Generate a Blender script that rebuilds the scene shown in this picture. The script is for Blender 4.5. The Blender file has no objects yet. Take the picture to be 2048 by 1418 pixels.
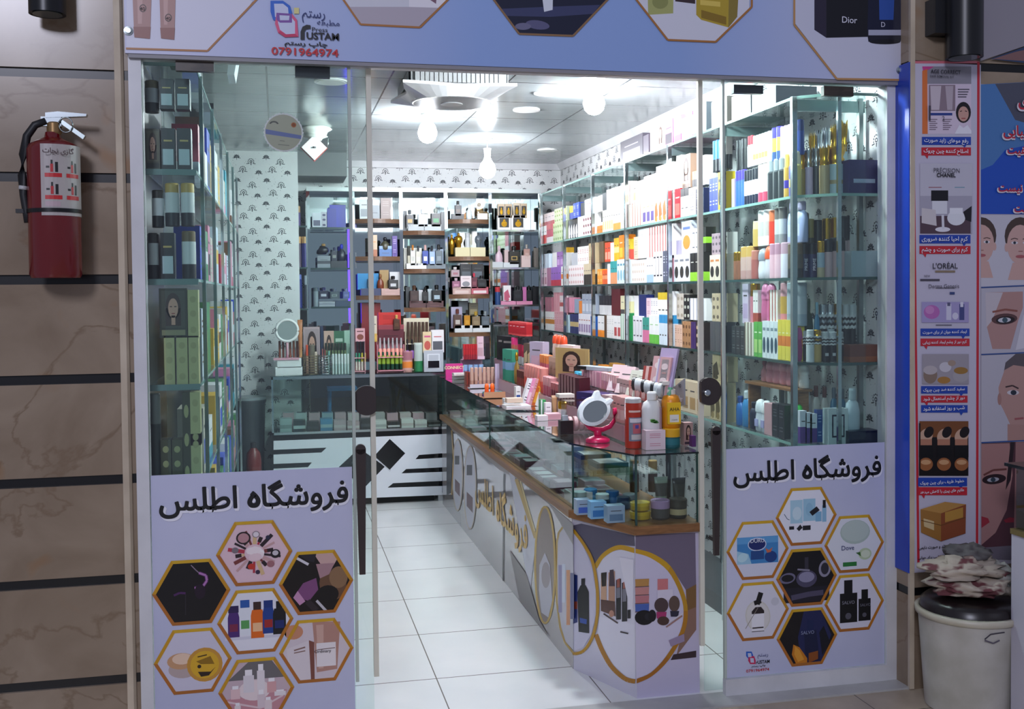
import bpy, math, random
from mathutils import Vector, Matrix
S = bpy.context.scene
COL = S.collection
PI = math.pi

# ------------------------------------------------------------------ camera
YAW, PITCH, ROLL, FOC = 0.216850, -0.030229, 0.010043, 2119.474545
EYE = Vector((0.0, -3.97036, 1.643))
PCX, PCY = 1024.0, 650.0
def _basis():
    cy, sy, cp, sp, cr, sr = math.cos(YAW), math.sin(YAW), math.cos(PITCH), math.sin(PITCH), math.cos(ROLL), math.sin(ROLL)
    f = Vector((sy * cp, cy * cp, sp)); r = Vector((cy, -sy, 0)); d = f.cross(r)
    return r * cr + d * sr, d * cr - r * sr, f
RT, DN, FW = _basis()
cd = bpy.data.cameras.new('camera'); cam = bpy.data.objects.new('camera', cd); COL.objects.link(cam); S.camera = cam
cd.sensor_width = 36.0; cd.lens = FOC / 2048 * 36.0; cd.shift_y = (PCY - 709.0) / 2048; cd.clip_start = .05
cam.matrix_world = Matrix(((RT.x, -DN.x, -FW.x, EYE.x), (RT.y, -DN.y, -FW.y, EYE.y), (RT.z, -DN.z, -FW.z, EYE.z), (0, 0, 0, 1)))
def ray(x, y): return RT * ((x - PCX) / FOC) + DN * ((y - PCY) / FOC) + FW
def at_y(x, y, Y): v = ray(x, y); return EYE + v * ((Y - EYE.y) / v.y)
def at_z(x, y, Z): v = ray(x, y); return EYE + v * ((Z - EYE.z) / v.z)
def at_x(x, y, X): v = ray(x, y); return EYE + v * ((X - EYE.x) / v.x)
def at_pl(x, y, p, n): v = ray(x, y); return EYE + v * ((Vector(p) - EYE).dot(n) / v.dot(n))
def scr(p):
    v = Vector(p) - EYE; return (PCX + FOC * v.dot(RT) / v.dot(FW), PCY + FOC * v.dot(DN) / v.dot(FW))

# ------------------------------------------------------------------ world and exposure
w = bpy.data.worlds.new('night'); S.world = w; w.use_nodes = True
bg = w.node_tree.nodes['Background']; bg.inputs[0].default_value = (.70, .74, 1.0, 1); bg.inputs[1].default_value = .2
S.view_settings.view_transform = 'Standard'; S.view_settings.look = 'None'; S.view_settings.gamma = 1
S.view_settings.use_curve_mapping = False; S.view_settings.exposure = 0.6
cy = S.cycles
cy.max_bounces = 7; cy.diffuse_bounces = 3; cy.glossy_bounces = 4; cy.transmission_bounces = 4; cy.transparent_max_bounces = 24
cy.caustics_reflective = False; cy.caustics_refractive = False; cy.sample_clamp_indirect = 6
# unseen area light added to stand for street light, high behind the viewer
def lamp(name, kind, loc, energy, color, size=.2, aim=None):
    l = bpy.data.lights.new(name, kind); l.energy = energy; l.color = color
    if kind == 'AREA': l.size = size
    if kind in ('POINT', 'SPOT'): l.shadow_soft_size = size
    o = bpy.data.objects.new(name, l); COL.objects.link(o); o.location = loc
    if aim is not None: o.rotation_euler = (Vector(aim) - Vector(loc)).to_track_quat('-Z', 'Y').to_euler()
    return o
lamp('street_fill_light', 'AREA', (-3.0, -9.0, 5.5), 235, (.80, .82, 1.0), 1.6, (1, 0, 1.2))

# ------------------------------------------------------------------ materials
def lin(h):
    h = h.lstrip('#')
    c = [int(h[i:i + 2], 16) / 255 for i in (0, 2, 4)]
    return tuple(x / 12.92 if x <= .04045 else ((x + .055) / 1.055) ** 2.4 for x in c) + (1,)
_M = {}
def mat(h, rough=.45, metal=0, emit=0, coat=0, spec=.5):
    k = (h, rough, metal, emit, coat, spec)
    if k in _M: return _M[k]
    m = bpy.data.materials.new('paint_' + h.strip('#')); m.use_nodes = True
    b = m.node_tree.nodes['Principled BSDF']
    b.inputs['Base Color'].default_value = lin(h); b.inputs['Roughness'].default_value = rough; b.inputs['Metallic'].default_value = metal
    b.inputs['Coat Weight'].default_value = coat; b.inputs['Coat Roughness'].default_value = .05; b.inputs['Specular IOR Level'].default_value = spec
    if emit: b.inputs['Emission Color'].default_value = lin(h); b.inputs['Emission Strength'].default_value = emit
    m.diffuse_color = lin(h); _M[k] = m; return m
def glassy(name, tint, gloss=1.0, rough=0.0, ior=1.5):
    k = ('g', name)
    if k in _M: return _M[k]
    m = bpy.data.materials.new(name); m.use_nodes = True; n = m.node_tree.nodes; L = m.node_tree.links; n.clear()
    o = n.new('ShaderNodeOutputMaterial'); t = n.new('ShaderNodeBsdfTransparent'); g = n.new('ShaderNodeBsdfGlossy'); x = n.new('ShaderNodeMixShader')
    fr = n.new('ShaderNodeFresnel'); mu = n.new('ShaderNodeMath'); mu.operation = 'MULTIPLY'; mu.inputs[1].default_value = gloss; mu.use_clamp = True
    fr.inputs[0].default_value = ior; t.inputs[0].default_value = tuple(tint) + (1,); g.inputs['Roughness'].default_value = rough; g.inputs[0].default_value = (1, 1, 1, 1)
    # the pane's far face keeps the reflectance of a thin sheet: its index is inverted on back faces
    ge = n.new('ShaderNodeNewGeometry'); mr = n.new('ShaderNodeMapRange'); mr.inputs[3].default_value = ior; mr.inputs[4].default_value = 1 / ior
    L.new(ge.outputs['Backfacing'], mr.inputs[0]); L.new(mr.outputs[0], fr.inputs[0])
    L.new(fr.outputs[0], mu.inputs[0]); L.new(mu.outputs[0], x.inputs[0]); L.new(t.outputs[0], x.inputs[1]); L.new(g.outputs[0], x.inputs[2]); L.new(x.outputs[0], o.inputs[0])
    _M[k] = m; return m
PANE = glassy('pane_glass', (.93, .98, .965), .8)
SHELFG = glassy('shelf_glass', (.92, .97, .96), .9)
EDGE = mat('#7fa39b', .15)
ACRY = glassy('clear_acrylic', (.95, .95, .96), 1.3)
MIRROR = mat('#cfdcdd', .03, 1)
CHROME = mat('#c9d2d4', .16, 1)
STEEL = mat('#9aa3a3', .3, 1)
def tintg(h):
    c = lin(h); return glassy('bottle_glass_' + h.strip('#'), c[:3], 1.5)
def nodes_mat(name):
    m = bpy.data.materials.new(name); m.use_nodes = True
    return m, m.node_tree.nodes, m.node_tree.links, m.node_tree.nodes['Principled BSDF']
def mixc(N, L, fac, a, b):
    x = N.new('ShaderNodeMix'); x.data_type = 'RGBA'
    for sk, v in ((0, fac), (6, a), (7, b)):
        if hasattr(v, 'links') or hasattr(v, 'is_linked'): L.new(v, x.inputs[sk])
        else: x.inputs[sk].default_value = v
    return x.outputs[2]
def ramp(N, L, src, p0, p1):
    r = N.new('ShaderNodeMapRange'); r.inputs[1].default_value = p0; r.inputs[2].default_value = p1; r.clamp = True
    L.new(src, r.inputs[0]); return r.outputs[0]
def noise(N, L, scale, detail=4, dist=0, stretch=None):
    t = N.new('ShaderNodeTexCoord'); n = N.new('ShaderNodeTexNoise'); n.inputs['Scale'].default_value = scale; n.inputs['Detail'].default_value = detail
    n.inputs['Distortion'].default_value = dist
    if stretch:
        mp = N.new('ShaderNodeMapping'); mp.inputs['Scale'].default_value = stretch; L.new(t.outputs['Object'], mp.inputs[0]); L.new(mp.outputs[0], n.inputs[0])
    else: L.new(t.outputs['Object'], n.inputs[0])
    return n.outputs[0]
def lines_fac(N, L, ox, px, oy, py, half):
    # thin joint lines on a grid in object x / y; returns 1 on a joint
    t = N.new('ShaderNodeTexCoord'); s = N.new('ShaderNodeSeparateXYZ'); L.new(t.outputs['Object'], s.inputs[0])
    outs = []
    for sk, o, p in ((0, ox, px), (1, oy, py)):
        a = N.new('ShaderNodeMath'); a.operation = 'SUBTRACT'; a.inputs[1].default_value = o - p / 2; L.new(s.outputs[sk], a.inputs[0])
        b = N.new('ShaderNodeMath'); b.operation = 'FLOORED_MODULO'; b.inputs[1].default_value = p; L.new(a.outputs[0], b.inputs[0])
        c = N.new('ShaderNodeMath'); c.operation = 'SUBTRACT'; c.inputs[1].default_value = p / 2; L.new(b.outputs[0], c.inputs[0])
        d = N.new('ShaderNodeMath'); d.operation = 'ABSOLUTE'; L.new(c.outputs[0], d.inputs[0])
        e = N.new('ShaderNodeMath'); e.operation = 'LESS_THAN'; e.inputs[1].default_value = half if sk == 1 else half * .8; L.new(d.outputs[0], e.inputs[0]); outs.append(e.outputs[0])
    mx = N.new('ShaderNodeMath'); mx.operation = 'MAXIMUM'; L.new(outs[0], mx.inputs[0]); L.new(outs[1], mx.inputs[1]); return mx.outputs[0]
def m_marble():
    m, N, L, b = nodes_mat('beige_marble')
    n1 = noise(N, L, 3.0, 6, .6); n2 = noise(N, L, 1.3, 8, .7, (1.2, 1, 1.6)); n3 = noise(N, L, 4.5, 2, .3)
    c = mixc(N, L, ramp(N, L, n1, .35, .68), lin('#82705c'), lin('#9a8975'))
    v = N.new('ShaderNodeMath'); v.operation = 'SUBTRACT'; v.inputs[1].default_value = .5; L.new(n2, v.inputs[0])
    a = N.new('ShaderNodeMath'); a.operation = 'ABSOLUTE'; L.new(v.outputs[0], a.inputs[0])
    c = mixc(N, L, ramp(N, L, a.outputs[0], .014, .0), c, lin('#7d6954'))
    c = mixc(N, L, ramp(N, L, n3, .64, .78), c, lin('#8f6a44'))
    L.new(c, b.inputs['Base Color']); b.inputs['Roughness'].default_value = .22; return m
def m_floor():
    m, N, L, b = nodes_mat('white_floor_tile')
    f = lines_fac(N, L, .634, .64, .476, .6, .0032); n = noise(N, L, 2.5, 4)
    c = mixc(N, L, ramp(N, L, n, .3, .75), lin('#e6e9e8'), lin('#f2f3f1'))
    L.new(mixc(N, L, f, c, lin('#77716a')), b.inputs['Base Color']); b.inputs['Roughness'].default_value = .2; return m
def m_pave():
    m, N, L, b = nodes_mat('beige_street_tile')
    f = lines_fac(N, L, .4, .62, -.9, .6, .003); n = noise(N, L, 5, 6)
    c = mixc(N, L, ramp(N, L, n, .3, .7), lin('#a99a86'), lin('#c3b49e'))
    L.new(mixc(N, L, f, c, lin('#5d5348')), b.inputs['Base Color']); b.inputs['Roughness'].default_value = .35; return m
def m_ceil():
    m, N, L, b = nodes_mat('ceiling_panel')
    f = lines_fac(N, L, .6, .64, 1.703, .583, .006); n = noise(N, L, 3, 3)
    c = mixc(N, L, ramp(N, L, n, .3, .7), lin('#8f9799'), lin('#9ca3a4'))
    L.new(mixc(N, L, f, c, lin('#3c4144')), b.inputs['Base Color']); b.inputs['Roughness'].default_value = .13
    n2 = noise(N, L, 2.0, 2, 0, (1, 14, 1)); bp = N.new('ShaderNodeBump'); bp.inputs['Strength'].default_value = .05; bp.inputs['Distance'].default_value = .02
    L.new(n2, bp.inputs['Height']); L.new(bp.outputs[0], b.inputs['Normal']); return m
def m_wood(name, c0, c1, stretch, rough=.35):
    m, N, L, b = nodes_mat(name)
    n = noise(N, L, 9, 6, 1.2, stretch)
    L.new(mixc(N, L, ramp(N, L, n, .3, .7), lin(c0), lin(c1)), b.inputs['Base Color']); b.inputs['Roughness'].default_value = rough; return m
def m_mottle(name, c0, c1, scale=3, rough=.5, lo=.35, hi=.7, det=5):
    m, N, L, b = nodes_mat(name)
    n = noise(N, L, scale, det)
    L.new(mixc(N, L, ramp(N, L, n, lo, hi), lin(c0), lin(c1)), b.inputs['Base Color']); b.inputs['Roughness'].default_value = rough; return m
MARBLE = m_marble(); FLOOR = m_floor(); PAVE = m_pave(); CEIL = m_ceil()
WOOD = m_wood('brown_wood_trim', '#6d4a2c', '#9a6d43', (1, .12, 6)); WOODX = m_wood('brown_wood_edge', '#5e4330', '#86634a', (.12, 1, 6))
BLACKSTRIP = mat('#0b0b0d', .3); WHITEFRAME = m_mottle('dirty_white_frame', '#c9c9cc', '#dedee0', 4, .4)
VINYL = m_mottle('lavender_vinyl_print', '#b9bdd9', '#cdcfe6', 1.1, .42)
def m_banner():
    # printed sheet: pale lavender at both ends, cornflower blue in the middle of the design
    m, N, L, b = nodes_mat('banner_vinyl')
    t = N.new('ShaderNodeTexCoord'); s = N.new('ShaderNodeSeparateXYZ'); L.new(t.outputs['Object'], s.inputs[0])
    f = ramp(N, L, s.outputs[0], -.45, .75); g = ramp(N, L, s.outputs[0], 2.45, 1.55)
    mu = N.new('ShaderNodeMath'); mu.operation = 'MULTIPLY'; L.new(f, mu.inputs[0]); L.new(g, mu.inputs[1])
    L.new(mixc(N, L, mu.outputs[0], lin('#c6c8e0'), lin('#90aadc')), b.inputs['Base Color']); b.inputs['Roughness'].default_value = .38; return m
BANNER = m_banner()

# ------------------------------------------------------------------ mesh builder
class MB:
    def __init__(s): s.v = []; s.f = []; s.mi = []; s.sm = []; s.m = []
    def _m(s, m):
        if m not in s.m: s.m.append(m)
        return s.m.index(m)
    def face(s, pts, m, smooth=False):
        i = len(s.v); s.v += [tuple(p) for p in pts]; s.f.append(tuple(range(i, i + len(pts)))); s.mi.append(s._m(m)); s.sm.append(smooth)
    def box(s, x0, x1, y0, y1, z0, z1, m):
        i = len(s.v); s.v += [(x, y, z) for z in (z0, z1) for y in (y0, y1) for x in (x0, x1)]
        for q in ((0, 2, 3, 1), (4, 5, 7, 6), (0, 1, 5, 4), (2, 6, 7, 3), (0, 4, 6, 2), (1, 3, 7, 5)):
            s.f.append(tuple(i + k for k in q)); s.mi.append(s._m(m)); s.sm.append(False)
        return s
    def prism(s, pts, z0, z1, m, axis='z', cap=None):
        # pts counter-clockwise in the two other axes
        T = {'z': lambda a, b, c: (a, b, c), 'y': lambda a, b, c: (a, c, b), 'x': lambda a, b, c: (c, a, b)}[axis]
        i = len(s.v); n = len(pts)
        s.v += [T(a, b, z0) for a, b in pts] + [T(a, b, z1) for a, b in pts]
        for k in range(n):
            j = (k + 1) % n; s.f.append((i + k, i + j, i + n + j, i + n + k)); s.mi.append(s._m(m)); s.sm.append(False)
        s.f.append(tuple(i + k for k in reversed(range(n)))); s.mi.append(s._m(cap or m)); s.sm.append(False)
        s.f.append(tuple(i + n + k for k in range(n))); s.mi.append(s._m(cap or m)); s.sm.append(False)
        return s
    def lathe(s, prof, ms, seg=14, c=(0, 0, 0), sx=1, sy=1, smooth=False, sup=2.0):
        # prof: [(r, z)]; ms: one material or one per segment; sup > 2 squares the section
        def ring(r, z):
            o = []
            for k in range(seg):
                a = 2 * PI * (k + .5) / seg; ca, sa = math.cos(a), math.sin(a)
                if sup != 2.0:
                    q = (abs(ca) ** sup + abs(sa) ** sup) ** (-1 / sup); ca *= q; sa *= q
                o.append((c[0] + r * ca * sx, c[1] + r * sa * sy, c[2] + z))
            return o
        prev = None
        for j in range(len(prof) - 1):
            m = s._m(ms[j] if isinstance(ms, (list, tuple)) else ms)
            if prev is None or not smooth: a = len(s.v); s.v += ring(*prof[j])
            else: a = prev
            b = len(s.v); s.v += ring(*prof[j + 1]); prev = b
            for k in range(seg):
                l = (k + 1) % seg; s.f.append((a + k, a + l, b + l, b + k)); s.mi.append(m); s.sm.append(True)
        for q, fl in ((0, 1), (-1, 0)):
            if prof[q][0] > 1e-5:
                i = len(s.v); s.v += ring(*prof[q]); ix = tuple(i + k for k in range(seg))
                s.f.append(ix[::-1] if fl else ix); s.mi.append(s._m((ms[q] if isinstance(ms, (list, tuple)) else ms))); s.sm.append(False)
        return s
    def tube(s, pts, r, m, seg=8, closed=False):
        pts = [Vector(p) for p in pts]; n = len(pts); rings = []
        up = Vector((0, 0, 1))
        for k, p in enumerate(pts):
            t = (pts[(k + 1) % n] - pts[k - 1]) if closed else (pts[min(k + 1, n - 1)] - pts[max(k - 1, 0)])
            t.normalize(); a = t.cross(up)
            if a.length < .05: a = t.cross(Vector((1, 0, 0)))
            a.normalize(); b = t.cross(a); rr = r[k] if isinstance(r, (list, tuple)) else r
            rings.append(len(s.v)); s.v += [tuple(p + (a * math.cos(2 * PI * q / seg) + b * math.sin(2 * PI * q / seg)) * rr) for q in range(seg)]
        for k in range(n if closed else n - 1):
            a, b = rings[k], rings[(k + 1) % n]
            for q in range(seg):
                l = (q + 1) % seg; s.f.append((a + q, b + q, b + l, a + l)); s.mi.append(s._m(m)); s.sm.append(True)
        if not closed:
            for a, rev in ((rings[0], 0), (rings[-1], 1)):
                ix = tuple(a + q for q in range(seg)); s.f.append(ix[::-1] if rev else ix); s.mi.append(s._m(m)); s.sm.append(False)
        return s
    def xf(s, mtx):
        s.v = [tuple(mtx @ Vector(p)) for p in s.v]; return s
    def mesh(s, name):
        me = bpy.data.meshes.new(name); me.from_pydata(s.v, [], s.f)
        for m in s.m: me.materials.append(m)
        me.polygons.foreach_set('material_index', s.mi); me.polygons.foreach_set('use_smooth', s.sm); me.update(); return me
    def build(s, name, parent=None):
        o = bpy.data.objects.new(name, s.mesh(name)); COL.objects.link(o)
        if parent is not None: o.parent = parent; o.matrix_parent_inverse = world(parent).inverted()
        return o
def world(o):
    b = Matrix.LocRotScale(o.location, o.rotation_euler, o.scale)
    return (world(o.parent) @ o.matrix_parent_inverse @ b) if o.parent else b
REG = []
def tag(o, label, cat, group=None):
    o['label'] = label; o['category'] = cat
    if group: o['group'] = group
    REG.append(o); return o
def struct(o): o['kind'] = 'structure'; return o
def empty(name, loc, label, cat, group=None):
    o = bpy.data.objects.new(name, None); COL.objects.link(o); o.location = loc; o.empty_display_size = .05
    return tag(o, label, cat, group)
def box_obj(name, parent, m, *a): return MB().box(*a, m).build(name, parent)

# ------------------------------------------------------------------ lettering
AR = {}
def _ar(s, base, four):
    AR[s] = tuple(base + i for i in range(4 if four else 2))
for ch, b, q in (('ا', 0xFE8D, 0), ('ب', 0xFE8F, 1), ('پ', 0xFB56, 1), ('ت', 0xFE95, 1), ('ج', 0xFE9D, 1), ('چ', 0xFB7A, 1), ('ح', 0xFEA1, 1), ('خ', 0xFEA5, 1), ('د', 0xFEA9, 0),
                 ('ر', 0xFEAD, 0), ('ز', 0xFEAF, 0), ('س', 0xFEB1, 1), ('ش', 0xFEB5, 1), ('ص', 0xFEB9, 1), ('ض', 0xFEBD, 1), ('ط', 0xFEC1, 1), ('ظ', 0xFEC5, 1), ('ع', 0xFEC9, 1),
                 ('ف', 0xFED1, 1), ('ق', 0xFED5, 1), ('ک', 0xFB8E, 1), ('گ', 0xFB92, 1), ('ل', 0xFEDD, 1), ('م', 0xFEE1, 1), ('ن', 0xFEE5, 1), ('و', 0xFEED, 0), ('ه', 0xFEE9, 1), ('ی', 0xFBFC, 1)):
    _ar(ch, b, q)
def shape(t):
    out = []
    for i, c in enumerate(t):
        if c not in AR: out.append(c); continue
        f = AR[c]; p = i > 0 and len(AR.get(t[i - 1], ())) == 4; n = len(f) == 4 and i + 1 < len(t) and t[i + 1] in AR
        u = f[3] if p and n else f[2] if n else f[1] if p else f[0]
        out.append('\u0647' if u == 0xFEE9 else chr(u))
    return ''.join(reversed(out))
def _glyphs(body, m, off, ex):
    c = bpy.data.curves.new('lettering', 'FONT'); c.body = body; c.size = 1; c.offset = off; c.extrude = ex; c.resolution_u = 3
    for _ in range(3): c.materials.append(m)
    for i, ch in enumerate(body): c.body_format[i].material_index = 2 if ch == '\u0647' else i % 2
    o = bpy.data.objects.new('lettering', c); COL.objects.link(o)
    bpy.context.view_layer.update(); dg = bpy.context.evaluated_depsgraph_get()
    me = bpy.data.meshes.new_from_object(o.evaluated_get(dg)); bpy.data.objects.remove(o); bpy.data.curves.remove(c)
    return me
def text_mesh(body, m, bold=0.0, ex=0.0):
    # flat glyphs in the XY plane; every other letter on its own slot so that joins do not cancel
    if any(c in AR for c in body): body = shape(body)
    me = _glyphs(body, m, .003, ex)
    if '\u0647' in body:                                  # the round final letter only fills cleanly with a wider stroke
        m2 = _glyphs(body, m, .02, ex); V, F = [], []
        for src, keep in ((me, lambda q: q != 2), (m2, lambda q: q == 2)):
            b = len(V); V += [tuple(v.co) for v in src.vertices]; F += [tuple(i + b for i in p.vertices) for p in src.polygons if keep(p.material_index)]
        us = sorted({i for f in F for i in f}); ix = {k: n for n, k in enumerate(us)}
        m3 = bpy.data.meshes.new('lettering'); m3.from_pydata([V[k] for k in us], [], [tuple(ix[i] for i in f) for f in F]); m3.materials.append(m)
        bpy.data.meshes.remove(me); bpy.data.meshes.remove(m2); me = m3
    if bold:                                               # heavier strokes: the glyph drawn again round a small circle
        vs = [tuple(v.co) for v in me.vertices]; fs = [tuple(p.vertices) for p in me.polygons]; n = len(vs); V, F = list(vs), list(fs)
        for k in range(6):
            a = k * PI / 3; V += [(x + bold * math.cos(a), y + bold * math.sin(a), z + .004 * (k + 1)) for x, y, z in vs]; F += [tuple(i + (k + 1) * n for i in f) for f in fs]
        me2 = bpy.data.meshes.new('lettering'); me2.from_pydata(V, [], F); me2.materials.append(m); bpy.data.meshes.remove(me); me = me2
    return me
def text_on(body, m, parent, p0, p1, up, name='lettering', bold=0.0, lift=.001, h=None):
    # p0 -> p1: the baseline ends in space; up: unit vector; glyphs keep their proportions unless h (height) is given
    me = text_mesh(body, m, bold); vs = [v.co for v in me.vertices]
    x0 = min(v.x for v in vs); x1 = max(v.x for v in vs); y0 = min(v.y for v in vs); y1 = max(v.y for v in vs)
    p0, p1, up = Vector(p0), Vector(p1), Vector(up); d = p1 - p0; k = d.length / (x1 - x0); d.normalize(); n = d.cross(up).normalized()
    ky = h / (y1 - y0) if h else k; yb = y0 if h else 0
    wm = world(parent).inverted() if parent else Matrix.Identity(4)
    for v in me.vertices: v.co = wm @ (p0 + d * ((v.co.x - x0) * k) + up * ((v.co.y - yb) * ky) + n * (lift + v.co.z * min(k, .06)))
    o = bpy.data.objects.new(name, me); COL.objects.link(o)
    if parent: o.parent = parent
    return o
UPZ = Vector((0, 0, 1))

# ------------------------------------------------------------------ flat printed art traced on its own plane
class Art:
    # P maps a photograph point to the printed plane, n faces the viewer
    def __init__(s, P, n, lift=.0012): s.P = P; s.n = Vector(n); s.k = 0; s.mb = MB(); s.lift = lift; s.xmin = None
    def poly(s, pts, h, rough=.4):
        if s.xmin is not None:                             # the sheet's left edge trims what is printed on it
            q = []
            for i, (x, y) in enumerate(pts):
                px, py = pts[i - 1]
                if (x >= s.xmin) != (px >= s.xmin): t = (s.xmin - px) / (x - px); q.append((s.xmin, py + (y - py) * t))
                if x >= s.xmin: q.append((x, y))
            pts = q
            if len(pts) < 3: return s
        s.k += 1; o = s.n * (s.lift + s.k * .00005)
        s.mb.face([s.P(*p) + o for p in pts], h if not isinstance(h, str) else mat(h, rough)); return s
    def ell(s, cx, cy, rx, ry, h, rot=0, a0=0, a1=360, n=20):
        q = []
        for i in range(n + (0 if a1 - a0 == 360 else 1)):
            a = math.radians(a0 + (a1 - a0) * i / n); x, y = rx * math.cos(a), ry * math.sin(a); r = math.radians(rot)
            q.append((cx + x * math.cos(r) - y * math.sin(r), cy + x * math.sin(r) + y * math.cos(r)))
        return s.poly(q, h)
    def rect(s, x0, y0, x1, y1, h): return s.poly(((x0, y0), (x1, y0), (x1, y1), (x0, y1)), h)
    def line(s, pts, wd, h):
        for (a, b), (c, d) in zip(pts[:-1], pts[1:]):
            L = math.hypot(c - a, d - b) or 1; nx, ny = -(d - b) / L * wd / 2, (c - a) / L * wd / 2
            s.poly(((a + nx, b + ny), (c + nx, d + ny), (c - nx, d - ny), (a - nx, b - ny)), h)
        return s
    def ring(s, outer, inner, cols):
        n = len(outer)
        for i in range(n): s.poly((outer[i], outer[(i + 1) % n], inner[(i + 1) % n], inner[i]), cols[i % len(cols)])
        return s
    def build(s, name, parent): return s.mb.build(name, parent)
# ------------------------------------------------------------------ the setting
XL, XR, YB, ZC = -.47, 2.49, 5.25, 2.79
INK = mat('#3c3e44', .6); PAPER = m_mottle('white_wallpaper', '#d9dbdc', '#e6e7e7', 3, .6)
GREYP = m_mottle('aged_wallpaper', '#cfd1d1', '#dedfde', 3, .6)
def motif(mb, P, kind, flip, s):
    # a little fan-tailed flower of the damask paper; P(u, v) gives a point on the wall
    def pl(pts): mb.face([P(u * s * flip, v * s) for u, v in pts], INK)
    if kind == 0:
        for a in (-95, -63, -32, 0, 32, 63, 95):
            r = math.radians(a); c, q = math.cos(r), math.sin(r); o = .031 if abs(a) < 90 else .026
            pl([(q * .010 - c * .0028, c * .010 + q * .0028), (q * (o - .007) - c * .0058, c * (o - .007) + q * .0058), (q * o, c * o), (q * (o - .007) + c * .0058, c * (o - .007) - q * .0058), (q * .010 + c * .0028, c * .010 - q * .0028)])
        pl([(-.007, -.004), (.007, -.004), (.008, .004), (0, .009), (-.008, .004)]); pl([(-.0035, -.006), (0, -.026), (.0035, -.006)])
        pl([(-.034, -.008), (-.010, -.003), (-.012, .002), (-.034, -.002)]); pl([(.034, -.008), (.010, -.003), (.012, .002), (.034, -.002)])
    else:
        for a in range(-120, 121, 34):
            r = math.radians(a); r2 = math.radians(a + 27); o, i = .027, .0225
            pl([(math.sin(r) * i, math.cos(r) * i), (math.sin(r) * o, math.cos(r) * o), (math.sin((r + r2) / 2) * (o + .004), math.cos((r + r2) / 2) * (o + .004)), (math.sin(r2) * o, math.cos(r2) * o), (math.sin(r2) * i, math.cos(r2) * i)])
        for a in range(0, 360, 60):
            r = math.radians(a); r2 = math.radians(a + 60); pl([(math.sin(r) * .006, math.cos(r) * .006), (math.sin(r) * .0135, math.cos(r) * .0135), (math.sin(r2) * .0135, math.cos(r2) * .0135), (math.sin(r2) * .006, math.cos(r2) * .006)])
        pl([(-.0055, -.014), (-.003, -.034), (.003, -.034), (.0055, -.014)])
        pl([(-.042, -.018), (-.014, -.013), (-.016, -.020), (-.04, -.024)]); pl([(.042, -.018), (.014, -.013), (.016, -.020), (.04, -.024)])
def wallpaper(mb, P, u0, u1, v0, v1, seed):
    rnd = random.Random(seed); mb.face([P(u0, v0), P(u1, v0), P(u1, v1), P(u0, v1)], PAPER)
    j = 0; v = v0 + .05
    Q = lambda u, v: P(u, v, .0008)
    while v < v1 - .04:
        u = u0 + (.055 if j % 2 else .105)
        i = 0
        while u < u1 - .03:
            uu, vv = u + rnd.uniform(-.006, .006), v + (.018 if i % 2 else -.012)
            motif(mb, lambda a, b: Q(uu + a, vv + b), (i + j) % 2, 1 if i % 4 < 2 else -1, .86)
            for _ in range(5):
                a, b, r = uu + rnd.uniform(-.06, .06), vv + rnd.uniform(-.045, .045), rnd.uniform(.0016, .003)
                if u0 + .005 < a < u1 - .005: mb.face([Q(a - r, b), Q(a, b - r), Q(a + r, b), Q(a, b + r)], INK)
            u += .112; i += 1
        v += .092; j += 1
mb = MB(); mb.box(-1.6, 3.6, .035, 5.6, -.12, 0, FLOOR); o = mb.build('floor'); struct(o)
mb = MB(); mb.box(-1.6, 3.6, -4.6, -.105, -.13, -.004, PAVE); struct(mb.build('ground'))
mb = MB(); mb.box(-.5, 3.2, -.105, .035, -.12, .004, m_mottle('grey_white_sill_stone', '#a9a9a8', '#c9c9c6', 3, .35)); struct(mb.build('trim_1'))
mb = MB(); mb.box(XL - .1, XR + .1, .0, 5.6, ZC, ZC + .08, CEIL); struct(mb.build('ceiling'))
mb = MB(); wallpaper(mb, lambda u, v, d=0: (u, YB - d, v), XL, XR, 0, ZC, 3); mb.box(XL - .1, XR + .1, YB + .001, YB + .1, 0, ZC, GREYP); struct(mb.build('wall_back'))
mb = MB(); wallpaper(mb, lambda u, v, d=0: (XR - d, YB - u, v), 0, YB - .02, 0, ZC, 5); mb.box(XR + .001, XR + .1, .02, YB, 0, ZC, GREYP); struct(mb.build('wall_right'))
mb = MB(); mb.box(XL - .1, XL, .02, YB, 0, ZC, mat('#2c3230', .3)); struct(mb.build('wall_left_inner'))
mb = MB(); wallpaper(mb, lambda u, v, d=0: (u, 4.72 - d, v), XL, .17, 0, ZC, 9); mb.box(XL, .17, 4.7205, YB - .002, 0, ZC - .001, GREYP); struct(mb.build('wall_column'))
# cornice along the right and back walls
mb = MB()
mb.prism([(XR - .045, ZC), (XR, ZC), (XR, ZC - .055), (XR - .012, ZC - .055)], .03, YB, WHITEFRAME, 'y')
mb.prism([(.17, ZC - .055), (XR, ZC - .055), (XR, ZC), (.17, ZC)], YB - .035, YB, WHITEFRAME, 'y')
struct(mb.build('trim_2'))
mb = MB(); mb.box(.17, .56, 4.72, YB, ZC - .19, ZC, m_mottle('grey_duct_board', '#6e7273', '#7d8182', 3, .5)); struct(mb.build('trim_3'))
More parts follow.
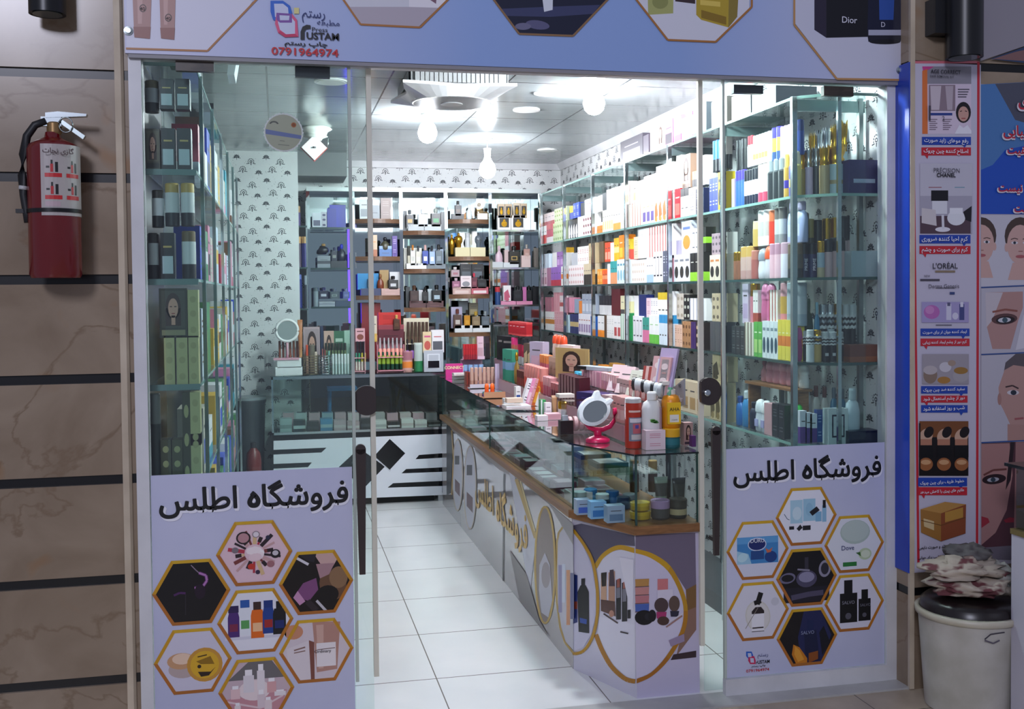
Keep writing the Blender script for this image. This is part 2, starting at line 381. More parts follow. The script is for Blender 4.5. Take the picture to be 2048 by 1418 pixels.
# marble pillar left of the shop with black strips let into it
mb = MB(); zs = [-.1, .275, .635, .994, 1.355, 1.706, 2.063, 2.425, 2.78, 3.1]
for a, b in zip(zs[:-1], zs[1:]):
    mb.box(-1.7, -.55, .0, .3, a + .017, b - .017, MARBLE)
    mb.box(-1.7, -.55, .012, .3, b - .017, b + .017, BLACKSTRIP)
struct(mb.build('wall_left'))
BEIGE = m_mottle('beige_corner_trim', '#b7a892', '#d2c4ad', 5, .4)
mb = MB(); mb.prism([(-.55, -.006), (-.528, -.012), (-.52, .0), (-.52, .1), (-.55, .1)], 0, 3.1, BEIGE); struct(mb.build('trim_4'))
mb = MB()
for a, b in zip(zs[:-1], zs[1:]):
    mb.box(-.52, -.503, .006, .3, a + .017, b - .017, MARBLE); mb.box(-.52, -.503, .008, .3, b - .017, b + .017, BLACKSTRIP)
struct(mb.build('wall_left_return'))
# white door frame: jambs, head, low kerb under the right pane
mb = MB(); mb.box(-.503, -.46, -.012, .06, 0, 2.9, WHITEFRAME); struct(mb.build('door_frame_left'))
mb = MB(); mb.box(2.466, 2.512, -.012, .06, 0, 2.9, WHITEFRAME); struct(mb.build('door_frame_right'))
mb = MB(); mb.box(-.46, 2.466, -.008, .06, 2.487, 2.9, WHITEFRAME); struct(mb.build('door_frame_head'))
mb = MB(); mb.box(1.742, 2.466, -.014, .016, 0.004, .07, WHITEFRAME); struct(mb.build('trim_5'))
# right pillar
mb = MB(); zr = [-.1, .4, .757, 1.115, 1.473, 1.83, 2.19, 2.55, 3.1]; st = .305
for a, b in zip(zr[:-1], zr[1:]):
    mb.box(2.512, 3.5, -.11, .3, a + .017, b - .017, MARBLE); mb.box(2.516, 3.5, -.104, .3, b - .017, b + .017, BLACKSTRIP)
struct(mb.build('wall_right_outer'))
mb = MB(); mb.prism([(2.506, -.116), (2.526, -.117), (2.528, -.108), (2.51, -.096)], 0, 3.1, BEIGE); struct(mb.build('trim_6'))

# ------------------------------------------------------------------ glass front: two fixed panes, two sliding leaves
def pane(name, x0, x1, y, z0, z1, label):
    r = empty(name, (x0, y, z0), label, 'glass door' if 'leaf' in name or 'door' in name else 'window pane')
    MB().box(x0, x1, y, y + .01, z0, z1, PANE).build('glass', r); return r
pl = pane('fixed_pane', -.459, .262, 0, .006, 2.486, 'fixed left glass pane carrying a printed sticker on its lower half')
MB().box(.262, .274, -.002, .012, .19, 2.486, mat('#b9c4ba', .25)).build('edge_strip', pl)
pr = pane('fixed_pane', 1.752, 2.465, 0, .071, 2.486, 'fixed right glass pane carrying a printed sticker on its lower half')
MB().box(1.742, 1.752, -.002, .012, .071, 2.486, mat('#b9c4ba', .25)).build('edge_strip', pr)
PATCH = m_wood('brown_patch_fitting', '#2f2a25', '#4b4238', (1, 1, 3), .3)
for par, px in ((pl, (351, 119, 428, 144)), (pr, (1647, 172, 1706, 193))):
    a, b = at_y(px[0], px[1], -.004), at_y(px[2], px[3], -.004); MB().box(a.x, b.x, -.008, .018, b.z, min(a.z, 2.486), PATCH).build('clamp', par)
dl = pane('sliding_door', -.40, .333, .04, .012, 2.486, 'left sliding glass door leaf pushed open behind the left pane')
MB().box(.333, .352, .036, .054, .19, 2.486, mat('#dddaca', .3)).build('edge_strip', dl)
dr = pane('sliding_door', 1.674, 2.40, .04, .012, 2.486, 'right sliding glass door leaf pushed open behind the right pane')
MB().box(1.655, 1.674, .036, .054, .2, 2.486, mat('#dddaca', .3)).build('edge_strip', dr)
DARKM = mat('#4b4342', .35, .55)
for par, px in ((dl, (590, 132, 660, 156)), (dr, (1467, 169, 1526, 188))):
    a, b = at_y(px[0], px[1], .035), at_y(px[2], px[3], .035); MB().box(a.x, b.x, .032, .058, b.z, min(a.z, 2.486), mat('#23262c', .3)).build('clamp', par)
def disc_lock(par, x, z, edge, sgn):
    q = [(math.cos(a) * .052 * sgn + x, math.sin(a) * .056 + z) for a in [math.radians(t) for t in range(0, 360, 12)]]
    q = [((min if sgn < 0 else max)(u, edge) if (u - edge) * sgn < 0 else u, v) for u, v in q]
    q = [(max(u, edge) if sgn > 0 else min(u, edge), v) for u, v in q]
    mb = MB(); mb.prism(q if sgn > 0 else q[::-1], .016, .04, DARKM, 'y'); return mb.build('lock', par)
lk = disc_lock(dl, .318, 1.245, .352, -1); lk2 = disc_lock(dr, 1.69, 1.238, 1.655, 1)
for lo, x in ((lk2, 1.676),):
    mb = MB(); mb.lathe([(.013, 0), (.013, .014), (.009, .016)], [CHROME, CHROME], 14); mb.xf(Matrix.Translation((x, .016, 1.234)) @ Matrix.Rotation(PI / 2, 4, 'X')); mb.build('keyhole', lo)
def handle(par, px0, px1, py0, py1, w, name='handle'):
    a, b = at_y((px0 + px1) / 2, py0, .0), at_y((px0 + px1) / 2, py1, .0)
    mb = MB(); x = a.x; n = 9
    for i in range(n):
        t0, t1 = i / n, (i + 1) / n; z0, z1 = a.z + (b.z - a.z) * t0, a.z + (b.z - a.z) * t1
        w0, w1 = w * (1 - .42 * t0), w * (1 - .42 * t1)
        mb.prism([(x - w0 / 2, z0), (x - w1 / 2, z1), (x + w1 / 2, z1), (x + w0 / 2, z0)], -.026, -.008, DARKM, 'y')
    mb.lathe([(w / 2, 0), (w / 2, .018)], DARKM, 16); k = len(mb.v) - 16 * 4
    for i in range(k, len(mb.v)): p = Vector(mb.v[i]); mb.v[i] = (x + p.x, -.008 - p.z, a.z + p.y)
    for z in (a.z - .06, b.z + .06): mb.box(x - .008, x + .008, -.01, .04, z - .008, z + .008, DARKM)
    return mb.build(name, par)
handle(dl, 709, 732, 897, 1146, .038)
handle(dr, 1416, 1440, 860, 1108, .036)

# ------------------------------------------------------------------ banner above the door
def Pb(x, y): return at_y(x, y, -.035)
a, b = Pb(250, 106), Pb(1808, 163); zb = (a.z + b.z) / 2; bx0, bx1 = a.x, b.x
ban = empty('shop_banner', (bx0, -.035, zb), 'wide blue-white vinyl banner above the shop entrance with printed perfume hexagons', 'banner')
mb = MB(); mb.box(bx0, bx1, -.034, -.014, zb, 3.05, BANNER); mb.build('printed_sheet', ban)
MB().box(bx0 + .01, bx1 - .01, -.030, .0, zb - .014, zb - .0005, mat('#8d8b90', .5)).build('hem', ban)
N_ = (0, -1, 0); GOLD = '#a9713a'; GOLD2 = '#c79a26'
ar = Art(Pb, N_)
ar.poly([(253, 97), (414, 101), (500, 10), (506, 2), (253, -60)], '#d3d3e2').line([(252, 97), (415, 102), (520, -8)], 4, GOLD)
ar.poly([(690, 0), (721, 47), (838, 53), (893, 0), (880, -60), (700, -60)], '#b3aab4').poly([(690, 0), (700, 14), (880, 14), (893, 0), (880, -60), (700, -60)], '#cfcfd8').poly([(818, -60), (818, 14), (880, 16), (893, 0), (880, -60)], '#e4e0e6').poly([(830, -20), (872, 8), (876, -40)], '#7c5a6c').line([(684, -4), (721, 49), (840, 55), (903, -8)], 4, GOLD)
ar.poly([(988, 0), (1038, 66), (1144, 70), (1214, 0), (1190, -60), (1000, -60)], '#151a33').poly([(1000, 18), (1090, 14), (1200, 10), (1185, 28), (1100, 34), (1012, 32)], '#3a3f63').ell(1075, 50, 24, 9, '#5b5a7c', 8).ell(1046, 53, 16, 7, '#6d6c88').poly([(1081, -30), (1106, -30), (1105, 20), (1088, 24)], '#d8dde6').line([(983, -6), (1038, 68), (1146, 72), (1222, -8)], 4, '#8a6a4a')
ar.poly([(1272, 0), (1336, 78), (1430, 82), (1498, 18), (1500, -60), (1280, -60)], '#d5d5e0').poly([(1294, -40), (1347, -40), (1346, 27), (1296, 30)], '#a9ab6a').ell(1320, 4, 16, 14, '#8d9055').poly([(1350, -40), (1390, -40), (1390, 8), (1350, 3)], '#3a2a2e').poly([(1392, -40), (1458, -40), (1456, 55), (1402, 40), (1392, 30)], '#b49a32').poly([(1458, -40), (1478, -40), (1474, 34), (1456, 56)], '#8a7836').poly([(1400, 0), (1440, 4), (1440, 14), (1400, 10)], '#d9bf5a').poly([(1402, 20), (1452, 34), (1452, 50), (1402, 36)], '#8a6e22').line([(1268, -6), (1335, 80), (1431, 84), (1503, 14), (1503, -40)], 4, GOLD)
ar.poly([(1590, -60), (1590, 48), (1674, 156), (1800, 158), (1806, -60)], '#c9cadb').line([(1588, -60), (1588, 50), (1673, 158), (1801, 160)], 4, '#b98a55')
ar.poly([(1628, -60), (1652, -60), (1652, 76), (1628, 60)], '#2a2438').poly([(1652, -60), (1738, -60), (1738, 74), (1652, 76)], '#0b0b16').poly([(1734, 62), (1737, -60), (1808, -60), (1805, 62)], '#0d1230').poly([(1756, -60), (1790, -60), (1786, 40), (1758, 40)], '#2a4fa0').poly([(1733, 62), (1806, 62), (1800, 84), (1736, 84)], '#141426').poly([(1736, 60), (1804, 60), (1804, 71), (1736, 71)], '#a9abc0').ell(1769, 84, 31, 5, '#0b0b16')
for x, yb in ((284, 78), (335, 80)):
    w0 = 20 if x == 284 else 17
    ar.poly([(x - w0, -40), (x + w0, -40), (x + w0 * .85, yb - 23), (x - w0 * .8, yb - 23)], '#a98078').poly([(x - w0 * .85, yb - 24), (x + w0 * .88, yb - 24), (x + w0 * .8, yb), (x - w0 * .75, yb - 3)], '#8f5e55').poly([(x - w0 * .5, -30), (x + w0 * .1, -30), (x, yb - 30), (x - w0 * .4, yb - 30)], '#c09a92')
    ar.ell(x + 2, 17 if x == 284 else 36, 7, 8, '#4a332e').ell(x + 2, 17 if x == 284 else 36, 5, 6, '#a98078')
# the print shop's two-drop emblem
ar.poly([(541, 2), (566, 2), (580, 12), (584, 26), (584, 46), (560, 46), (546, 40), (541, 24)], '#1c5fc4').poly([(548, 8), (566, 8), (576, 16), (578, 38), (560, 40), (550, 34)], '#c6cbe4')
ar.poly([(553, 26), (584, 28), (594, 40), (597, 74), (570, 75), (556, 66), (550, 48)], '#d8557e').poly([(558, 32), (582, 34), (590, 44), (590, 68), (572, 69), (560, 60), (556, 46)], '#c6cbe4').poly([(584, 28), (584, 46), (560, 46), (553, 40), (553, 26)], '#7a4a9c').poly([(559, 31), (579, 32), (578, 41), (560, 41)], '#c6cbe4').poly([(588, 16), (598, 16), (598, 28), (588, 28)], '#d9cf8a')
ar.poly([(560, 62), (572, 69), (590, 68), (597, 74), (570, 75), (556, 66)], '#c42a5c')
# the heavy r of the emblem
ar.poly([(601, 80), (601, 64), (605, 54), (613, 50), (621, 51), (621, 58), (612, 59), (609, 64), (609, 80)], '#17171f')
ar.build('printed_pictures', ban)
def btext(body, x0, x1, yb, col, par=ban, Y=-.0385, bold=.0, h=None, name='lettering', P=None):
    P = P or (lambda x, y: at_y(x, y, Y)); p0 = P(x0, yb); p1 = P(x1, yb); p1.z = p0.z = (p0.z + p1.z) / 2
    return text_on(body, mat(col, .5), par, p0, p1, UPZ, name, bold, .0012, h)
btext('مطبعه', 634, 679, 54, '#1d2c6a', h=.026); btext('رستم', 604, 650, 46, '#1d2c6a', h=.042)
btext('Press', 624, 655, 64, '#17171f', h=.016); btext('USTAM', 613, 678, 80, '#17171f', bold=.03, h=.026); btext('چاپ رستم', 569, 655, 96, '#17171f', bold=.03, h=.024); btext('0791964974', 543, 677, 112, '#c43034', bold=.02, h=.028)
btext('Dior', 1684, 1714, 46, '#d9d9e6'); btext('D', 1762, 1770, 54, '#c9c9da')
btext('40', 280, 290, 21, '#3a2622'); btext('40', 332, 341, 40, '#3a2622')
for x, y in ((257, 62), (1799, 141)):
    p = at_y(x, y, -.036); mb = MB(); mb.lathe([(.016, 0), (.016, .003), (.009, .004), (.009, .01)], STEEL, 12); mb.xf(Matrix.Translation(p) @ Matrix.Rotation(PI / 2, 4, 'X')); mb.build('screw', ban)

# ------------------------------------------------------------------ printed stickers on the two fixed panes
def Ps(x, y): return at_y(x, y, -.0015)
def hexpts(c, R): return [(c.x + R * math.cos(math.radians(60 * k)), c.z + R * math.sin(math.radians(60 * k))) for k in range(6)]
HEXC = ['#c08a24', '#d0a528', '#c9951f', '#b06a28', '#a9682a', '#b5701f']
def sticker(par_name, x0, x1, z0, z1, label, hexes, R, pics):
    r = empty(par_name, (x0, 0, z0), label, 'sticker')
    MB().box(x0, x1, -.0015, -.0003, z0, z1, VINYL).build('printed_sheet', r)
    for (cx, cy), (bgc, draw) in zip(hexes, pics):
        c = Ps(cx, cy); A = Art(lambda u, v: Vector((c.x + u * R, -.0015, c.z + v * R)), N_, .0005)
        h6 = lambda q: [(q * math.cos(math.radians(60 * k)), q * math.sin(math.radians(60 * k))) for k in range(6)]
        A.poly(h6(.93), bgc); draw(A); hp_ = A.build('hexagon_picture', r)
        F = Art(A.P, N_, .0005); F.k = A.k; F.ring(h6(1.0), h6(.9), HEXC); F.build('hexagon_frame', hp_)
    return r
def pic_makeup(A):
    rnd = random.Random(4)
    for i in range(9): a = rnd.uniform(0, 6.3); A.ell(.14 * math.cos(a), .1 * math.sin(a) - .02, .13, .1, rnd.choice(['#f2e4e6', '#e8cdd2', '#f6f0f0']), n=8)
    for i, a in enumerate(range(0, 360, 20)):
        t = math.radians(a + 8); r0, r1 = .26, .5 + .1 * (i % 3); c = ['#7a3a38', '#c9a0a0', '#2b2026', '#b3364a', '#d9b98a'][i % 5]
        A.line([(r0 * math.cos(t), r0 * math.sin(t) * .9), (r1 * math.cos(t), r1 * math.sin(t) * .9)], .06 if i % 2 else .1, c)
        if i % 3 == 0: A.line([((r1 - .16) * math.cos(t), (r1 - .16) * math.sin(t) * .9), (r1 * math.cos(t), r1 * math.sin(t) * .9)], .1, '#2a1c22')
    A.ell(-.28, .42, .19, .17, '#2a1f22').ell(-.28, .42, .145, .13, '#b98a90').ell(.05, .5, .1, .09, '#8f8088').ell(.05, .5, .075, .07, '#e2d9de').ell(.55, -.05, .13, .12, '#1d1a20').ell(.55, -.03, .08, .07, '#c9c4ca').ell(.42, -.32, .1, .09, '#a06a70').ell(-.5, .1, .09, .08, '#7a7078').ell(.36, .4, .06, .06, '#2a2a44').ell(.08, -.52, .06, .06, '#3a2a44').ell(-.08, -.36, .1, .08, '#c2372c')
def pic_smoke(A):
    A.line([(0, .72), (.12, .58), (.2, .5)], .025, '#8a7a8c')
    for i, w in enumerate((.1, .08, .05)): A.line([(.2, .5), (.38, .42), (.4, .28), (.3, .14), (.08, .1)], w, ['#2c1230', '#6a2f72', '#b07ab4'][i])
    A.ell(.22, .0, .14, .2, '#1d0a22').line([(-.45, -.06), (-.3, 0), (-.15, -.02)], .06, '#4a2358').line([(-.15, -.05), (-.16, -.6)], .02, '#2a2430')
def pic_brush(A):
    A.ell(.45, -.1, .35, .42, '#6b4c36', 30).ell(.6, .1, .25, .3, '#8a6a4c').ell(.3, -.35, .3, .25, '#0e0a0c')
    A.poly([(-.05, .78), (.15, .45), (.45, .4), (.6, .65), (.4, .85)], '#c9a6a0').poly([(.0, .5), (.1, .1), (.35, .2), (.5, .5)], '#a9848a').poly([(-.5, .82), (-.25, .62), (-.05, .55), (.02, .8)], '#25222a')
    A.line([(-.55, .72), (-.2, .5)], .07, '#d5d2d8')
    A.poly([(-.6, -.35), (-.35, .0), (.0, .12), (.05, -.2), (-.2, -.5)], '#7d4a78').poly([(-.62, -.38), (-.5, -.2), (-.3, -.5), (-.45, -.6)], '#c490b4').line([(-.25, -.5), (.0, -.78)], .16, '#2a2228').line([(-.0, -.5), (.25, -.8)], .07, '#c2c0c6')
def _btl(A, x, y0, w, h, c, cap, capw=.6, lab=None):
    A.poly([(x - w / 2, y0), (x + w / 2, y0), (x + w / 2, y0 + h * .62), (x + w * .4, y0 + h * .78), (x - w * .4, y0 + h * .78), (x - w / 2, y0 + h * .62)], c)
    A.rect(x - w * capw / 2, y0 + h * .78, x + w * capw / 2, y0 + h, cap)
    if lab: A.rect(x - w * .36, y0 + h * .18, x + w * .36, y0 + h * .42, lab)
def pic_shampoo(A):
    A.rect(-.8, -.48, .8, -.4, '#d2d2e0'); _btl(A, -.57, -.4, .3, .85, '#4a2a72', '#2d1f50', .9, '#7a2a4a'); _btl(A, -.27, -.36, .3, .95, '#e2e6ee', '#2a5aa8', .8, '#5aa05a'); _btl(A, .05, -.46, .34, .98, '#e06a1c', '#3a2420', .6, '#f0c090')
    _btl(A, .34, -.36, .3, .9, '#1d3f8c', '#17357a', .8, '#a02a2a'); _btl(A, .63, -.4, .34, .9, '#14141a', '#0d0d12', .5, '#1a2a6a')
def pic_cream(A):
    A.ell(-.25, -.2, .38, .24, '#b9a7a4').ell(-.3, .02, .36, .22, '#c99a72').ell(-.27, .08, .26, .15, '#e8c9b0').ell(.3, -.12, .46, .46, '#c8923a').ell(.3, -.12, .37, .37, '#d9aa2c').poly([(.08, -.02), (.45, .1), (.55, -.12), (.2, -.1)], '#8f6a14').poly([(.12, -.3), (.45, -.32), (.58, -.2), (.4, -.42), (.2, -.44)], '#2a1a10').ell(.16, -.16, .05, .05, '#2a1a10').line([(.12, .1), (.36, .14)], .03, '#3a2810')
def pic_serum(A):
    A.ell(-.6, .55, .25, .2, '#c98a6a').poly([(-.1, .8), (.65, .75), (.55, -.55), (-.0, -.6)], '#b5897c').poly([(-.0, .7), (.2, .7), (.18, -.5), (.05, -.5)], '#cda79a').rect(.0, -.45, .52, .2, '#e9e2e4').line([(.02, .02), (.5, .04)], .02, '#6a4a42').poly([(-.8, .1), (-.2, .3), (-.16, -.75), (-.4, -.8), (-.75, -.4)], '#dcd3d8').poly([(-.2, .3), (-.06, .24), (-.06, -.78), (-.16, -.78)], '#7d4a40').line([(-.6, .05), (-.3, .12)], .04, '#8a6a64').line([(-.6, -.02), (-.3, .02)], .03, '#8a6a64')
def pic_bottles(A):
    A.poly([(-.75, .3), (-.2, .78), (.4, .8), (.75, .3)], '#6d6a6c').poly([(-.85, -.2), (.8, -.05), (.55, -.8), (-.4, -.9)], '#c78f98').line([(-.8, -.25), (.1, -.5), (.7, -.2)], .05, '#e2c9cc').ell(-.05, .0, .42, .28, '#e9d9da')
    for x, y, w, h, c in ((-.2, -.05, .28, .62, '#dfd9de'), (.12, .0, .2, .7, '#e6dfe2'), (.4, -.1, .24, .4, '#d9a6a8'), (-.55, -.2, .24, .36, '#e3c2c4'), (-.5, -.62, .16, .32, '#e8dcdc'), (.3, -.55, .2, .34, '#e5d5d6'), (.12, -.5, .2, .5, '#dccbd0'), (-.2, -.8, .16, .26, '#e2d2d4'), (.62, -.2, .3, .16, '#e9e2e4')):
        A.rect(x - w / 2, y, x + w / 2, y + h * .75, c); A.rect(x - w / 3, y + h * .75, x + w / 3, y + h, '#f2eff2')
def pic_blue(A):
    A.rect(-.52, -.2, -.12, .5, '#a9cfe0').rect(-.1, -.15, .3, .52, '#9cc7dc').ell(-.3, .1, .15, .2, '#c9e0ea').ell(.1, .2, .12, .2, '#8fbcd4').rect(.3, -.18, .5, .12, '#7fb2d0').rect(.52, -.2, .66, .3, '#8ab8d4').rect(.54, .22, .64, .46, '#16181e').poly([(.1, .12), (.34, .28), (.44, .16), (.2, .0)], '#1b1c22').rect(-.56, -.38, -.4, -.28, '#1b1c22').poly([(-.32, -.36), (-.2, -.24), (-.12, -.34), (-.24, -.44)], '#1b1c22').rect(-.12, -.42, .14, -.28, '#1d1f26').line([(-.72, .1), (-.62, -.05), (-.55, -.08)], .02, '#5a6a80')
def pic_soap(A):
    A.rect(-.66, -.4, .66, .4, '#3f86c2').rect(-.66, .2, .66, .4, '#5b9fd4').poly([(-.66, -.4), (-.2, -.4), (-.3, -.1), (-.66, .0)], '#9cc8de').ell(-.48, -.2, .17, .13, '#b9dbe6', 20).ell(.42, -.22, .2, .17, '#1b3f80').poly([(.24, .05), (.36, -.02), (.48, .06), (.42, -.08), (.3, -.1)], '#c96a4a').ell(-.02, .17, .3, .2, '#c9d3ea').ell(-.02, .17, .27, .17, '#1b2a6a').rect(-.22, -.28, .2, -.02, '#234a86')
def pic_oval(A): A.ell(.03, .36, .5, .37, '#aebfb8').ell(.03, .39, .46, .32, '#b9c8c2').ell(.36, -.33, .22, .18, '#b9cba8').ell(.38, -.33, .15, .12, '#d2ddc6').poly([(.05, -.28), (.2, -.26), (.22, -.4)], '#3c6a34').rect(-.38, -.68, .08, -.55, '#2c7a3a')
def pic_dark(A):
    A.rect(-.75, -.75, .75, -.3, '#1a1826').ell(.0, -.05, .34, .26, '#4a4660').ell(.0, .0, .26, .16, '#8d8aa6').rect(-.06, .2, .06, .6, '#35323f').ell(-.62, .0, .26, .16, '#6d6a84', 8).ell(-.62, .0, .2, .11, '#14121a').ell(.6, .22, .2, .26, '#8f8ca0', -8).ell(.6, .22, .13, .18, '#2a2834').line([(-.5, -.6), (.1, -.52), (.55, -.5)], .16, '#4d4860').line([(-.3, .25), (.1, .2)], .05, '#8a879a')
def pic_dropper(A):
    A.ell(.0, -.15, .4, .48, '#cfcdc6', 15).ell(.0, -.15, .36, .44, '#d9d6d4', 15).poly([(-.2, -.62), (.2, -.62), (.2, .0), (.1, .12), (-.08, .12), (-.2, .0)], '#2b2226').rect(-.2, -.6, .2, -.08, '#e9e8ee').line([(-.02, .2), (.1, .55)], .16, '#101014').line([(-.12, .24), (.1, .3)], .14, '#101014').line([(-.4, -.5), (.0, .1)], .02, '#8a8278').ell(.55, .25, .13, .12, '#c9c9d4').rect(-.18, -.52, .18, -.48, '#3a3030')
def pic_twoblack(A): A.rect(-.48, -.6, .1, .3, '#0d0d12').rect(-.34, .3, -.06, .7, '#0d0d12').rect(.14, -.58, .55, .1, '#0d0d12').rect(.24, .1, .46, .38, '#0d0d12').ell(-.2, -.4, .1, .1, '#55545f').ell(.34, -.4, .07, .07, '#55545f')
def pic_orange(A):
    A.poly([(-.2, -.8), (.45, -.8), (.8, .0), (.45, .8), (-.1, .8), (-.3, 0)], '#1d2350').poly([(-.1, .1), (.3, .2), (.42, -.75), (-.05, -.8)], '#10183c').rect(.0, .2, .22, .5, '#15224e').poly([(.4, .1), (.55, .3), (.75, -.2), (.5, -.6)], '#0b0d1c').poly([(-.45, -.2), (-.25, -.3), (.0, -.65), (-.0, -.85), (-.35, -.82), (-.5, -.5)], '#c87a1e').poly([(-.4, -.25), (-.25, -.38), (-.1, -.68), (-.3, -.74), (-.42, -.5)], '#e09a34').poly([(.05, -.5), (.36, -.45), (.36, -.7), (.05, -.8)], '#8a4a1c')
hl = [(508.8, 1105.7), (383, 1184), (632.5, 1164.5), (511, 1242), (386, 1322), (633, 1301), (513, 1380)]
zt = (Ps(300, 953).z + Ps(703, 932).z) / 2
Rh = (Ps(587, 1242).x - Ps(434, 1242).x) / 2
sl = sticker('window_sticker', -.457, .258, .03, zt, 'lavender sticker with dark lettering and makeup hexagons on the left glass pane', hl, Rh,
    [('#e2c3cc', pic_makeup), ('#08060b', pic_smoke), ('#120b0c', pic_brush), ('#e4e4ee', pic_shampoo), ('#cfcbdc', pic_cream), ('#d5c9d0', pic_serum), ('#c9b3bb', pic_bottles)])
def bigname(x0, x1, yb, par):
    p0, p1 = Ps(x0, yb), Ps(x1, yb); p0.z = p1.z = (p0.z + p1.z) / 2; p0.y = p1.y = -.0015
    text_on('فروشگاه اطلس', mat('#e9e9f4', .5), par, p0 + Vector((.004, 0, -.007)), p1 + Vector((.006, 0, -.007)), UPZ, 'lettering_outline', .045, .0008)
    text_on('فروشگاه اطلس', mat('#0c0c12', .5), par, p0, p1, UPZ, 'lettering', .02, .002)
bigname(318, 697, 1013, sl)
def on_sticker(par): return lambda b, x0, x1, y, c, bold=0, h=None: btext(b, x0, x1, y, c, par, -.0045, bold, h)
tl = on_sticker(sl); tl('Ordinary', 629, 662, 1305, '#3a3036')
hr = [(1612.4, 1032.3), (1515.3, 1100), (1708.4, 1087.4), (1613, 1154), (1515.7, 1222), (1708.4, 1205), (1614, 1273.5)]
ztr = (Ps(1448, 898).z + Ps(1770, 885).z) / 2; Rr = (Ps(1674, 1154).x - Ps(1552, 1154).x) / 2
sr = sticker('window_sticker', 1.753, 2.462, .072, ztr, 'lavender sticker with dark lettering and soap hexagons on the right glass pane', hr, Rr,
    [('#e6e8f2', pic_blue), ('#d3d6e6', pic_soap), ('#dcdfe8', pic_oval), ('#0d0b12', pic_dark), ('#d9d8e4', pic_dropper), ('#d9d8e6', pic_twoblack), ('#120c12', pic_orange)])
bigname(1466, 1762, 956, sr)
tr = on_sticker(sr); tr('DURU', 1501, 1528, 1085, '#e9ecf6'); tr('Dove', 1683, 1708, 1100, '#1d2a6a'); tr('SALVO', 1684, 1709, 1208, '#8d8d9a'); tr('SALVO', 1720, 1741, 1212, '#6d6d7a'); tr('SALVO', 1602, 1628, 1268, '#8d94b4')
A = Art(Ps, N_, .001)
A.poly([(1492, 1303), (1503, 1303), (1506, 1310), (1506, 1318), (1497, 1318), (1492, 1312)], '#1c5fc4').poly([(1497, 1312), (1508, 1312), (1511, 1320), (1511, 1328), (1500, 1328), (1496, 1321)], '#c42a5c').poly([(1500, 1316), (1507, 1316), (1508, 1325), (1501, 1325)], '#c6cbe4').poly([(1495, 1306), (1502, 1306), (1503, 1314), (1496, 1314)], '#c6cbe4').build('emblem', sr)
tr('رستم', 1515, 1536, 1317, '#1d2c6a', 0, .02); tr('rUSTAM', 1512, 1539, 1327, '#17171f', .02, .015); tr('چاپ رستم', 1503, 1531, 1335, '#17171f', .02, .012); tr('0791964974', 1492, 1538, 1343, '#c43034', .01, .012)
# round notice on the left pane
c = Ps(567, 265); rr = (Ps(604, 265).x - Ps(529, 265).x) / 2
no = empty('round_sticker', (c.x, 0, c.z), 'round scalloped paper notice stuck high on the left glass pane', 'sticker')
mb = MB(); mb.prism([((rr * (1.05 + .035 * math.cos(k * 20 * PI / 36 * 2))) * math.cos(k * PI / 36) + c.x, (rr * (1.05 + .035 * math.cos(k * 20 * PI / 36 * 2))) * math.sin(k * PI / 36) + c.z) for k in range(72)][::-1], -.002, -.0006, mat('#c9d0cc', .5), 'y'); mb.build('paper_rim', no)
A = Art(lambda u, v: Vector((c.x + u * rr, -.002, c.z + v * rr)), N_, .0004)
A.ell(0, 0, .97, .97, '#9ba08a', n=32).poly([(-.96, .16), (.95, -.14), (.93, -.34), (-.95, -.1)], '#5f6e9a').ell(-.5, .45, .24, .16, '#4b5048', 0, 0, 180).ell(-.5, .43, .16, .1, '#9ba08a', 0, 0, 180).ell(.55, .42, .14, .14, '#9a5a24').ell(.55, .42, .09, .09, '#7a3f18').line([(-.2, -.45), (.05, -.47)], .03, '#6a7064').line([(-.3, -.66), (.3, -.7)], .03, '#6a7064').build('printed_face', no)
# ------------------------------------------------------------------ things outside: posters, extinguisher, lamps, bin, neighbour's counter
from mathutils import noise as mnoise
YP = -.112
def Pp(x, y): return at_y(x, y, YP)
a, b = Pp(1823, 124), Pp(1958, 1136)
po = empty('tall_poster', (a.x, YP, b.z), 'tall white cosmetics poster with blue side strip and red edges on the pillar', 'poster')
mb = MB(); mb.box(a.x + .004, b.x, YP - .001, YP + .0005, b.z, a.z, mat('#c4bfd0', .4)); mb.build('printed_sheet', po)
mb = MB(); mb.prism([(2.5055, -.0), (2.504, -.0), (2.503, -.11), (a.x + .004, YP - .002), (a.x + .006, YP - .001), (2.5052, -.108)], b.z + .0, a.z, mat('#1c3fae', .25)); mb.build('blue_side_strip', po)
A = Art(Pp, N_, .0014)
RED, BLU = '#c42a38', '#2446a8'
A.poly([(1823, 124), (1827, 124), (1839, 1136), (1834, 1136)], RED).poly([(1823, 122), (1958, 122), (1958, 127), (1823, 127)], '#d0707c').poly([(1954, 124), (1959, 124), (1956, 1134), (1951, 1134)], RED)
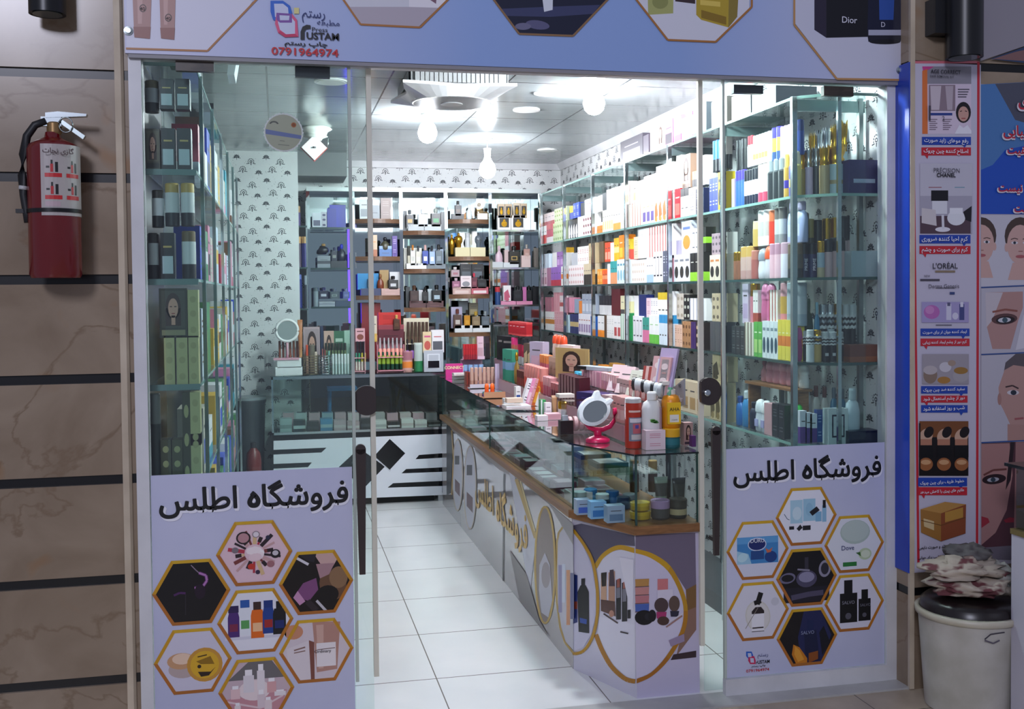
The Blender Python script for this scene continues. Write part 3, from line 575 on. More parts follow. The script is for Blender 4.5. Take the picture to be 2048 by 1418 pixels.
# picture one
A.rect(1845, 133, 1942, 268, '#d6c6d6').rect(1845, 133, 1942, 168, '#8d8a94').poly([(1844, 133), (1868, 133), (1846, 146)], '#c8458a').poly([(1844, 142), (1854, 138), (1855, 268), (1844, 268)], '#d9743a').rect(1857, 170, 1910, 222, '#8c7a84').poly([(1860, 172), (1882, 172), (1878, 220), (1862, 220)], '#c9bcc4').poly([(1890, 172), (1906, 172), (1904, 220), (1894, 220)], '#b7a9b2').rect(1858, 226, 1904, 231, '#2a4088')
for i in range(6): A.rect(1858, 238 + i * 4, 1874 - i % 2 * 3, 240 + i * 4, '#8a7a88').rect(1885, 238 + i * 4, 1903 - i % 3 * 3, 240 + i * 4, '#8a7a88')
for i in range(4): A.rect(1915, 178 + i * 5, 1938 - i * 2, 180 + i * 5, '#55505c')
A.ell(1926, 225, 15, 21, '#1c1518').ell(1926, 228, 10.5, 15, '#c79a8c').poly([(1908, 268), (1918, 250), (1926, 256), (1934, 250), (1942, 262), (1942, 268)], '#e6e3ec').line([(1919, 223), (1923, 222)], 1.6, '#2a1c1c').line([(1929, 222), (1933, 223)], 1.6, '#2a1c1c').line([(1922, 237), (1930, 237)], 2, '#a04848')
def tagbar(y0, y1, col, x0, x1, tip):
    A.rect(x0, y0, x1, y1, col)
    if tip > 0: A.poly([(x1 - 16, y1), (x1 - 9, y1), (x1 - 13, y1 + 6)], col)
    else: A.poly([(x0 + 7, y1), (x0 + 14, y1), (x0 + 12, y1 + 7)], col)
bars = [(274, 290, BLU, 1843, 1941, 1, 'رفع موهای زاید صورت'), (295, 311, RED, 1842, 1941, -1, 'اصلاح کننده چین چروک'), (470, 487, BLU, 1838, 1940, 1, 'کرم احیا کننده ضروری'), (492, 508, RED, 1838, 1940, -1, 'کرم برای صورت و چشم'),
        (657, 672, BLU, 1840, 1938, 1, 'ایجاد کننده جوان تر برای صورت'), (677, 692, RED, 1840, 1938, -1, 'کرم دور از چشم ایجاد کننده زیبایی'), (772, 787, BLU, 1841, 1934, 1, 'سفید کننده ضد چین چروک'), (791, 805, RED, 1841, 1934, -1, 'دور از چشم استعمال شود'), (810, 825, BLU, 1841, 1934, 1, 'شب و روز استفاده شود'),
        (955, 972, BLU, 1835, 1933, 1, 'خطوط ظریف برای چین چروک'), (974, 990, RED, 1835, 1933, -1, 'علایم های پیری را کاهش میدهد')]
for y0, y1, c, x0, x1, t, s in bars: tagbar(y0, y1, c, x0, x1, t)
# picture two
A.rect(1839, 327, 1943, 467, '#a9a5b4').rect(1839, 327, 1943, 392, '#c2bfcb').rect(1839, 432, 1940, 467, '#54404a').rect(1856, 374, 1882, 376, '#a07078').rect(1908, 374, 1928, 376, '#7fa0b0').rect(1861, 381, 1895, 402, '#14121a').rect(1863, 402, 1893, 428, '#d9d9e0').poly([(1842, 416), (1870, 420), (1872, 452), (1842, 446)], '#cdc6c8').ell(1911, 436, 18, 15, '#dfe0e6').rect(1898, 416, 1924, 428, '#e6e6ec').ell(1884, 459, 15, 5, '#e2dfe6').line([(1884, 430), (1885, 458)], 5, '#d9d7df').poly([(1925, 424), (1942, 412), (1941, 444), (1930, 440)], '#1c181e')
# picture three
A.rect(1869, 541, 1909, 545, '#8c7a64').rect(1839, 558, 1878, 562, '#4a4450').rect(1898, 584, 1908, 589, '#39487a').rect(1870, 575, 1908, 577, '#77737f').rect(1842, 604, 1936, 645, '#a49ac6').ell(1862, 624, 16, 14, '#b56ab0').ell(1858, 620, 9, 8, '#c888c0').rect(1891, 608, 1901, 640, '#cfcce0').rect(1893, 605, 1899, 612, '#5a5878').ell(1909, 632, 6, 7, '#d2cfe2').rect(1917, 608, 1927, 640, '#454a80').rect(1919, 604, 1925, 614, '#d9d7e6').rect(1870, 649, 1902, 651, '#6a6674')
# picture four
A.rect(1843, 708, 1936, 768, '#a19aa2').ell(1859, 750, 14, 17, '#8a7668').ell(1859, 740, 14, 9, '#b9b0b2').ell(1889, 734, 12, 10, '#c9c4cc').ell(1902, 726, 8, 6, '#a58f80').ell(1920, 752, 16, 12, '#aaa4a8').ell(1920, 741, 14, 7, '#9c7438').ell(1886, 760, 13, 7, '#a97a3c')
# picture five
A.rect(1837, 842, 1935, 951, '#171013').rect(1837, 842, 1935, 874, '#7a4a2a')
for x in (1850, 1886, 1921): A.ell(x, 872, 13, 16, '#c9a48c', 30).ell(x + 6, 864, 9, 12, '#1a1013', 30).rect(x - 13, 878, x + 12, 890, '#b07a62').ell(x, 928, 14, 13, '#9a5f38').ell(x, 924, 10, 5, '#c99a70').rect(x - 14, 890, x + 14, 914, '#100c10')
A.rect(1836, 846, 1839, 951, '#171013')
# picture six: stacked golden boxes
A.poly([(1839, 1018), (1888, 1003), (1930, 1008), (1880, 1026)], '#b98a4a').poly([(1839, 1018), (1880, 1026), (1880, 1082), (1840, 1064)], '#a07036').poly([(1880, 1026), (1930, 1008), (1929, 1066), (1880, 1082)], '#8c4a2c').poly([(1888, 1024), (1924, 1014), (1924, 1034), (1888, 1044)], '#b98a3e').poly([(1845, 1036), (1866, 1042), (1866, 1060), (1846, 1052)], '#d0b88a').line([(1840, 1040), (1880, 1050), (1929, 1034)], 1.5, '#6a4420')
A.build('printed_pictures', po)
PT = lambda x, y: at_y(x, y, YP - .009)
def ptext(b, x0, x1, y, c, bold=0, h=None): return btext(b, x0, x1, y, c, po, YP - .009, bold, h, P=PT)
for y0, y1, c, x0, x1, t, s in bars: ptext(s, x0 + 5, x1 - 5, y1 - 5.5, '#e9e6f0', .015)
ptext('AGE CORRECT', 1861, 1921, 147, '#23222c', .02); ptext('HAIR REMOVAL KIT', 1860, 1908, 155, '#33323c'); ptext('1', 1857, 1861, 241, '#44404c'); ptext('2', 1884, 1889, 241, '#44404c')
ptext('PRÉCISION', 1867, 1919, 345, '#55525c'); ptext('CHANEL', 1873, 1911, 354, '#17161c', .03); ptext("L'ORÉAL", 1865, 1915, 537, '#2a2830', .01); ptext('NEW', 1848, 1860, 554, '#44404c'); ptext('Derma Genesis', 1857, 1918, 576, '#44404c')
ptext('درخشندگی جلد و صورت دایمی', 1837, 1925, 1095, '#1d1a24', .02); ptext('استفاده از طرف شب برای جوانی', 1836, 1922, 1115, '#1d1a24', .02)
# big beauty poster further right
a, b = Pp(1961, 168), Pp(2048, 1125)
fp = empty('beauty_poster', (a.x, YP, b.z), 'large blue poster with red Persian lettering and faces of women beside the tall poster', 'poster')
MB().box(a.x, a.x + .62, YP - .0005, YP + .0005, b.z, a.z, mat('#b2aab6', .4)).build('printed_sheet', fp)
X2 = 2240
A = Art(Pp, N_, .001); A.xmin = 1961.5
A.poly([(1961, 169), (X2, 155), (X2, 430), (1961, 428)], '#1f4fb4').poly([(1961, 169), (X2, 155), (X2, 250), (2010, 300), (1985, 330), (1961, 340)], '#4a78b0').poly([(1990, 168), (X2, 155), (X2, 300), (2030, 240)], '#4d4f5e')
A.poly([(1961, 574), (X2, 562), (X2, 430), (1961, 430)], '#c5c2cc')
def face(cx, cy, s, skin, hair, half=0, eyes=True):
    A.ell(cx, cy - 26 * s, 33 * s, 40 * s, hair).poly([(cx - 16 * s, cy + 30 * s), (cx + 16 * s, cy + 30 * s), (cx + 26 * s, cy + 66 * s), (cx - 26 * s, cy + 66 * s)], skin).ell(cx, cy - 8 * s, 28 * s, 42 * s, skin)
    for q in (-1, 1):
        A.ell(cx + q * 29 * s, cy - 2 * s, 4 * s, 9 * s, skin).line([(cx + q * 5 * s, cy - 19.5 * s), (cx + q * 12 * s, cy - 21.5 * s), (cx + q * 20 * s, cy - 19 * s)], 1.8 * s, '#4a3430').ell(cx + q * 12 * s, cy - 12 * s, 7 * s, 3 * s, '#d9d4d8').ell(cx + q * 12 * s, cy - 12 * s, 3 * s, 3 * s, '#2e3440')
    A.line([(cx - 4 * s, cy + 6 * s), (cx + 5 * s, cy + 6 * s)], 2 * s, '#9c6c64').ell(cx, cy + 17 * s, 10 * s, 3.5 * s, '#a85a5e')
face(1962, 495, .92, '#c9a39a', '#4a3a34'); face(2040, 497, .95, '#c9a39a', '#4a3a34')
A.line([(1961, 575), (X2, 563)], 2.5, '#33508c').poly([(1961, 577), (X2, 565), (X2, 705), (1961, 708)], '#b9b5c0')
A.poly([(1970, 585), (2045, 583), (2045, 615), (2036, 640), (2020, 698), (1984, 698), (1972, 650)], '#b28a84').poly([(1970, 585), (2005, 585), (1984, 640), (1972, 655)], '#c5bcc2').ell(2008, 638, 26, 11, '#5a3c3c', -4).ell(2010, 640, 19, 7.5, '#241a1e', -4).ell(2008, 640, 13, 5, '#c9c9d0', -4).ell(2009, 640, 5.5, 5, '#3d5560').line([(1984, 624), (2010, 619), (2034, 622)], 4, '#8a5248').poly([(2046, 630), (2070, 628), (2080, 690), (2030, 700)], '#d2ced6')
A.line([(1961, 709), (X2, 697)], 2.5, '#33508c').poly([(1961, 711), (X2, 699), (X2, 882), (1961, 884)], '#bab6c0')
A.poly([(2002, 770), (2010, 725), (2030, 708), (2060, 706), (2060, 760)], '#5b5256').poly([(1996, 775), (2008, 740), (2026, 730), (2060, 735), (2060, 840), (2040, 868), (2020, 850), (2006, 820), (1998, 805)], '#b68f86').poly([(2014, 848), (2060, 850), (2060, 882), (2014, 882)], '#b0887f').line([(2010, 774), (2024, 771), (2036, 777)], 3, '#3c2a2a').ell(2025, 785, 12, 5, '#d0c9ce').ell(2026, 785, 6, 5, '#27303c').line([(2028, 838), (2046, 836)], 4, '#a0585c').ell(1998, 798, 4, 12, '#a67c74')
A.line([(1961, 885), (X2, 872)], 2.5, '#33508c').poly([(1961, 887), (X2, 874), (X2, 1122), (1961, 1116)], '#54323a')
A.poly([(1961, 888), (2018, 886), (2024, 950), (2012, 1020), (1990, 1065), (1961, 1090)], '#a87c78').poly([(2020, 884), (2028, 884), (2020, 960), (2010, 980)], '#2c1c22').ell(1987, 958, 24, 10, '#2c1a20', -6).ell(1985, 959, 12, 4.5, '#a9a6b0', -6).ell(1985, 959, 5, 4.5, '#30404c').line([(1966, 950), (1985, 940), (2012, 938)], 4, '#6a3c38').poly([(1961, 1032), (1975, 1036), (1978, 1044), (1961, 1056)], '#9c2f3c').poly([(2006, 1040), (2018, 1034), (2030, 1036), (2030, 1044), (2010, 1045)], '#8c2434').poly([(2030, 884), (2060, 884), (2060, 1090), (2026, 1080)], '#9b706e')
A.poly([(1961, 1095), (X2, 1075), (X2, 1122), (1961, 1118)], '#6d6570').build('printed_pictures', fp)
for s, x0, x1, y in (('ی', 2036, 2056, 212), ('زیبایی', 2006, 2062, 272), ('کیفیت', 2014, 2066, 308), ('نیست', 1996, 2044, 383), ('است', 2028, 2064, 424)):
    p0, p1 = at_y(x0, y, YP - .006), at_y(x1, y, YP - .006); p0.z = p1.z
    text_on(s, mat('#d9d2da', .5), fp, p0 - Vector((.006, 0, .004)), p1 + Vector((.004, 0, -.004)), UPZ, 'lettering_outline', .05, .001)
    text_on(s, mat('#b8203a', .5), fp, p0, p1, UPZ, 'lettering', .02, .0018)
# slanting banner corner above the big poster
mb = MB(); p = [at_y(*q, YP - .012) for q in ((1961, -60), (2240, -60), (2240, 40), (2046, 93), (1961, 122))]
for d in (0, .004): mb.face([q + Vector((0, d, 0)) for q in p], mat('#8f8a92', .4))
bb = mb.build('neighbour_banner'); tag(bb, 'pale grey slanting banner corner above the blue beauty poster', 'banner')
A = Art(lambda x, y: at_y(x, y, YP - .012), N_, .001); A.poly([(1980, 118), (2046, 95), (2240, 42), (2240, 120), (2048, 126)], '#2a3c5c').poly([(1985, 118), (2030, 104), (2048, 100), (2048, 122)], '#7d5c5a').build('printed_picture', bb)

# fire extinguisher
c0 = at_y(109, 420, -.1); R_ = .084; zt_, zb_ = at_y(109, 283, -.1).z, at_y(109, 556, -.1).z
ex = empty('fire_extinguisher', (c0.x, -.1, zb_), 'red fire extinguisher with black hose hanging on the marble pillar', 'fire extinguisher')
REDP = mat('#660b10', .22, 0, 0, .4)
CX, CY = c0.x, -.1
mb = MB(); H_ = zt_ - zb_
mb.lathe([(R_ - .006, 0), (R_, .012), (R_, H_ - .03), (R_ - .008, H_ - .012), (R_ - .03, H_), (.028, H_ + .012), (.024, H_ + .03)], REDP, 32, (CX, CY, zb_), smooth=True); mb.build('cylinder', ex)
def arc(t, z, r=R_ + .0012): a = math.radians(t); return Vector((CX + math.sin(a) * r, CY - math.cos(a) * r, z))
zl = lambda py: at_y(109, py, -.15).z
mb = MB()
def arcrect(t0, t1, z0, z1, h, r):
    n = max(1, int(abs(t1 - t0) / 8))
    for i in range(n):
        a, b = t0 + (t1 - t0) * i / n, t0 + (t1 - t0) * (i + 1) / n; mb.face([arc(a, z0, r), arc(b, z0, r), arc(b, z1, r), arc(a, z1, r)], mat(h, .4))
r1, r2, r3 = R_ + .0012, R_ + .0018, R_ + .0024
arcrect(-17, 100, zl(432), zl(290), '#b0a8a5', r1)
for t in (-8, 38):
    for k, (ya, yb) in enumerate(((318, 356), (362, 400))):
        arcrect(t, t + 36, zl(yb), zl(yb - 8), '#c0282c', r2); arcrect(t + 12, t + 18, zl(yb - 10), zl(ya + 12), '#b8242a', r2); arcrect(t + 13, t + 17, zl(ya + 12), zl(ya + 4), '#1c1a1c', r2); arcrect(t + 22, t + 28, zl(yb - 10), zl(ya + 8), '#1c1a1c', r2); arcrect(t + 3, t + 10, zl(ya + 20), zl(ya + 16), '#1c1a1c', r2)
arcrect(-8, 24, zl(414), zl(404), '#b9a2a8', r2)
mb.build('label', ex)
a, b = arc(-10, zl(309)), arc(62, zl(309)); text_on('گازی نجات', mat('#5a4a4a', .5), ex, a + Vector((.0, -.02, 0)), b + Vector((0, -.02, 0)), UPZ, 'label_lettering', .02, .004)
mb = MB(); mb.lathe([(R_ + .004, 0), (R_ + .004, .013)], BLACKSTRIP, 32, (CX, CY, zl(425))); mb.box(CX - R_ - .035, CX - R_ + .02, CY - .02, CY + .0, zl(425), zl(425) + .014, BLACKSTRIP); mb.build('strap', ex)
zv = zt_ + .02
mb = MB(); mb.lathe([(.02, 0), (.024, .01), (.024, .04), (.018, .045)], mat('#9a7a50', .35, .6), 14, (CX + .005, CY, zv)); mb.box(CX - .035, CX + .03, CY - .012, CY + .012, zv + .03, zv + .062, CHROME); valve_ = mb.build('valve', ex)
mb = MB(); mb.prism([(CX - .02, zv + .058), (CX + .11, zv + .066), (CX + .112, zv + .074), (CX + .02, zv + .08), (CX - .02, zv + .075)], CY - .014, CY + .014, CHROME, 'y'); mb.build('carry_lever', ex)
mb = MB(); mb.prism([(CX + .02, zv + .045), (CX + .03, zv + .055), (CX + .105, zv - .0), (CX + .098, zv - .012)], CY - .012, CY + .012, STEEL, 'y'); mb.build('squeeze_lever', ex)
mb = MB(); mb.tube([(CX + .045 + .022 * math.cos(t), CY - .016, zv + .035 + .026 * math.sin(t)) for t in [k * PI / 8 for k in range(16)]], .0022, STEEL, 6, True); mb.build('pull_ring', valve_)
hp = [at_y(x, y, -.11) for x, y in ((92, 242), (70, 250), (54, 272), (46, 310), (44, 350), (48, 390), (54, 425), (57, 445))]
mb = MB(); mb.tube(hp, [.012, .013, .0135, .0135, .0135, .014, .014, .014], mat('#16171a', .5), 10); hose_ = mb.build('hose', ex)
mb = MB(); mb.tube([hp[4] + Vector((.003, -.001, -.05)), hp[5] + Vector((0, -.001, .03))], .0152, mat('#b9b9b9', .4), 10); mb.build('hose_band', hose_)
MB().box(CX - .03, CX + .03, CY + .06, -.0, zt_ - .1, zt_ - .05, STEEL).build('wall_bracket', ex)
# round black wall lamps
for (xa, xb, yb_, yc, lab, wallx) in ((57, 132, 20, -.09, 'black cylinder wall lamp above the fire extinguisher', 0), (1897, 1960, 107, -.2, 'black cylinder wall lamp above the tall white poster', 1)):
    p, q = at_y(xa, yb_ - 5, yc), at_y(xb, yb_ - 5, yc); r = (q.x - p.x) / 2; cx = (p.x + q.x) / 2; z0 = at_y((xa + xb) / 2, yb_, yc - r).z
    l = empty('wall_lamp', (cx, yc, z0), lab, 'wall lamp'); yw = 0 if not wallx else -.11
    MB().lathe([(r - .006, .004), (r, 0), (r, .34), (r - .004, .344)], mat('#101114', .35), 28, (cx, yc, z0)).build('shade', l); sh = bpy.data.objects[l.name].children[0] if False else [o for o in COL.objects if o.parent is l][-1]
    MB().lathe([(r - .012, .0), (r - .012, .003)], mat('#4c5250', .15), 24, (cx, yc, z0 - .001)).build('lens', sh)
    MB().box(cx - .05, cx + .05, yc + r - .005, yw, z0 + .1, z0 + .22, mat('#131418', .4)).build('wall_mount', l)
    if wallx: MB().box(cx - r - .045, cx - r + .03, yw - .07, yw, z0 + .1, z0 + .24, mat('#131418', .4)).build('side_box', l)
# dustbin with folded cloth bags on top
YBN = -.31; c = at_y(1938, 1215, YBN); zr_ = c.z
bn = empty('dustbin', (c.x, YBN, 0), 'scuffed off-white plastic dustbin in front of the striped pillar', 'dustbin')
BINM = m_mottle('scuffed_plastic', '#a9a59a', '#c2bfb8', 6, .45); rb = (at_y(2027, 1215, YBN).x - at_y(1848, 1215, YBN).x) / 2
mb = MB(); mb.lathe([(rb * .82, 0), (rb * .95, zr_ - .012)], BINM, 36, (c.x, YBN, 0), smooth=True); mb.build('bucket', bn)
mb = MB(); mb.lathe([(rb * .95, zr_ - .026), (rb, zr_ - .022), (rb * 1.01, zr_), (rb * .94, zr_ + .004), (rb * .9, zr_ - .05)], m_mottle('yellowed_rim', '#b0a892', '#c6c0b0', 6, .4), 36, (c.x, YBN, 0), smooth=True); mb.build('rim', bn)
mb = MB(); mb.lathe([(rb * .93, zr_ - .012), (rb * .9, zr_ + .028), (rb * .8, zr_ + .045), (rb * .3, zr_ + .05)], mat('#1c1616', .3), 30, (c.x, YBN, 0), smooth=True); mb.build('black_liner', bn)
A = Art(lambda x, y: at_y(x, y, YBN - rb * .93), N_, .004); A.line([(1968, 1278), (1980, 1268), (2008, 1264)], 2.5, '#3a3640').line([(1968, 1280), (1985, 1286), (1998, 1280)], 3, '#5a5560').build('scribble', bn)
def lump(name, cx, cy, cz, rx, ry, rz, seed, amp, m, label, cat, group=None, nu=30, nv=16):
    vs, fs = [], []
    for j in range(nv + 1):
        th = PI * j / nv
        for i in range(nu):
            ph = 2 * PI * i / nu; d = Vector((math.sin(th) * math.cos(ph), math.sin(th) * math.sin(ph), math.cos(th)))
            q = 1 + amp * mnoise.fractal(d * 2.3 + Vector((seed, 0, 0)), .8, 2.1, 4) + amp * .6 * math.sin(7 * d.z + 5 * mnoise.noise(d * 1.7 + Vector((0, seed, 0))))
            zz = max(d.z * q, -.55); vs.append((cx + d.x * rx * q, cy + d.y * ry * q, cz + zz * rz))
    for j in range(nv):
        for i in range(nu): k = (i + 1) % nu; fs.append((j * nu + i, (j + 1) * nu + i, (j + 1) * nu + k, j * nu + k))
    me = bpy.data.meshes.new(name); me.from_pydata(vs, [], fs); me.materials.append(m); me.polygons.foreach_set('use_smooth', [True] * len(fs)); me.update()
    o = bpy.data.objects.new(name, me); COL.objects.link(o); return tag(o, label, cat, group)
CLOTH = m_mottle('floral_cloth', '#b9ac9c', '#6d3c40', 12, .8, .52, .6, 2); GREYC = m_mottle('grey_cloth', '#4a4648', '#6a6664', 7, .8)
zc = zr_ + .075
lump('cloth_bag', c.x - .0, YBN - .01, zc + .02, .155, .12, .045, 1.7, .3, CLOTH, 'crumpled off-white floral cloth bag, lower of two on the dustbin', 'cloth bag')
lump('cloth_bag', c.x - .03, YBN, zc + .085, .15, .1, .045, 4.2, .3, CLOTH, 'folded off-white floral cloth bag, upper of two on the dustbin', 'cloth bag')
lump('cloth_bag', c.x + .02, YBN + .05, zc + .13, .09, .07, .035, 7.1, .3, GREYC, 'dark grey crumpled bag on top of the floral cloth bags', 'bag')
lump('cloth_bag', c.x + .12, YBN, zc + .05, .06, .09, .05, 9.4, .25, m_mottle('pale_grey_cloth', '#8d8c86', '#a9a79f', 6, .8), 'pale grey crumpled bag between dustbin top and the white counter', 'bag')
# neighbour's counter cut by the picture's right edge
YB_ = -.49; YA = -1.15; a = at_y(2023, 1056, YB_); zc = a.z
nc = empty('display_counter', (a.x, -.8, 0), 'white display counter with brass edged top beside the dustbin', 'counter')
MB().box(a.x, a.x + .9, YA, YB_, -.004, zc - .02, m_mottle('white_laminate', '#b9b6c4', '#c6c4d0', 2, .35)).build('base', nc)
MB().box(a.x - .006, a.x + .9, YA, YB_, zc - .02, zc, mat('#8a7a4c', .3, .6)).build('brass_edge', nc)
zg = at_y(2010, 926, YB_).z
MB().box(a.x + .012, a.x + .9, YA + .01, YB_ - .01, zc, zg - .012, glassy('smoky_case_glass', (.6, .66, .62), 1)).build('glass_case', nc)
MB().box(a.x - .025, a.x + .9, YA, YB_ + .01, zg - .012, zg, mat('#1c2024', .1)).build('glass_top', nc)
jr = MB().lathe([(.045, 0), (.05, .02), (.05, .07), (.042, .085)], mat('#8fa07c', .4), 16, (a.x + .07, -.56, zc + .001)).build('jar'); tag(jr, 'pale green jar inside the glass case of the white counter', 'jar')
jl = MB().lathe([(.046, 0), (.046, .02)], mat('#d9d6cc', .4), 16, (a.x + .07, -.56, zc + .085)).build('lid', jr)
# ------------------------------------------------------------------ ceiling things and bulbs
BULBS = {2.78: 270, 1.8: 240, 3.8: 120, .5: 500}  # the last one is added, unseen behind the banner, to brighten the entrance
for (px, py, X, Y, lab) in ((855, 266, .972, 2.78, 'glowing bulb on a short socket below the ceiling fan'), (1188, 207, 1.75, 1.8, 'glowing bulb nearest the entrance above the glass counter'), (975, 340, 1.548, 3.8, 'glowing bulb hanging on a wire before the back wall'), (0, 0, 1.5, .5, 'unseen bulb added high behind the shop banner over the entrance')):
    p = at_y(px, py, Y) if px else Vector((X, Y, 2.69)); r = .062; BULB = mat('#f4f8ff', .4, 0, BULBS[Y])
    l = empty('light_bulb', (p.x, Y, p.z), lab, 'light bulb', 'hanging light bulbs')
    MB().lathe([(.018, min(.105, ZC - p.z - .01)), (.03, .07), (.05, .045), (r, .0), (.052, -.036), (.032, -.056), (.008, -.064)], BULB, 12, (p.x, Y, p.z), smooth=True).build('bulb', l)
    MB().lathe([(.022, .085), (.026, min(.14, ZC - .03 - p.z + .02)), (.03, min(.16, ZC - p.z - .002))], mat('#dfe2e2', .4), 14, (p.x, Y, p.z), smooth=True).build('socket', l)
    MB().tube([(p.x, Y, min(p.z + .15, ZC - .004)), (p.x, Y, ZC)], .005, mat('#d5d8d8', .5), 6).build('wire', l)
    MB().lathe([(.045, 0), (.04, .012)], mat('#dfe2e2', .4), 16, (p.x, Y, ZC - .012)).build('ceiling_rose', l)
for i, (px, py, r) in enumerate(((1097, 187, .085), (1053, 221, .085), (1095, 301, .085), (662, 164, .09))):
    p = at_z(px, py, ZC - .004)
    l = empty('ceiling_light', (p.x, p.y, ZC - .006), ['round flat unlit ceiling light nearest the entrance, right of the fan', 'second round unlit ceiling light, deeper than its neighbour right of fan', 'round flat unlit ceiling light close to the back wall', 'round flat unlit ceiling light left of the fan behind the glass'][i], 'ceiling light', 'recessed round ceiling lights')
    MB().lathe([(r, .0), (r, .006)], mat('#eef0ee', .35), 26, (p.x, p.y, ZC - .006)).build('trim_ring', l); MB().lathe([(r * .82, -.002), (r * .82, .001)], mat('#dfe1dd', .5), 24, (p.x, p.y, ZC - .006)).build('diffuser', l)
# box ceiling fan
fc = at_z(903, 188, 2.72); fx, fy = fc.x, fc.y; FW_ = mat('#c6caca', .3); VENT = mat('#8d9292', .4)
fn = empty('ceiling_fan', (fx, fy, ZC - .12), 'white box ceiling fan with round slatted grille and four curved corners', 'ceiling fan')
mb = MB(); n = 12; pts = []
for s in range(4):
    for k in range(n):
        t = k / n; a = PI / 4 + s * PI / 2 + t * PI / 2; r = .42 - .175 * math.sin(t * PI) ** .8; pts.append((fx + r * math.cos(a), fy + r * math.sin(a)))
ci = [(fx + .215 * math.cos(PI / 4 + k * 2 * PI / 48), fy + .215 * math.sin(PI / 4 + k * 2 * PI / 48)) for k in range(48)]
for k in range(48):
    j = (k + 1) % 48; t = (k % n) / n; t2 = ((k % n) + 1) / n
    zo = lambda q: ZC - .055 + .03 * (1 - math.sin(q * PI)); z0, z1 = ZC - .12, ZC - .12
    A_, B_ = pts[k], pts[j]; za, zb2 = ZC - .075, ZC - .075
    mb.face([(A_[0], A_[1], za), (B_[0], B_[1], zb2), (ci[j][0], ci[j][1], z0), (ci[k][0], ci[k][1], z0)], FW_, True)
    mb.face([(A_[0], A_[1], ZC - .06), (B_[0], B_[1], ZC - .06), (B_[0], B_[1], zb2), (A_[0], A_[1], za)], FW_)
    mb.face([(A_[0], A_[1], ZC - .06), (B_[0], B_[1], ZC - .06), (ci[j][0], ci[j][1], ZC - .06), (ci[k][0], ci[k][1], ZC - .06)], FW_)
mb.build('frame', fn)
mb = MB()
for k in range(-12, 13):
    q = k / 13 * .21; h = math.sqrt(max(.21 ** 2 - q * q, 0)); mb.box(fx - h, fx + h, fy + q - .003, fy + q + .003, ZC - .122, ZC - .105, FW_)
mb.tube([(fx + .212 * math.cos(k * PI / 18), fy + .212 * math.sin(k * PI / 18), ZC - .115) for k in range(36)], .008, FW_, 6, True); mb.build('grille', fn)
MB().lathe([(.06, -.128), (.055, -.1)], FW_, 18, (fx, fy, ZC)).build('hub', fn)
for s in range(4):
    a = PI / 2 * s; mb = MB()
    for k in range(-9, 10):
        u = k * .024; d = .2; mb.box(-.0025, .0025, -.04, .04, -.03, .03, VENT); i = len(mb.v) - 8
        for q in range(i, i + 8): v = Vector(mb.v[q]) * 1; v = Vector((v.x, v.y * .35, v.z * .9)) + Vector((.262, u, -.032)); mb.v[q] = (fx + v.x * math.cos(a) - v.y * math.sin(a), fy + v.x * math.sin(a) + v.y * math.cos(a), ZC + v.z)
    mb.build('side_vent', fn)
MB().box(fx - .25, fx + .25, fy - .25, fy + .25, ZC - .062, ZC, mat('#7d8282', .5)).build('housing', fn)
# white metal channel of the ceiling, hung over the left shelves
p, q = at_y(422, 190, .9), at_y(440, 150, .9)
mb = MB(); mb.prism([(-.20, 2.60), (-.17, 2.60), (-.135, ZC), (-.175, ZC)], .8, 1.0, mat('#c9d4d6', .3), 'y'); mb.build('shelf_bracket')
tag(bpy.data.objects['shelf_bracket'], 'pale slanting metal bracket between ceiling and left wall shelves', 'bracket')
# white device under an ornate fitting
p = at_y(628, 297, 3.45); t = at_z(630, 258, ZC)
dv = empty('ceiling_device', (p.x, 3.45, p.z), 'white diamond-shaped device with red edges under an ornate white ceiling fitting', 'device')
MB().lathe([(.10, .0), (.115, -.012), (.085, -.03), (.075, -.055), (.085, -.062), (.05, -.075), (.04, -.09)], mat('#e2e2da', .4), 20, (t.x, 3.45, ZC), smooth=True).build('fitting', dv)
mb = MB(); s = .085; mb.prism([(p.x, p.z + s), (p.x - s, p.z), (p.x, p.z - s), (p.x + s, p.z)], 3.40, 3.43, mat('#e9ebea', .35), 'y'); mb.build('face_plate', dv)
s = .092; mb = MB(); mb.prism([(p.x, p.z + s), (p.x - s, p.z), (p.x, p.z - s), (p.x + s, p.z)], 3.43, 3.445, mat('#a8403a', .4), 'y'); mb.build('red_edge', dv)
MB().lathe([(.012, 0), (.012, .01)], mat('#3a3a3a', .4), 10, (p.x, 3.395, p.z - .005)).build('sensor', dv)
MB().tube([(p.x, 3.44, p.z + .05), (t.x, 3.45, ZC - .08)], .012, STEEL, 8).build('stem', dv)
MB().tube([(p.x + .09, 3.44, p.z), (p.x + .1, 3.44, p.z + .07)], .005, STEEL, 6).build('aerial', dv)

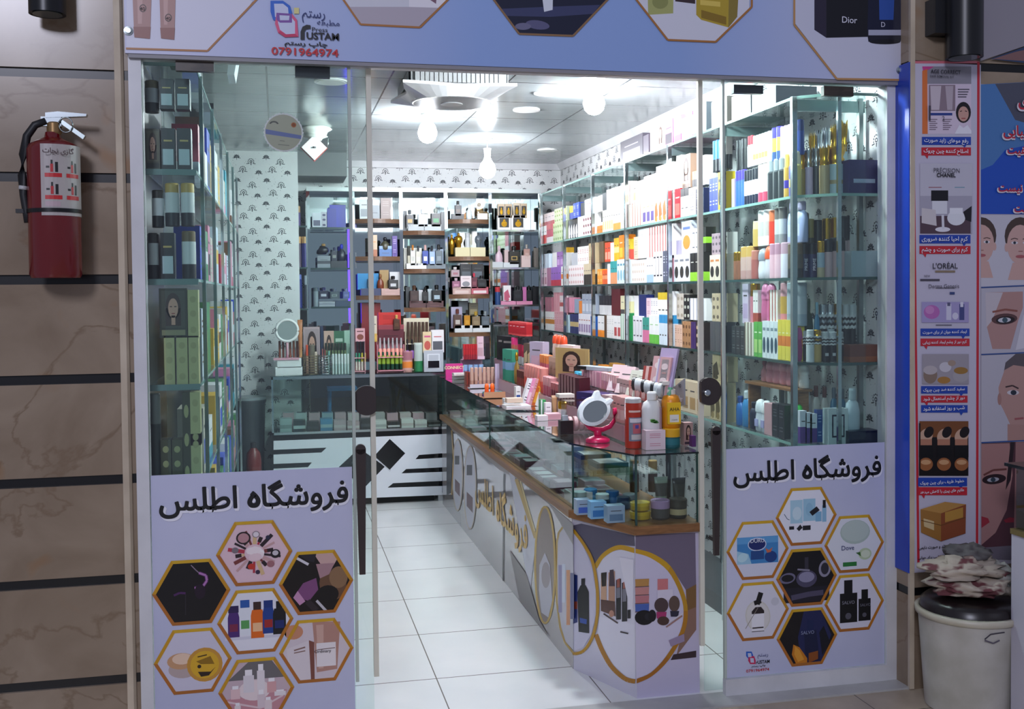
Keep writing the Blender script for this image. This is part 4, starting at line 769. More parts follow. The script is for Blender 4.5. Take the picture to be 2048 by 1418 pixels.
# ------------------------------------------------------------------ the long glass counter with its printed base
CXF, CY0, CY1, CB = 1.233, .06, 4.2, 1.66
F0, F1, F2 = (CXF, .445), (1.39, .06), (CB, .06)
def foot(off): return [(CXF - off, CY1), (CXF - off, .445 - off * .4), (1.39 - off * .7, .06 - off), (CB + off * .3, .06 - off), (CB + off * .3, CY1)]
ct = empty('glass_counter', (1.45, 2.0, 0), 'long glass display counter with printed base and brown wooden ledge', 'counter')
GREYPAN = mat('#aaa5a6', .07, 0, 0, .5); LAV = mat('#c2bcd4', .22); LAV2 = mat('#cac7d6', .2)
mb = MB(); mb.prism(foot(-.004), .0, .668, mat('#a39dac', .3)); mb.build('base', ct)
mb = MB(); mb.box(CXF - .002, CXF + .0, .446, CY1, .0, .668, GREYPAN); mb.build('side_panel', ct)
mb = MB(); mb.prism([F0, F1, (F1[0] + .002, F1[1] + .001), (F0[0] + .002, F0[1] + .001)], 0, .668, LAV2); mb.build('corner_panel', ct)
mb = MB(); mb.box(1.39, CB, .0598, .062, 0, .668, LAV); mb.build('front_panel', ct)
mb = MB(); mb.prism(foot(.02), .668, .702, WOOD); mb.build('wooden_ledge', ct)
GC = glassy('counter_glass', (.9, .97, .945), 1.0)
for pts in ([(CXF + .002, CY1 - .01), (CXF + .002, .45), (CXF + .008, .45), (CXF + .008, CY1 - .01)], [(CXF + .002, .445), (1.391, .066), (1.397, .07), (CXF + .008, .449)], [(1.393, .063), (CB, .063), (CB, .069), (1.393, .069)]):
    mb = MB(); mb.prism(pts, .702, .984, GC); mb.build('glass_side', ct)
for x, y in ((CXF + .004, .447), (1.393, .066), (CB - .004, .066), (CXF + .004, 2.3), (CXF + .004, CY1 - .02)):
    MB().box(x - .004, x + .004, y - .004, y + .004, .702, .984, mat('#33504a', .2)).build('glass_corner', ct)
YJ = at_x(1016, 823, CXF).y
TOPG = glassy('counter_top_glass', (.84, .93, .92), 1.6)
f = foot(.012); mb = MB(); mb.prism([(f[0][0], YJ), f[1], f[2], f[3], (f[4][0], YJ)], .985, .992, TOPG); mb.build('glass_top', ct)
mb = MB(); mb.prism([(CXF - .02, CY1), (CXF - .02, YJ - .04), (1.44, YJ - .1), (CB, YJ - .1), (CB, CY1)], .9925, .9995, TOPG); mb.build('glass_top', ct)
# dark polished front edges of the two tops
mb = MB(); e = foot(.0125)
for (a, b) in ((e[1], e[2]), (e[2], e[3]), ((e[0][0], YJ), e[1])):
    d = Vector((b[0] - a[0], b[1] - a[1], 0)); L = d.length; d.normalize(); nx = Vector((d.y, -d.x, 0)) * .0015
    mb.face([(a[0] + nx.x, a[1] + nx.y, .985), (b[0] + nx.x, b[1] + nx.y, .985), (b[0] + nx.x, b[1] + nx.y, .992), (a[0] + nx.x, a[1] + nx.y, .992)], mat('#15211f', .15))
mb.build('top_edge', ct)
MB().box(CXF + .02, CB - .02, .45, CY1 - .02, .838, .844, SHELFG).build('inner_shelf', ct)
MB().tube([(1.62, .3, .70), (1.62, .3, .985)], .011, mat('#15171a', .3), 10).build('inner_post', ct)
# printed art of the base
n1 = Vector((-.385, -.157, 0)).normalized()
def P1(x, y): return at_x(x, y, CXF - .002)
def P2(x, y): return at_pl(x, y, (CXF, .445, 0), n1)
def P3(x, y): return at_y(x, y, .0598)
z8 = lambda q: [(1140 + u / 2.636, 880 + v / 2.636) for u, v in q]
def smooth(q, n=4):
    o = []
    for i in range(len(q) - 1):
        p0, p1, p2, p3 = q[max(i - 1, 0)], q[i], q[i + 1], q[min(i + 2, len(q) - 1)]
        for k in range(n):
            t = k / n; o.append(tuple(.5 * (2 * p1[j] + (p2[j] - p0[j]) * t + (2 * p0[j] - 5 * p1[j] + 4 * p2[j] - p3[j]) * t * t + (3 * p1[j] - p0[j] - 3 * p2[j] + p3[j]) * t ** 3) for j in (0, 1)))
    return o + [q[-1]]
RNG = ['#c79a22', '#b98a22', '#b07820', '#a86a20']
A2, A3, A1 = Art(P2, n1, .0008), Art(P3, N_, .0008), Art(P1, (-1, 0, 0), .0008)
A2.poly(z8([(20, 450), (60, 440), (340, 505), (344, 560), (270, 553), (180, 590), (130, 655), (60, 540), (22, 490)]), '#5a5668')
A3.poly(z8([(345, 500), (660, 490), (665, 800), (610, 790), (540, 680), (430, 600), (345, 575)]), '#6e6478').poly(z8([(610, 790), (665, 760), (665, 960), (620, 960)]), '#7a5a34').poly(z8([(615, 900), (665, 880), (665, 1000), (560, 1140)]), '#8a6a5c').poly(z8([(545, 1130), (665, 1110), (665, 1145), (530, 1160)]), '#3a2a30')
lo = smooth(z8([(130, 655), (165, 605), (215, 568), (270, 553), (341, 570)])); li = smooth(z8([(142, 680), (175, 625), (222, 590), (270, 578), (341, 596)]))
A2.poly(z8([(142, 680), (175, 625), (222, 590), (270, 578), (341, 596), (345, 1262), (295, 1248), (228, 1185), (180, 1100), (148, 1020), (160, 900), (158, 780)]), '#d9d7e4')
ri = smooth(z8([(345, 596), (425, 622), (515, 690), (575, 800), (598, 900), (580, 1010), (505, 1140), (425, 1225), (350, 1258)])); ro = smooth(z8([(345, 573), (435, 598), (530, 665), (596, 790), (620, 900), (602, 1015), (522, 1155), (432, 1243), (350, 1282)]))
A3.poly(ri, '#cbc6dc').poly(z8([(345, 960), (590, 935), (580, 1010), (505, 1140), (425, 1225), (350, 1258)]), '#d2cde2')
A2.poly(z8([(155, 930), (341, 975), (345, 1262), (295, 1248), (228, 1185), (180, 1100), (148, 1020)]), '#dddbe8')
for i in range(len(ri) - 1): A3.poly([ri[i], ri[i + 1], ro[i + 1], ro[i]], RNG[min(i // 8, 3)])
for i in range(len(li) - 1): A2.poly([li[i], li[i + 1], lo[i + 1], lo[i]], RNG[0])
A2.line(smooth(z8([(138, 1025), (172, 1110), (222, 1195), (292, 1258), (346, 1272)])), 9, RNG[2])
# cosmetics printed inside the big heart
for x, y0, y1, w, c in ((180, 700, 860, 30, '#c9a184'), (222, 690, 850, 34, '#b98c72'), (258, 730, 945, 26, '#1a181e'), (290, 745, 955, 28, '#1d1a20')):
    A2.poly(z8([(x - w / 2, y0 + 8), (x + w / 2, y0), (x + w / 2, y1), (x - w / 2, y1 + 2)]), c)
A2.poly(z8([(166, 700), (196, 696), (192, 770), (170, 772)]), '#2b241e').poly(z8([(212, 685), (232, 682), (240, 770), (208, 770)]), '#4a3a44').poly(z8([(250, 735), (266, 728), (266, 775), (250, 778)]), '#a05a4c').poly(z8([(282, 750), (298, 742), (298, 780), (282, 784)]), '#a4665c').poly(z8([(248, 780), (268, 776), (268, 830), (248, 834)]), '#7a7884').poly(z8([(280, 786), (300, 782), (300, 850), (280, 852)]), '#7a7884')
A2.poly(z8([(262, 615), (338, 632), (336, 900), (318, 890)]), '#e2dfea').poly(z8([(165, 840), (240, 850), (244, 930), (166, 900)]), '#5a3c34').poly(z8([(306, 895), (322, 893), (322, 940), (306, 940)]), '#1a181e').line(z8([(180, 915), (255, 965)]), 3, '#4a3a3a').line(z8([(268, 1010), (310, 1020)]), 3, '#3a3036').ell(*z8([(222, 915)])[0], 5, 7, '#b98872')
for i, c in enumerate(('#b98a4e', '#c68a86', '#bd7a80', '#4a66b0')): A3.poly(z8([(342, 733 + i * 44), (416, 730 + i * 44), (414, 772 + i * 44), (344, 776 + i * 44)]), c).line(z8([(342, 774 + i * 44), (416, 770 + i * 44)]), 1.6, '#6a4a4a')
A3.ell(*z8([(390, 935)])[0], 19, 15, '#101018').ell(*z8([(412, 930)])[0], 8, 7, '#22222c').ell(*z8([(432, 925)])[0], 8, 12, '#17171f')
A3.poly(z8([(460, 732), (515, 730), (515, 790), (460, 790)]), '#cc7a7c').poly(z8([(460, 790), (542, 785), (540, 840), (460, 845)]), '#d5cfdf').ell(*z8([(480, 870)])[0], 14, 15, '#4c3c3e').poly(z8([(454, 905), (508, 905), (504, 940), (456, 940)]), '#a8346a').ell(*z8([(548, 862)])[0], 11, 16, '#5c4a42').poly(z8([(526, 900), (574, 900), (568, 930), (530, 930)]), '#2a2a3e').ell(*z8([(490, 952)])[0], 12, 9, '#4c3630').line(z8([(505, 985), (590, 925)]), 3, '#a07a72').line(z8([(520, 960), (595, 912)]), 2.5, '#d9d2da')
A3.poly(z8([(518, 1055), (600, 1020), (602, 1060), (530, 1088)]), '#9a8aa6')
# second ring straddling the corner
c2 = [(1127, 1052), (1147.6, 1060), (1170, 1090), (1187, 1125), (1196, 1180), (1196, 1230), (1187, 1272), (1170, 1300), (1153, 1307), (1147.6, 1306)]
A2.poly([(1148.2, 1063), (1168, 1093), (1184, 1128), (1193, 1180), (1193, 1228), (1184, 1268), (1168, 1294), (1153, 1300), (1148.2, 1300)], '#c9c6d8').line(smooth(c2[1:]), 6, '#bd8e22')
A1.poly([(1147, 1062), (1138, 1056), (1127, 1055), (1119, 1066), (1115, 1085), (1114, 1130), (1115, 1205), (1122, 1255), (1130, 1282), (1147, 1300)], '#c3c0cc').line([(1147, 1059), (1137, 1054), (1127, 1053), (1118, 1065), (1114, 1085), (1113, 1135), (1114, 1205), (1121, 1255), (1130, 1284), (1147, 1306)], 4, '#b8953e')
A2.poly(z8([(18, 705), (44, 712), (44, 960), (20, 968)]), '#22306c').poly(z8([(60, 765), (88, 765), (104, 800), (106, 1018), (50, 1010), (44, 800)]), '#17171b').poly(z8([(64, 730), (84, 728), (84, 768), (64, 768)]), '#17171b').poly(z8([(56, 935), (94, 945), (92, 970), (58, 962)]), '#2a4a9c').poly(z8([(22, 850), (44, 850), (44, 890), (22, 890)]), '#7a3020')
for x, y0, y1, c in ((1121, 1130, 1225, '#8d86b0'), (1128, 1128, 1205, '#c9cfe0'), (1137, 1140, 1250, '#cf8a58'), (1145, 1146, 1238, '#4a4a80')): A1.rect(x - 3.6, y0, x + 3.6, y1, c)
# third ring, sweep of gold, far ovals and seams on the aisle side
A1.poly([(893, 840), (1147, 1048), (1147, 1090), (1100, 1010), (1060, 975), (1030, 955), (1000, 940), (960, 905), (905, 862)], '#9b9798')
A1.poly([(1018, 938), (1028, 948), (1072, 1080), (1066, 1140), (1060, 1190)], '#c6c6d2').line([(1033, 958), (1072, 1076)], 7, '#b99c5a').line([(1041, 962), (1070, 1062)], 3, '#d2c290')
el = [(1091 + 20 * math.cos(k * PI / 12), 1130 + 117 * math.sin(k * PI / 12)) for k in range(24)]
A1.poly(el, '#8d7f78').line(el + [el[0]], 4, '#c3a24c').poly([(1080, 1130), (1091, 1105), (1101, 1130), (1106, 1200), (1098, 1235), (1084, 1225), (1079, 1180)], '#b9b7c2').ell(1093, 1150, 9, 26, '#9a8f94')
for cx, cy_, rx, ry in ((916, 950, 9, 70), (941, 975, 11, 82)): A1.ell(cx, cy_, rx + 2, ry + 3, '#c2b4a4').ell(cx, cy_, rx, ry, '#c9c9d4').rect(cx - rx * .6, cy_ - ry * .55, cx + rx * .4, cy_ - ry * .3, '#3c3a42').poly([(cx - rx * .6, cy_ + ry * .1), (cx + rx * .5, cy_ + ry * .25), (cx + rx * .5, cy_ + ry * .62), (cx - rx * .6, cy_ + ry * .45)], '#6a5058')
A1.poly([(894, 850), (902, 855), (906, 900), (903, 985), (894, 990)], '#141722').line([(904, 860), (908, 920), (904, 990)], 2.5, '#b08a3c')
A1.line([(1009, 948), (1007, 1163)], 1.8, '#33302f').poly([(1020, 1100), (1055, 1150), (1080, 1240), (1100, 1275), (1118, 1298), (1040, 1200)], '#8a8584')
A1.build('printed_side_picture', ct); A2.build('printed_corner_picture', ct); A3.build('printed_front_picture', ct)
p0, p1 = at_x(951, 1020, CXF - .004), at_x(1056, 1106, CXF - .004); zz = (p0.z + p1.z) / 2; p0.z = p1.z = zz - .01
text_on('فروشگاه اطلس', mat('#d2ad62', .4), ct, p0, p1, UPZ, 'gold_lettering', .02, .0012, .26)

# ------------------------------------------------------------------ cabinet counter across the back of the shop
BY = 4.3; z44 = lambda q: [(520 + u / 4.4325, 700 + v / 4.4325) for u, v in q]
bcx0, bcx1 = at_y(543, 800, BY).x, at_y(893, 800, BY).x
bcab = empty('display_cabinet', (.6, BY, 0), 'glass topped cabinet with black and white geometric front across the back', 'cabinet')
BLK = mat('#0d0e11', .12); WHT = mat('#dfe3ea', .15)
MB().box(bcx0, bcx1, BY, BY + .38, .07, .575, BLK).build('body', bcab)
for x in (bcx0 + .03, bcx1 - .07): MB().box(x, x + .035, BY + .03, BY + .06, 0, .07, mat('#c9c9c9', .4)).build('foot', bcab)
MB().box(bcx0 + .1, bcx1 - .1, BY + .06, BY + .08, 0, .07, mat('#050506', .5)).build('plinth', bcab)
A = Art(lambda x, y: at_y(x, y, BY), N_, .002)
A.poly(z44([(120, 805), (1615, 745), (1615, 1285), (120, 1345)]), WHT)
for q in ([(120, 885), (590, 865), (545, 908), (120, 927)], [(120, 1010), (460, 996), (425, 1038), (120, 1052)], [(120, 1130), (340, 1120), (300, 1163), (120, 1172)], [(1410, 930), (1615, 915), (1615, 955), (1378, 968)], [(1295, 1055), (1615, 1040), (1615, 1080), (1253, 1093)], [(1180, 1180), (1615, 1160), (1615, 1205), (1130, 1220)]): A.poly(z44(q), BLK)
A.poly(z44([(880, 870), (1108, 1032), (930, 1215), (690, 1045)]), BLK).poly(z44([(1010, 950), (1110, 1040), (1150, 1078), (1162, 1066), (1020, 938)]), mat('#c6c9d0', .3)).poly(z44([(1150, 788), (1287, 915), (1150, 1062), (1012, 940)]), BLK).build('geometric_panel', bcab)
zt0 = at_y(700, 748, BY).z
for x0, x1, y0, y1 in ((bcx0, bcx1, BY, BY + .006), (bcx0, bcx0 + .006, BY, BY + .38), (bcx1 - .006, bcx1, BY, BY + .38)): MB().box(x0, x1, y0, y1, .575, zt0 - .03, GC).build('glass_side', bcab)
MB().box(bcx0 - .005, bcx1 + .005, BY - .006, BY + .4, zt0 - .008, zt0, TOPG).build('glass_top', bcab)
for z, h in ((.575, .018), (zt0 - .03, .022)):
    MB().box(bcx0, bcx1, BY - .004, BY + .012, z, z + h, CHROME).build('chrome_rail', bcab)
for x in (bcx0, bcx1 - .014): MB().box(x, x + .014, BY - .004, BY + .012, .575, zt0 - .008, CHROME).build('corner_post', bcab)
# ------------------------------------------------------------------ mirror-backed perfume cabinet
SY = 4.95; ux = [.251, .62, 1.02, 1.402, 1.784, 2.22]
pc = empty('perfume_cabinet', (1.2, 5.1, 0), 'mirror backed wall cabinet of perfume shelves along the back wall', 'cabinet')
MB().box(ux[0], ux[-1], 5.225, 5.235, .95, 2.53, MIRROR).build('mirror_back', pc)
MB().box(ux[0] - .01, ux[-1] + .01, SY - .01, 5.24, 2.50, 2.535, mat('#cfd6d6', .25)).build('top_panel', pc)
for x in ux: MB().box(x - .014, x + .014, SY, 5.22, .95, 2.50, MIRROR).build('upright', pc)
MB().box(ux[0], ux[-1], SY + .02, 5.24, 0, .95, mat('#26282c', .4)).build('lower_body', pc)
def zpx(py, x=850): return at_y(x, py, SY).z
SH = {1: [439, 513, 590], 2: [462, 538, 615], 3: [439, 513.5, 589.5, 666], 0: [455, 536, 613], 4: [459.5, 536, 612, 652]}
SHZ = {}
for s, ys in SH.items():
    x0, x1 = ux[s] + .015, ux[s + 1] - .015
    for y in ys:
        z = zpx(y, 850 if s else 700); SHZ[(s, y)] = z
        if s in (1, 2, 3):
            mb = MB(); fr = [(x0 + (x1 - x0) * k / 12, SY - .005 - .07 * math.sin(PI * k / 12)) for k in range(13)]
            mb.prism(fr + [(x1, 5.2), (x0, 5.2)], z - .036, z, WOODX); mb.build('wooden_shelf', pc)
        else:
            MB().box(x0, x1, SY, 5.2, z - .012, z, SHELFG).build('glass_shelf', pc); MB().box(x0, x1, SY - .004, SY, z - .014, z + .002, CHROME if s == 4 else mat('#35484a', .2)).build('shelf_edge', pc)
VIO = mat('#4a2cff', .4, 0, 5)
MB().box(ux[1] - .03, ux[1] - .016, 5.2, 5.21, 1.4, 2.2, VIO).build('violet_light_strip', pc)
MB().box(ux[1] + .016, ux[1] + .03, 5.2, 5.21, 1.4, 1.9, VIO).build('violet_light_strip', pc)
# small open glass shelf left of the mirror cabinet
so = empty('corner_shelf', (.12, 4.9, 1.0), 'small glass shelf of spray cans left of the mirror cabinet', 'shelf')
for y in (455, 536, 617):
    z = zpx(y, 590); SHZ[('s', y)] = z; MB().box(.0, .235, 4.73, 4.95, z - .01, z, SHELFG).build('glass_shelf', so); MB().box(.0, .235, 4.726, 4.73, z - .012, z + .001, mat('#3c5052', .2)).build('shelf_edge', so)
for x in (.003, .232): MB().box(x - .006, x + .006, 4.73, 4.74, 1.05, 2.4, CHROME).build('post', so)
# ------------------------------------------------------------------ glass shelving on the right wall
XF = 2.15; PY = [.187, .92, 1.656, 2.407, 3.134, 3.887, 4.613]; RZ = {'T': 2.463, 'A': 2.045, 'B': 1.695, 'C': 1.335, 'D': .985}
rs = empty('glass_shelving', (2.3, 2.4, 0), 'long glass shelving with chrome posts along the right wall', 'shelving')
for nm, z in RZ.items():
    mb = MB(); f = [(XF, PY[-1]), (XF, PY[0]), (2.29, .064), (2.47, .064), (2.47, PY[-1])]
    mb.prism(f, z - .009, z, SHELFG); mb.build('glass_shelf', rs)
    mb = MB()
    for a, b in zip(f[:3], f[1:4]):
        d = Vector((b[0] - a[0], b[1] - a[1], 0)).normalized(); nx = Vector((d.y, -d.x, 0)) * .003
        mb.prism([(a[0], a[1]), (a[0] + nx.x, a[1] + nx.y), (b[0] + nx.x, b[1] + nx.y), (b[0], b[1])], z - .011, z + .001, mat('#2f4a48', .18) if nm in 'BC' else EDGE)
    mb.build('shelf_edge', rs)
for i, y in enumerate(PY):
    zt2 = 2.463
    MB().box(XF - .012, XF + .01, y - .011, y + .011, 0, zt2, CHROME).build('post', rs)
    MB().box(XF, XR - .01, y - .006, y + .006, zt2 - .06, zt2 - .012, mat('#8fa6a6', .2, .6)).build('bracket', rs)
    MB().box(2.45, 2.47, y - .01, y + .01, 0, zt2, STEEL).build('back_post', rs)
MB().box(2.284, 2.3, .06, .074, 0, 2.463, CHROME).build('post', rs)
MB().box(XF + .02, XR - .01, PY[0], PY[-1], .0, .09, mat('#4a4c50', .4)).build('plinth', rs)
# ------------------------------------------------------------------ glass shelving on the left wall
XLF = -.288; LZ = [2.5, 2.105, 1.705, 1.318, .935, .55]
ls = empty('glass_shelving', (-.38, 2.0, 0), 'narrow glass shelving with slim posts along the left wall', 'shelving')
for z in LZ:
    MB().box(XL + .005, XLF, .09, 4.05, z - .009, z, SHELFG).build('glass_shelf', ls); MB().box(XL + .005, XLF + .002, .084, .09, z - .02, z + .002, mat('#6f8a88', .2)).build('shelf_edge', ls)
    MB().box(XLF, XLF + .003, .09, 4.05, z - .01, z + .001, EDGE).build('shelf_edge', ls)
for y in (.36, 1.1, 1.85, 2.6, 3.35, 4.03): MB().box(XLF - .002, XLF + .012, y - .008, y + .008, 0, 2.5, CHROME if y in (1.85, 4.03) else mat('#7d9494', .2, .6)).build('post', ls)
# ------------------------------------------------------------------ stool, buckets in the dim corner
st = empty('plastic_stool', (.5, 4.88, 0), 'blue plastic stool behind the back cabinet glass', 'stool')
SB = mat('#2a86c4', .4)
MB().box(.38, .62, 4.74, 4.92, .86, .885, SB).build('seat', st)
for x in (.4, .6):
    for y in (4.76, 4.9): mb = MB(); mb.tube([(x, y, .86), (x + (.02 if x > .5 else -.02), y, 0)], .014, SB, 8); mb.build('leg', st)
tb = empty('waste_bucket', (-.24, 4.52, 0), 'dark grey bucket in the dim corner left of the back cabinet', 'bucket')
MB().lathe([(.1, 0), (.13, .8), (.138, .82), (.138, .85), (.125, .85)], mat('#3a4246', .4), 24, (-.24, 4.53, 0), smooth=True).build('body', tb); MB().lathe([(.14, .835), (.14, .855)], mat('#8a9698', .3), 24, (-.24, 4.53, 0)).build('rim', tb)
rd = empty('red_canister', (-.16, 4.2, 0), 'dark red canister standing low in the dim corner', 'canister')
MB().lathe([(.055, 0), (.058, .4), (.05, .46), (.02, .5)], mat('#6a2420', .35), 18, (-.2, 4.2, 0), smooth=True).build('body', rd); MB().lathe([(.022, .5), (.022, .54)], mat('#2a2a2c', .4), 12, (-.2, 4.2, 0)).build('cap', rd)
# ------------------------------------------------------------------ goods: builders (front faces -Y, base at the origin)
_PC = {}
def M_(h):
    if not isinstance(h, str): return h
    if h == 'gold': return mat('#c9992e', .22, .9)
    if h == 'silver': return mat('#c4c7cc', .2, .9)
    if h == 'clear': return ACRY
    if h.startswith('~'): return tintg(h[1:])
    return mat(h, .35)
def bx_(mb, w, d, h, c, style='plain', c2='#888888', c3='#333333', x=0, y=0, z=0):
    # a printed carton: z slices carry wrapped bands, small raised prints lie on the front
    cuts = {'base': [(0, .32, c2), (.32, 1, c)], 'top': [(0, .72, c), (.72, 1, c2)], 'mid': [(0, .35, c), (.35, .6, c2), (.6, 1, c)], 'split': [(0, .5, c2), (.5, 1, c)], 'ends': [(0, .12, c2), (.12, .86, c), (.86, 1, c2)]}.get(style, [(0, 1, c)])
    for a, b, m in cuts: mb.box(x - w / 2, x + w / 2, y - d / 2, y + d / 2, z + a * h, z + b * h, M_(m))
    f = y - d / 2
    def pr(u0, u1, v0, v1, m, k=1): mb.box(x + u0 * w, x + u1 * w, f - .0005 * k, f + .001, z + v0 * h, z + v1 * h, M_(m))
    def el(u, v, ru, rv, m, k=1): mb.prism([(x + (u + ru * math.cos(t)) * w, z + (v + rv * math.sin(t)) * h) for t in [q * PI / 7 for q in range(14)]], f - .0005 * k, f + .001, M_(m), 'y')
    if style == 'pic': pr(-.38, .38, .12, .5, c2); pr(-.3, .3, .68, .72, c3)
    elif style == 'oval': el(0, .35, .36, .22, c2); pr(-.34, .34, .74, .82, c3)
    elif style == 'rect': pr(-.32, .32, .2, .84, c2); pr(-.25, .25, .25, .79, c, 2)
    elif style == 'stripe': pr(-.5, -.2, 0, 1, c2)
    elif style == 'lines':
        for v in (.2, .3, .62, .72, .8): pr(-.3, .25, v, v + .03, c2)
    elif style == 'tri': mb.prism([(x - .4 * w, z + .05 * h), (x + .4 * w, z + .25 * h), (x + .1 * w, z + .75 * h), (x - .42 * w, z + .55 * h)], f - .0006, f + .001, M_(c2), 'y'); el(0, .12, .28, .09, c3, 2)
    elif style == 'face': pr(-.42, .42, .2, .95, c2); el(0, .64, .27, .27, '#3a2620', 2); pr(-.27, .27, .24, .6, '#3a2620', 2); el(0, .6, .18, .2, '#c99c88', 3); pr(-.07, .07, .26, .45, '#c99c88', 3); pr(-.12, -.04, .62, .64, '#33241f', 4); pr(.04, .12, .62, .64, '#33241f', 4); pr(-.06, .06, .48, .5, '#a0504c', 4); pr(-.42, .42, .05, .16, c3)
    elif style == 'dots':
        for v in (.16, .5, .8): el(0, v, .3, .07, c2)
    elif style == 'window': pr(-.36, .36, .18, .82, '#33312f'); el(0, .42, .22, .2, 'gold', 2); pr(-.08, .08, .6, .72, 'gold', 2)
    elif style in ('base', 'top', 'mid', 'split', 'ends'): pr(-.28, .28, .66, .69, c3) if style != 'top' else pr(-.28, .28, .3, .34, c3)
def prod(kind, **k):
    key = (kind,) + tuple(sorted((a, round(b, 4) if isinstance(b, float) else b) for a, b in k.items()))
    if key in _PC: return _PC[key]
    w, h = k.get('w', .05), k.get('h', .12); d = k.get('d', w); r = w / 2
    c, cap, c2, c3 = k.get('c', '#ffffff'), k.get('cap', '#dddddd'), k.get('c2', '#888888'), k.get('c3', '#444444'); st = k.get('style', 'plain')
    B = MB(); parts = []
    if kind == 'box': bx_(B, w, d, h, c, st, c2, c3)
    elif kind == 'can':                                    # aerosol: straight body, shoulder, tall cap
        q = k.get('frac', .72)
        if st == 'band': B.lathe([(r * .95, 0), (r, .004), (r, h * q * .3), (r, h * q * .55), (r, h * q - .008), (r * .8, h * q)], [M_('silver'), M_(c), M_(c2), M_(c), M_(c)], 12)
        else: B.lathe([(r * .95, 0), (r, .004), (r, h * q - .008), (r * .8, h * q)], [M_('silver'), M_(c), M_(c)], 12)
        p = MB().lathe([(r * .82, h * q - .002), (r * .84, h - .006), (r * .7, h)], M_(cap), 12); parts.append(('cap', p))
    elif kind == 'slim':                                   # flush capped cylinder
        q = k.get('frac', .68)
        B.lathe([(r * .96, 0), (r, .003), (r, h * q * .4), (r, h * q)], [M_(c), M_(c), M_(c2 if st == 'band' else c)], 12)
        parts.append(('cap', MB().lathe([(r * .97, h * q), (r * .97, h - .004), (r * .85, h)], M_(cap), 12)))
    elif kind == 'roll':                                   # roll-on: waisted body and dome cap
        B.lathe([(r * .8, 0), (r * .95, .006), (r, h * .3), (r * .86, h * .56), (r * .9, h * .6)], M_(c), 14, smooth=True, sy=.8)
        if st == 'pic': B.box(-r * .5, r * .5, -r * .84, -r * .7, h * .15, h * .38, M_(c2))
        parts.append(('cap', MB().lathe([(r * .95, h * .6), (r, h * .64), (r * .98, h * .78), (r * .8, h * .92), (r * .4, h * .985), (.001, h)], M_(cap), 14, smooth=True, sy=.8)))
    elif kind == 'crown':                                  # scent spray with a flared crown cap
        q = .62
        B.lathe([(r * .94, 0), (r, .004), (r, h * .22), (r, h * .3), (r, h * q)], [M_(c), M_(c), M_(c2 if st == 'band' else c), M_(c)], 16)
        p = MB().lathe([(r * .9, h * q), (r * .86, h * (q + .06)), (r * .98, h * (q + .1)), (r * .8, h * (q + .15)), (r * .98, h * (q + .24)), (r * 1.04, h * .97)], M_(cap), 16, smooth=True)
        n = 12
        for i in range(n):
            a0, a1 = 2 * PI * i / n, 2 * PI * (i + 1) / n; am = (a0 + a1) / 2; R1, z0, z1 = r * 1.03, h * .95, h * 1.03
            p.face([(R1 * math.cos(a0), R1 * math.sin(a0), z0), (R1 * math.cos(a1), R1 * math.sin(a1), z0), (R1 * 1.01 * math.cos(am), R1 * 1.01 * math.sin(am), z1)], M_(cap))
        p.lathe([(r * .9, h * .95), (.001, h * .96)], M_('#3a2a14' if cap == 'gold' else '#6a6a70'), 14); parts.append(('crown_cap', p))
    elif kind == 'perf':                                   # flat rectangular scent flacon
        q = k.get('frac', .7); b = min(w, d) * .12
        B.prism([(-w / 2, -d / 2 + b), (-w / 2 + b, -d / 2), (w / 2 - b, -d / 2), (w / 2, -d / 2 + b), (w / 2, d / 2 - b), (w / 2 - b, d / 2), (-w / 2 + b, d / 2), (-w / 2, d / 2 - b)], 0, h * q, M_(c))
        if st != 'bare': B.box(-w * .28, w * .28, -d / 2 - .0008, -d / 2 + .001, h * q * .3, h * q * .62, M_(c2))
        if st == 'frame': B.box(-w * .2, w * .2, -d / 2 - .0014, -d / 2, h * q * .36, h * q * .56, M_(c3))
        B.lathe([(w * .13, h * q), (w * .13, h * q + h * .06)], M_('silver'), 10)
        parts.append(('cap', MB().lathe([(w * .2, h * q + h * .05), (w * .21, h * .96), (w * .15, h)], M_(cap), 12)))
    elif kind == 'round':                                  # rounded or bell shaped flacon
        q = .68
        B.lathe([(r * .75, 0), (r * .96, h * .08), (r, h * .3), (r * .85, h * .52), (r * .35, h * q), (r * .3, h * (q + .05))], M_(c), 16, smooth=True, sy=.6)
        parts.append(('cap', MB().lathe([(r * .3, h * (q + .04)), (r * .42, h * .82), (r * .4, h * .93), (r * .2, h)], M_(cap), 12, smooth=True)))
    elif kind == 'skull':                                  # gold or dark sculpted head flacon
        B.lathe([(r * .5, 0), (r * .62, h * .1), (r * .6, h * .24), (r * .95, h * .4), (r, h * .6), (r * .75, h * .78), (r * .3, h * .84)], M_(c), 16, smooth=True, sy=.85)
        for s in (-1, 1): B.lathe([(r * .2, 0), (r * .18, .004)], M_('#3a2c10'), 8, (s * r * .38, -r * .8, h * .5), sy=.5)
        parts.append(('cap', MB().lathe([(r * .3, h * .83), (r * .32, h * .96), (r * .2, h)], M_(cap), 12)))
    elif kind == 'shampoo':
        B.lathe([(r * .86, 0), (r, .006), (r, h * .55), (r * .8, h * .72), (r * .35, h * .8)], M_(c), 16, smooth=True, sy=.6)
        if st == 'pic': B.prism([(r * .8 * math.sin(t), -r * .62 * math.cos(t)) for t in [-.75 + i * .25 for i in range(7)]] + [(r * .7 * math.sin(t), -r * .5 * math.cos(t)) for t in [.75 - i * .25 for i in range(7)]], h * .16, h * .46, M_(c2))
        parts.append(('cap', MB().lathe([(r * .45, h * .79), (r * .47, h * .96), (r * .4, h)], M_(cap), 14)))
    elif kind == 'tube':                                   # squeeze tube standing on its cap
        n = 14; q = .2
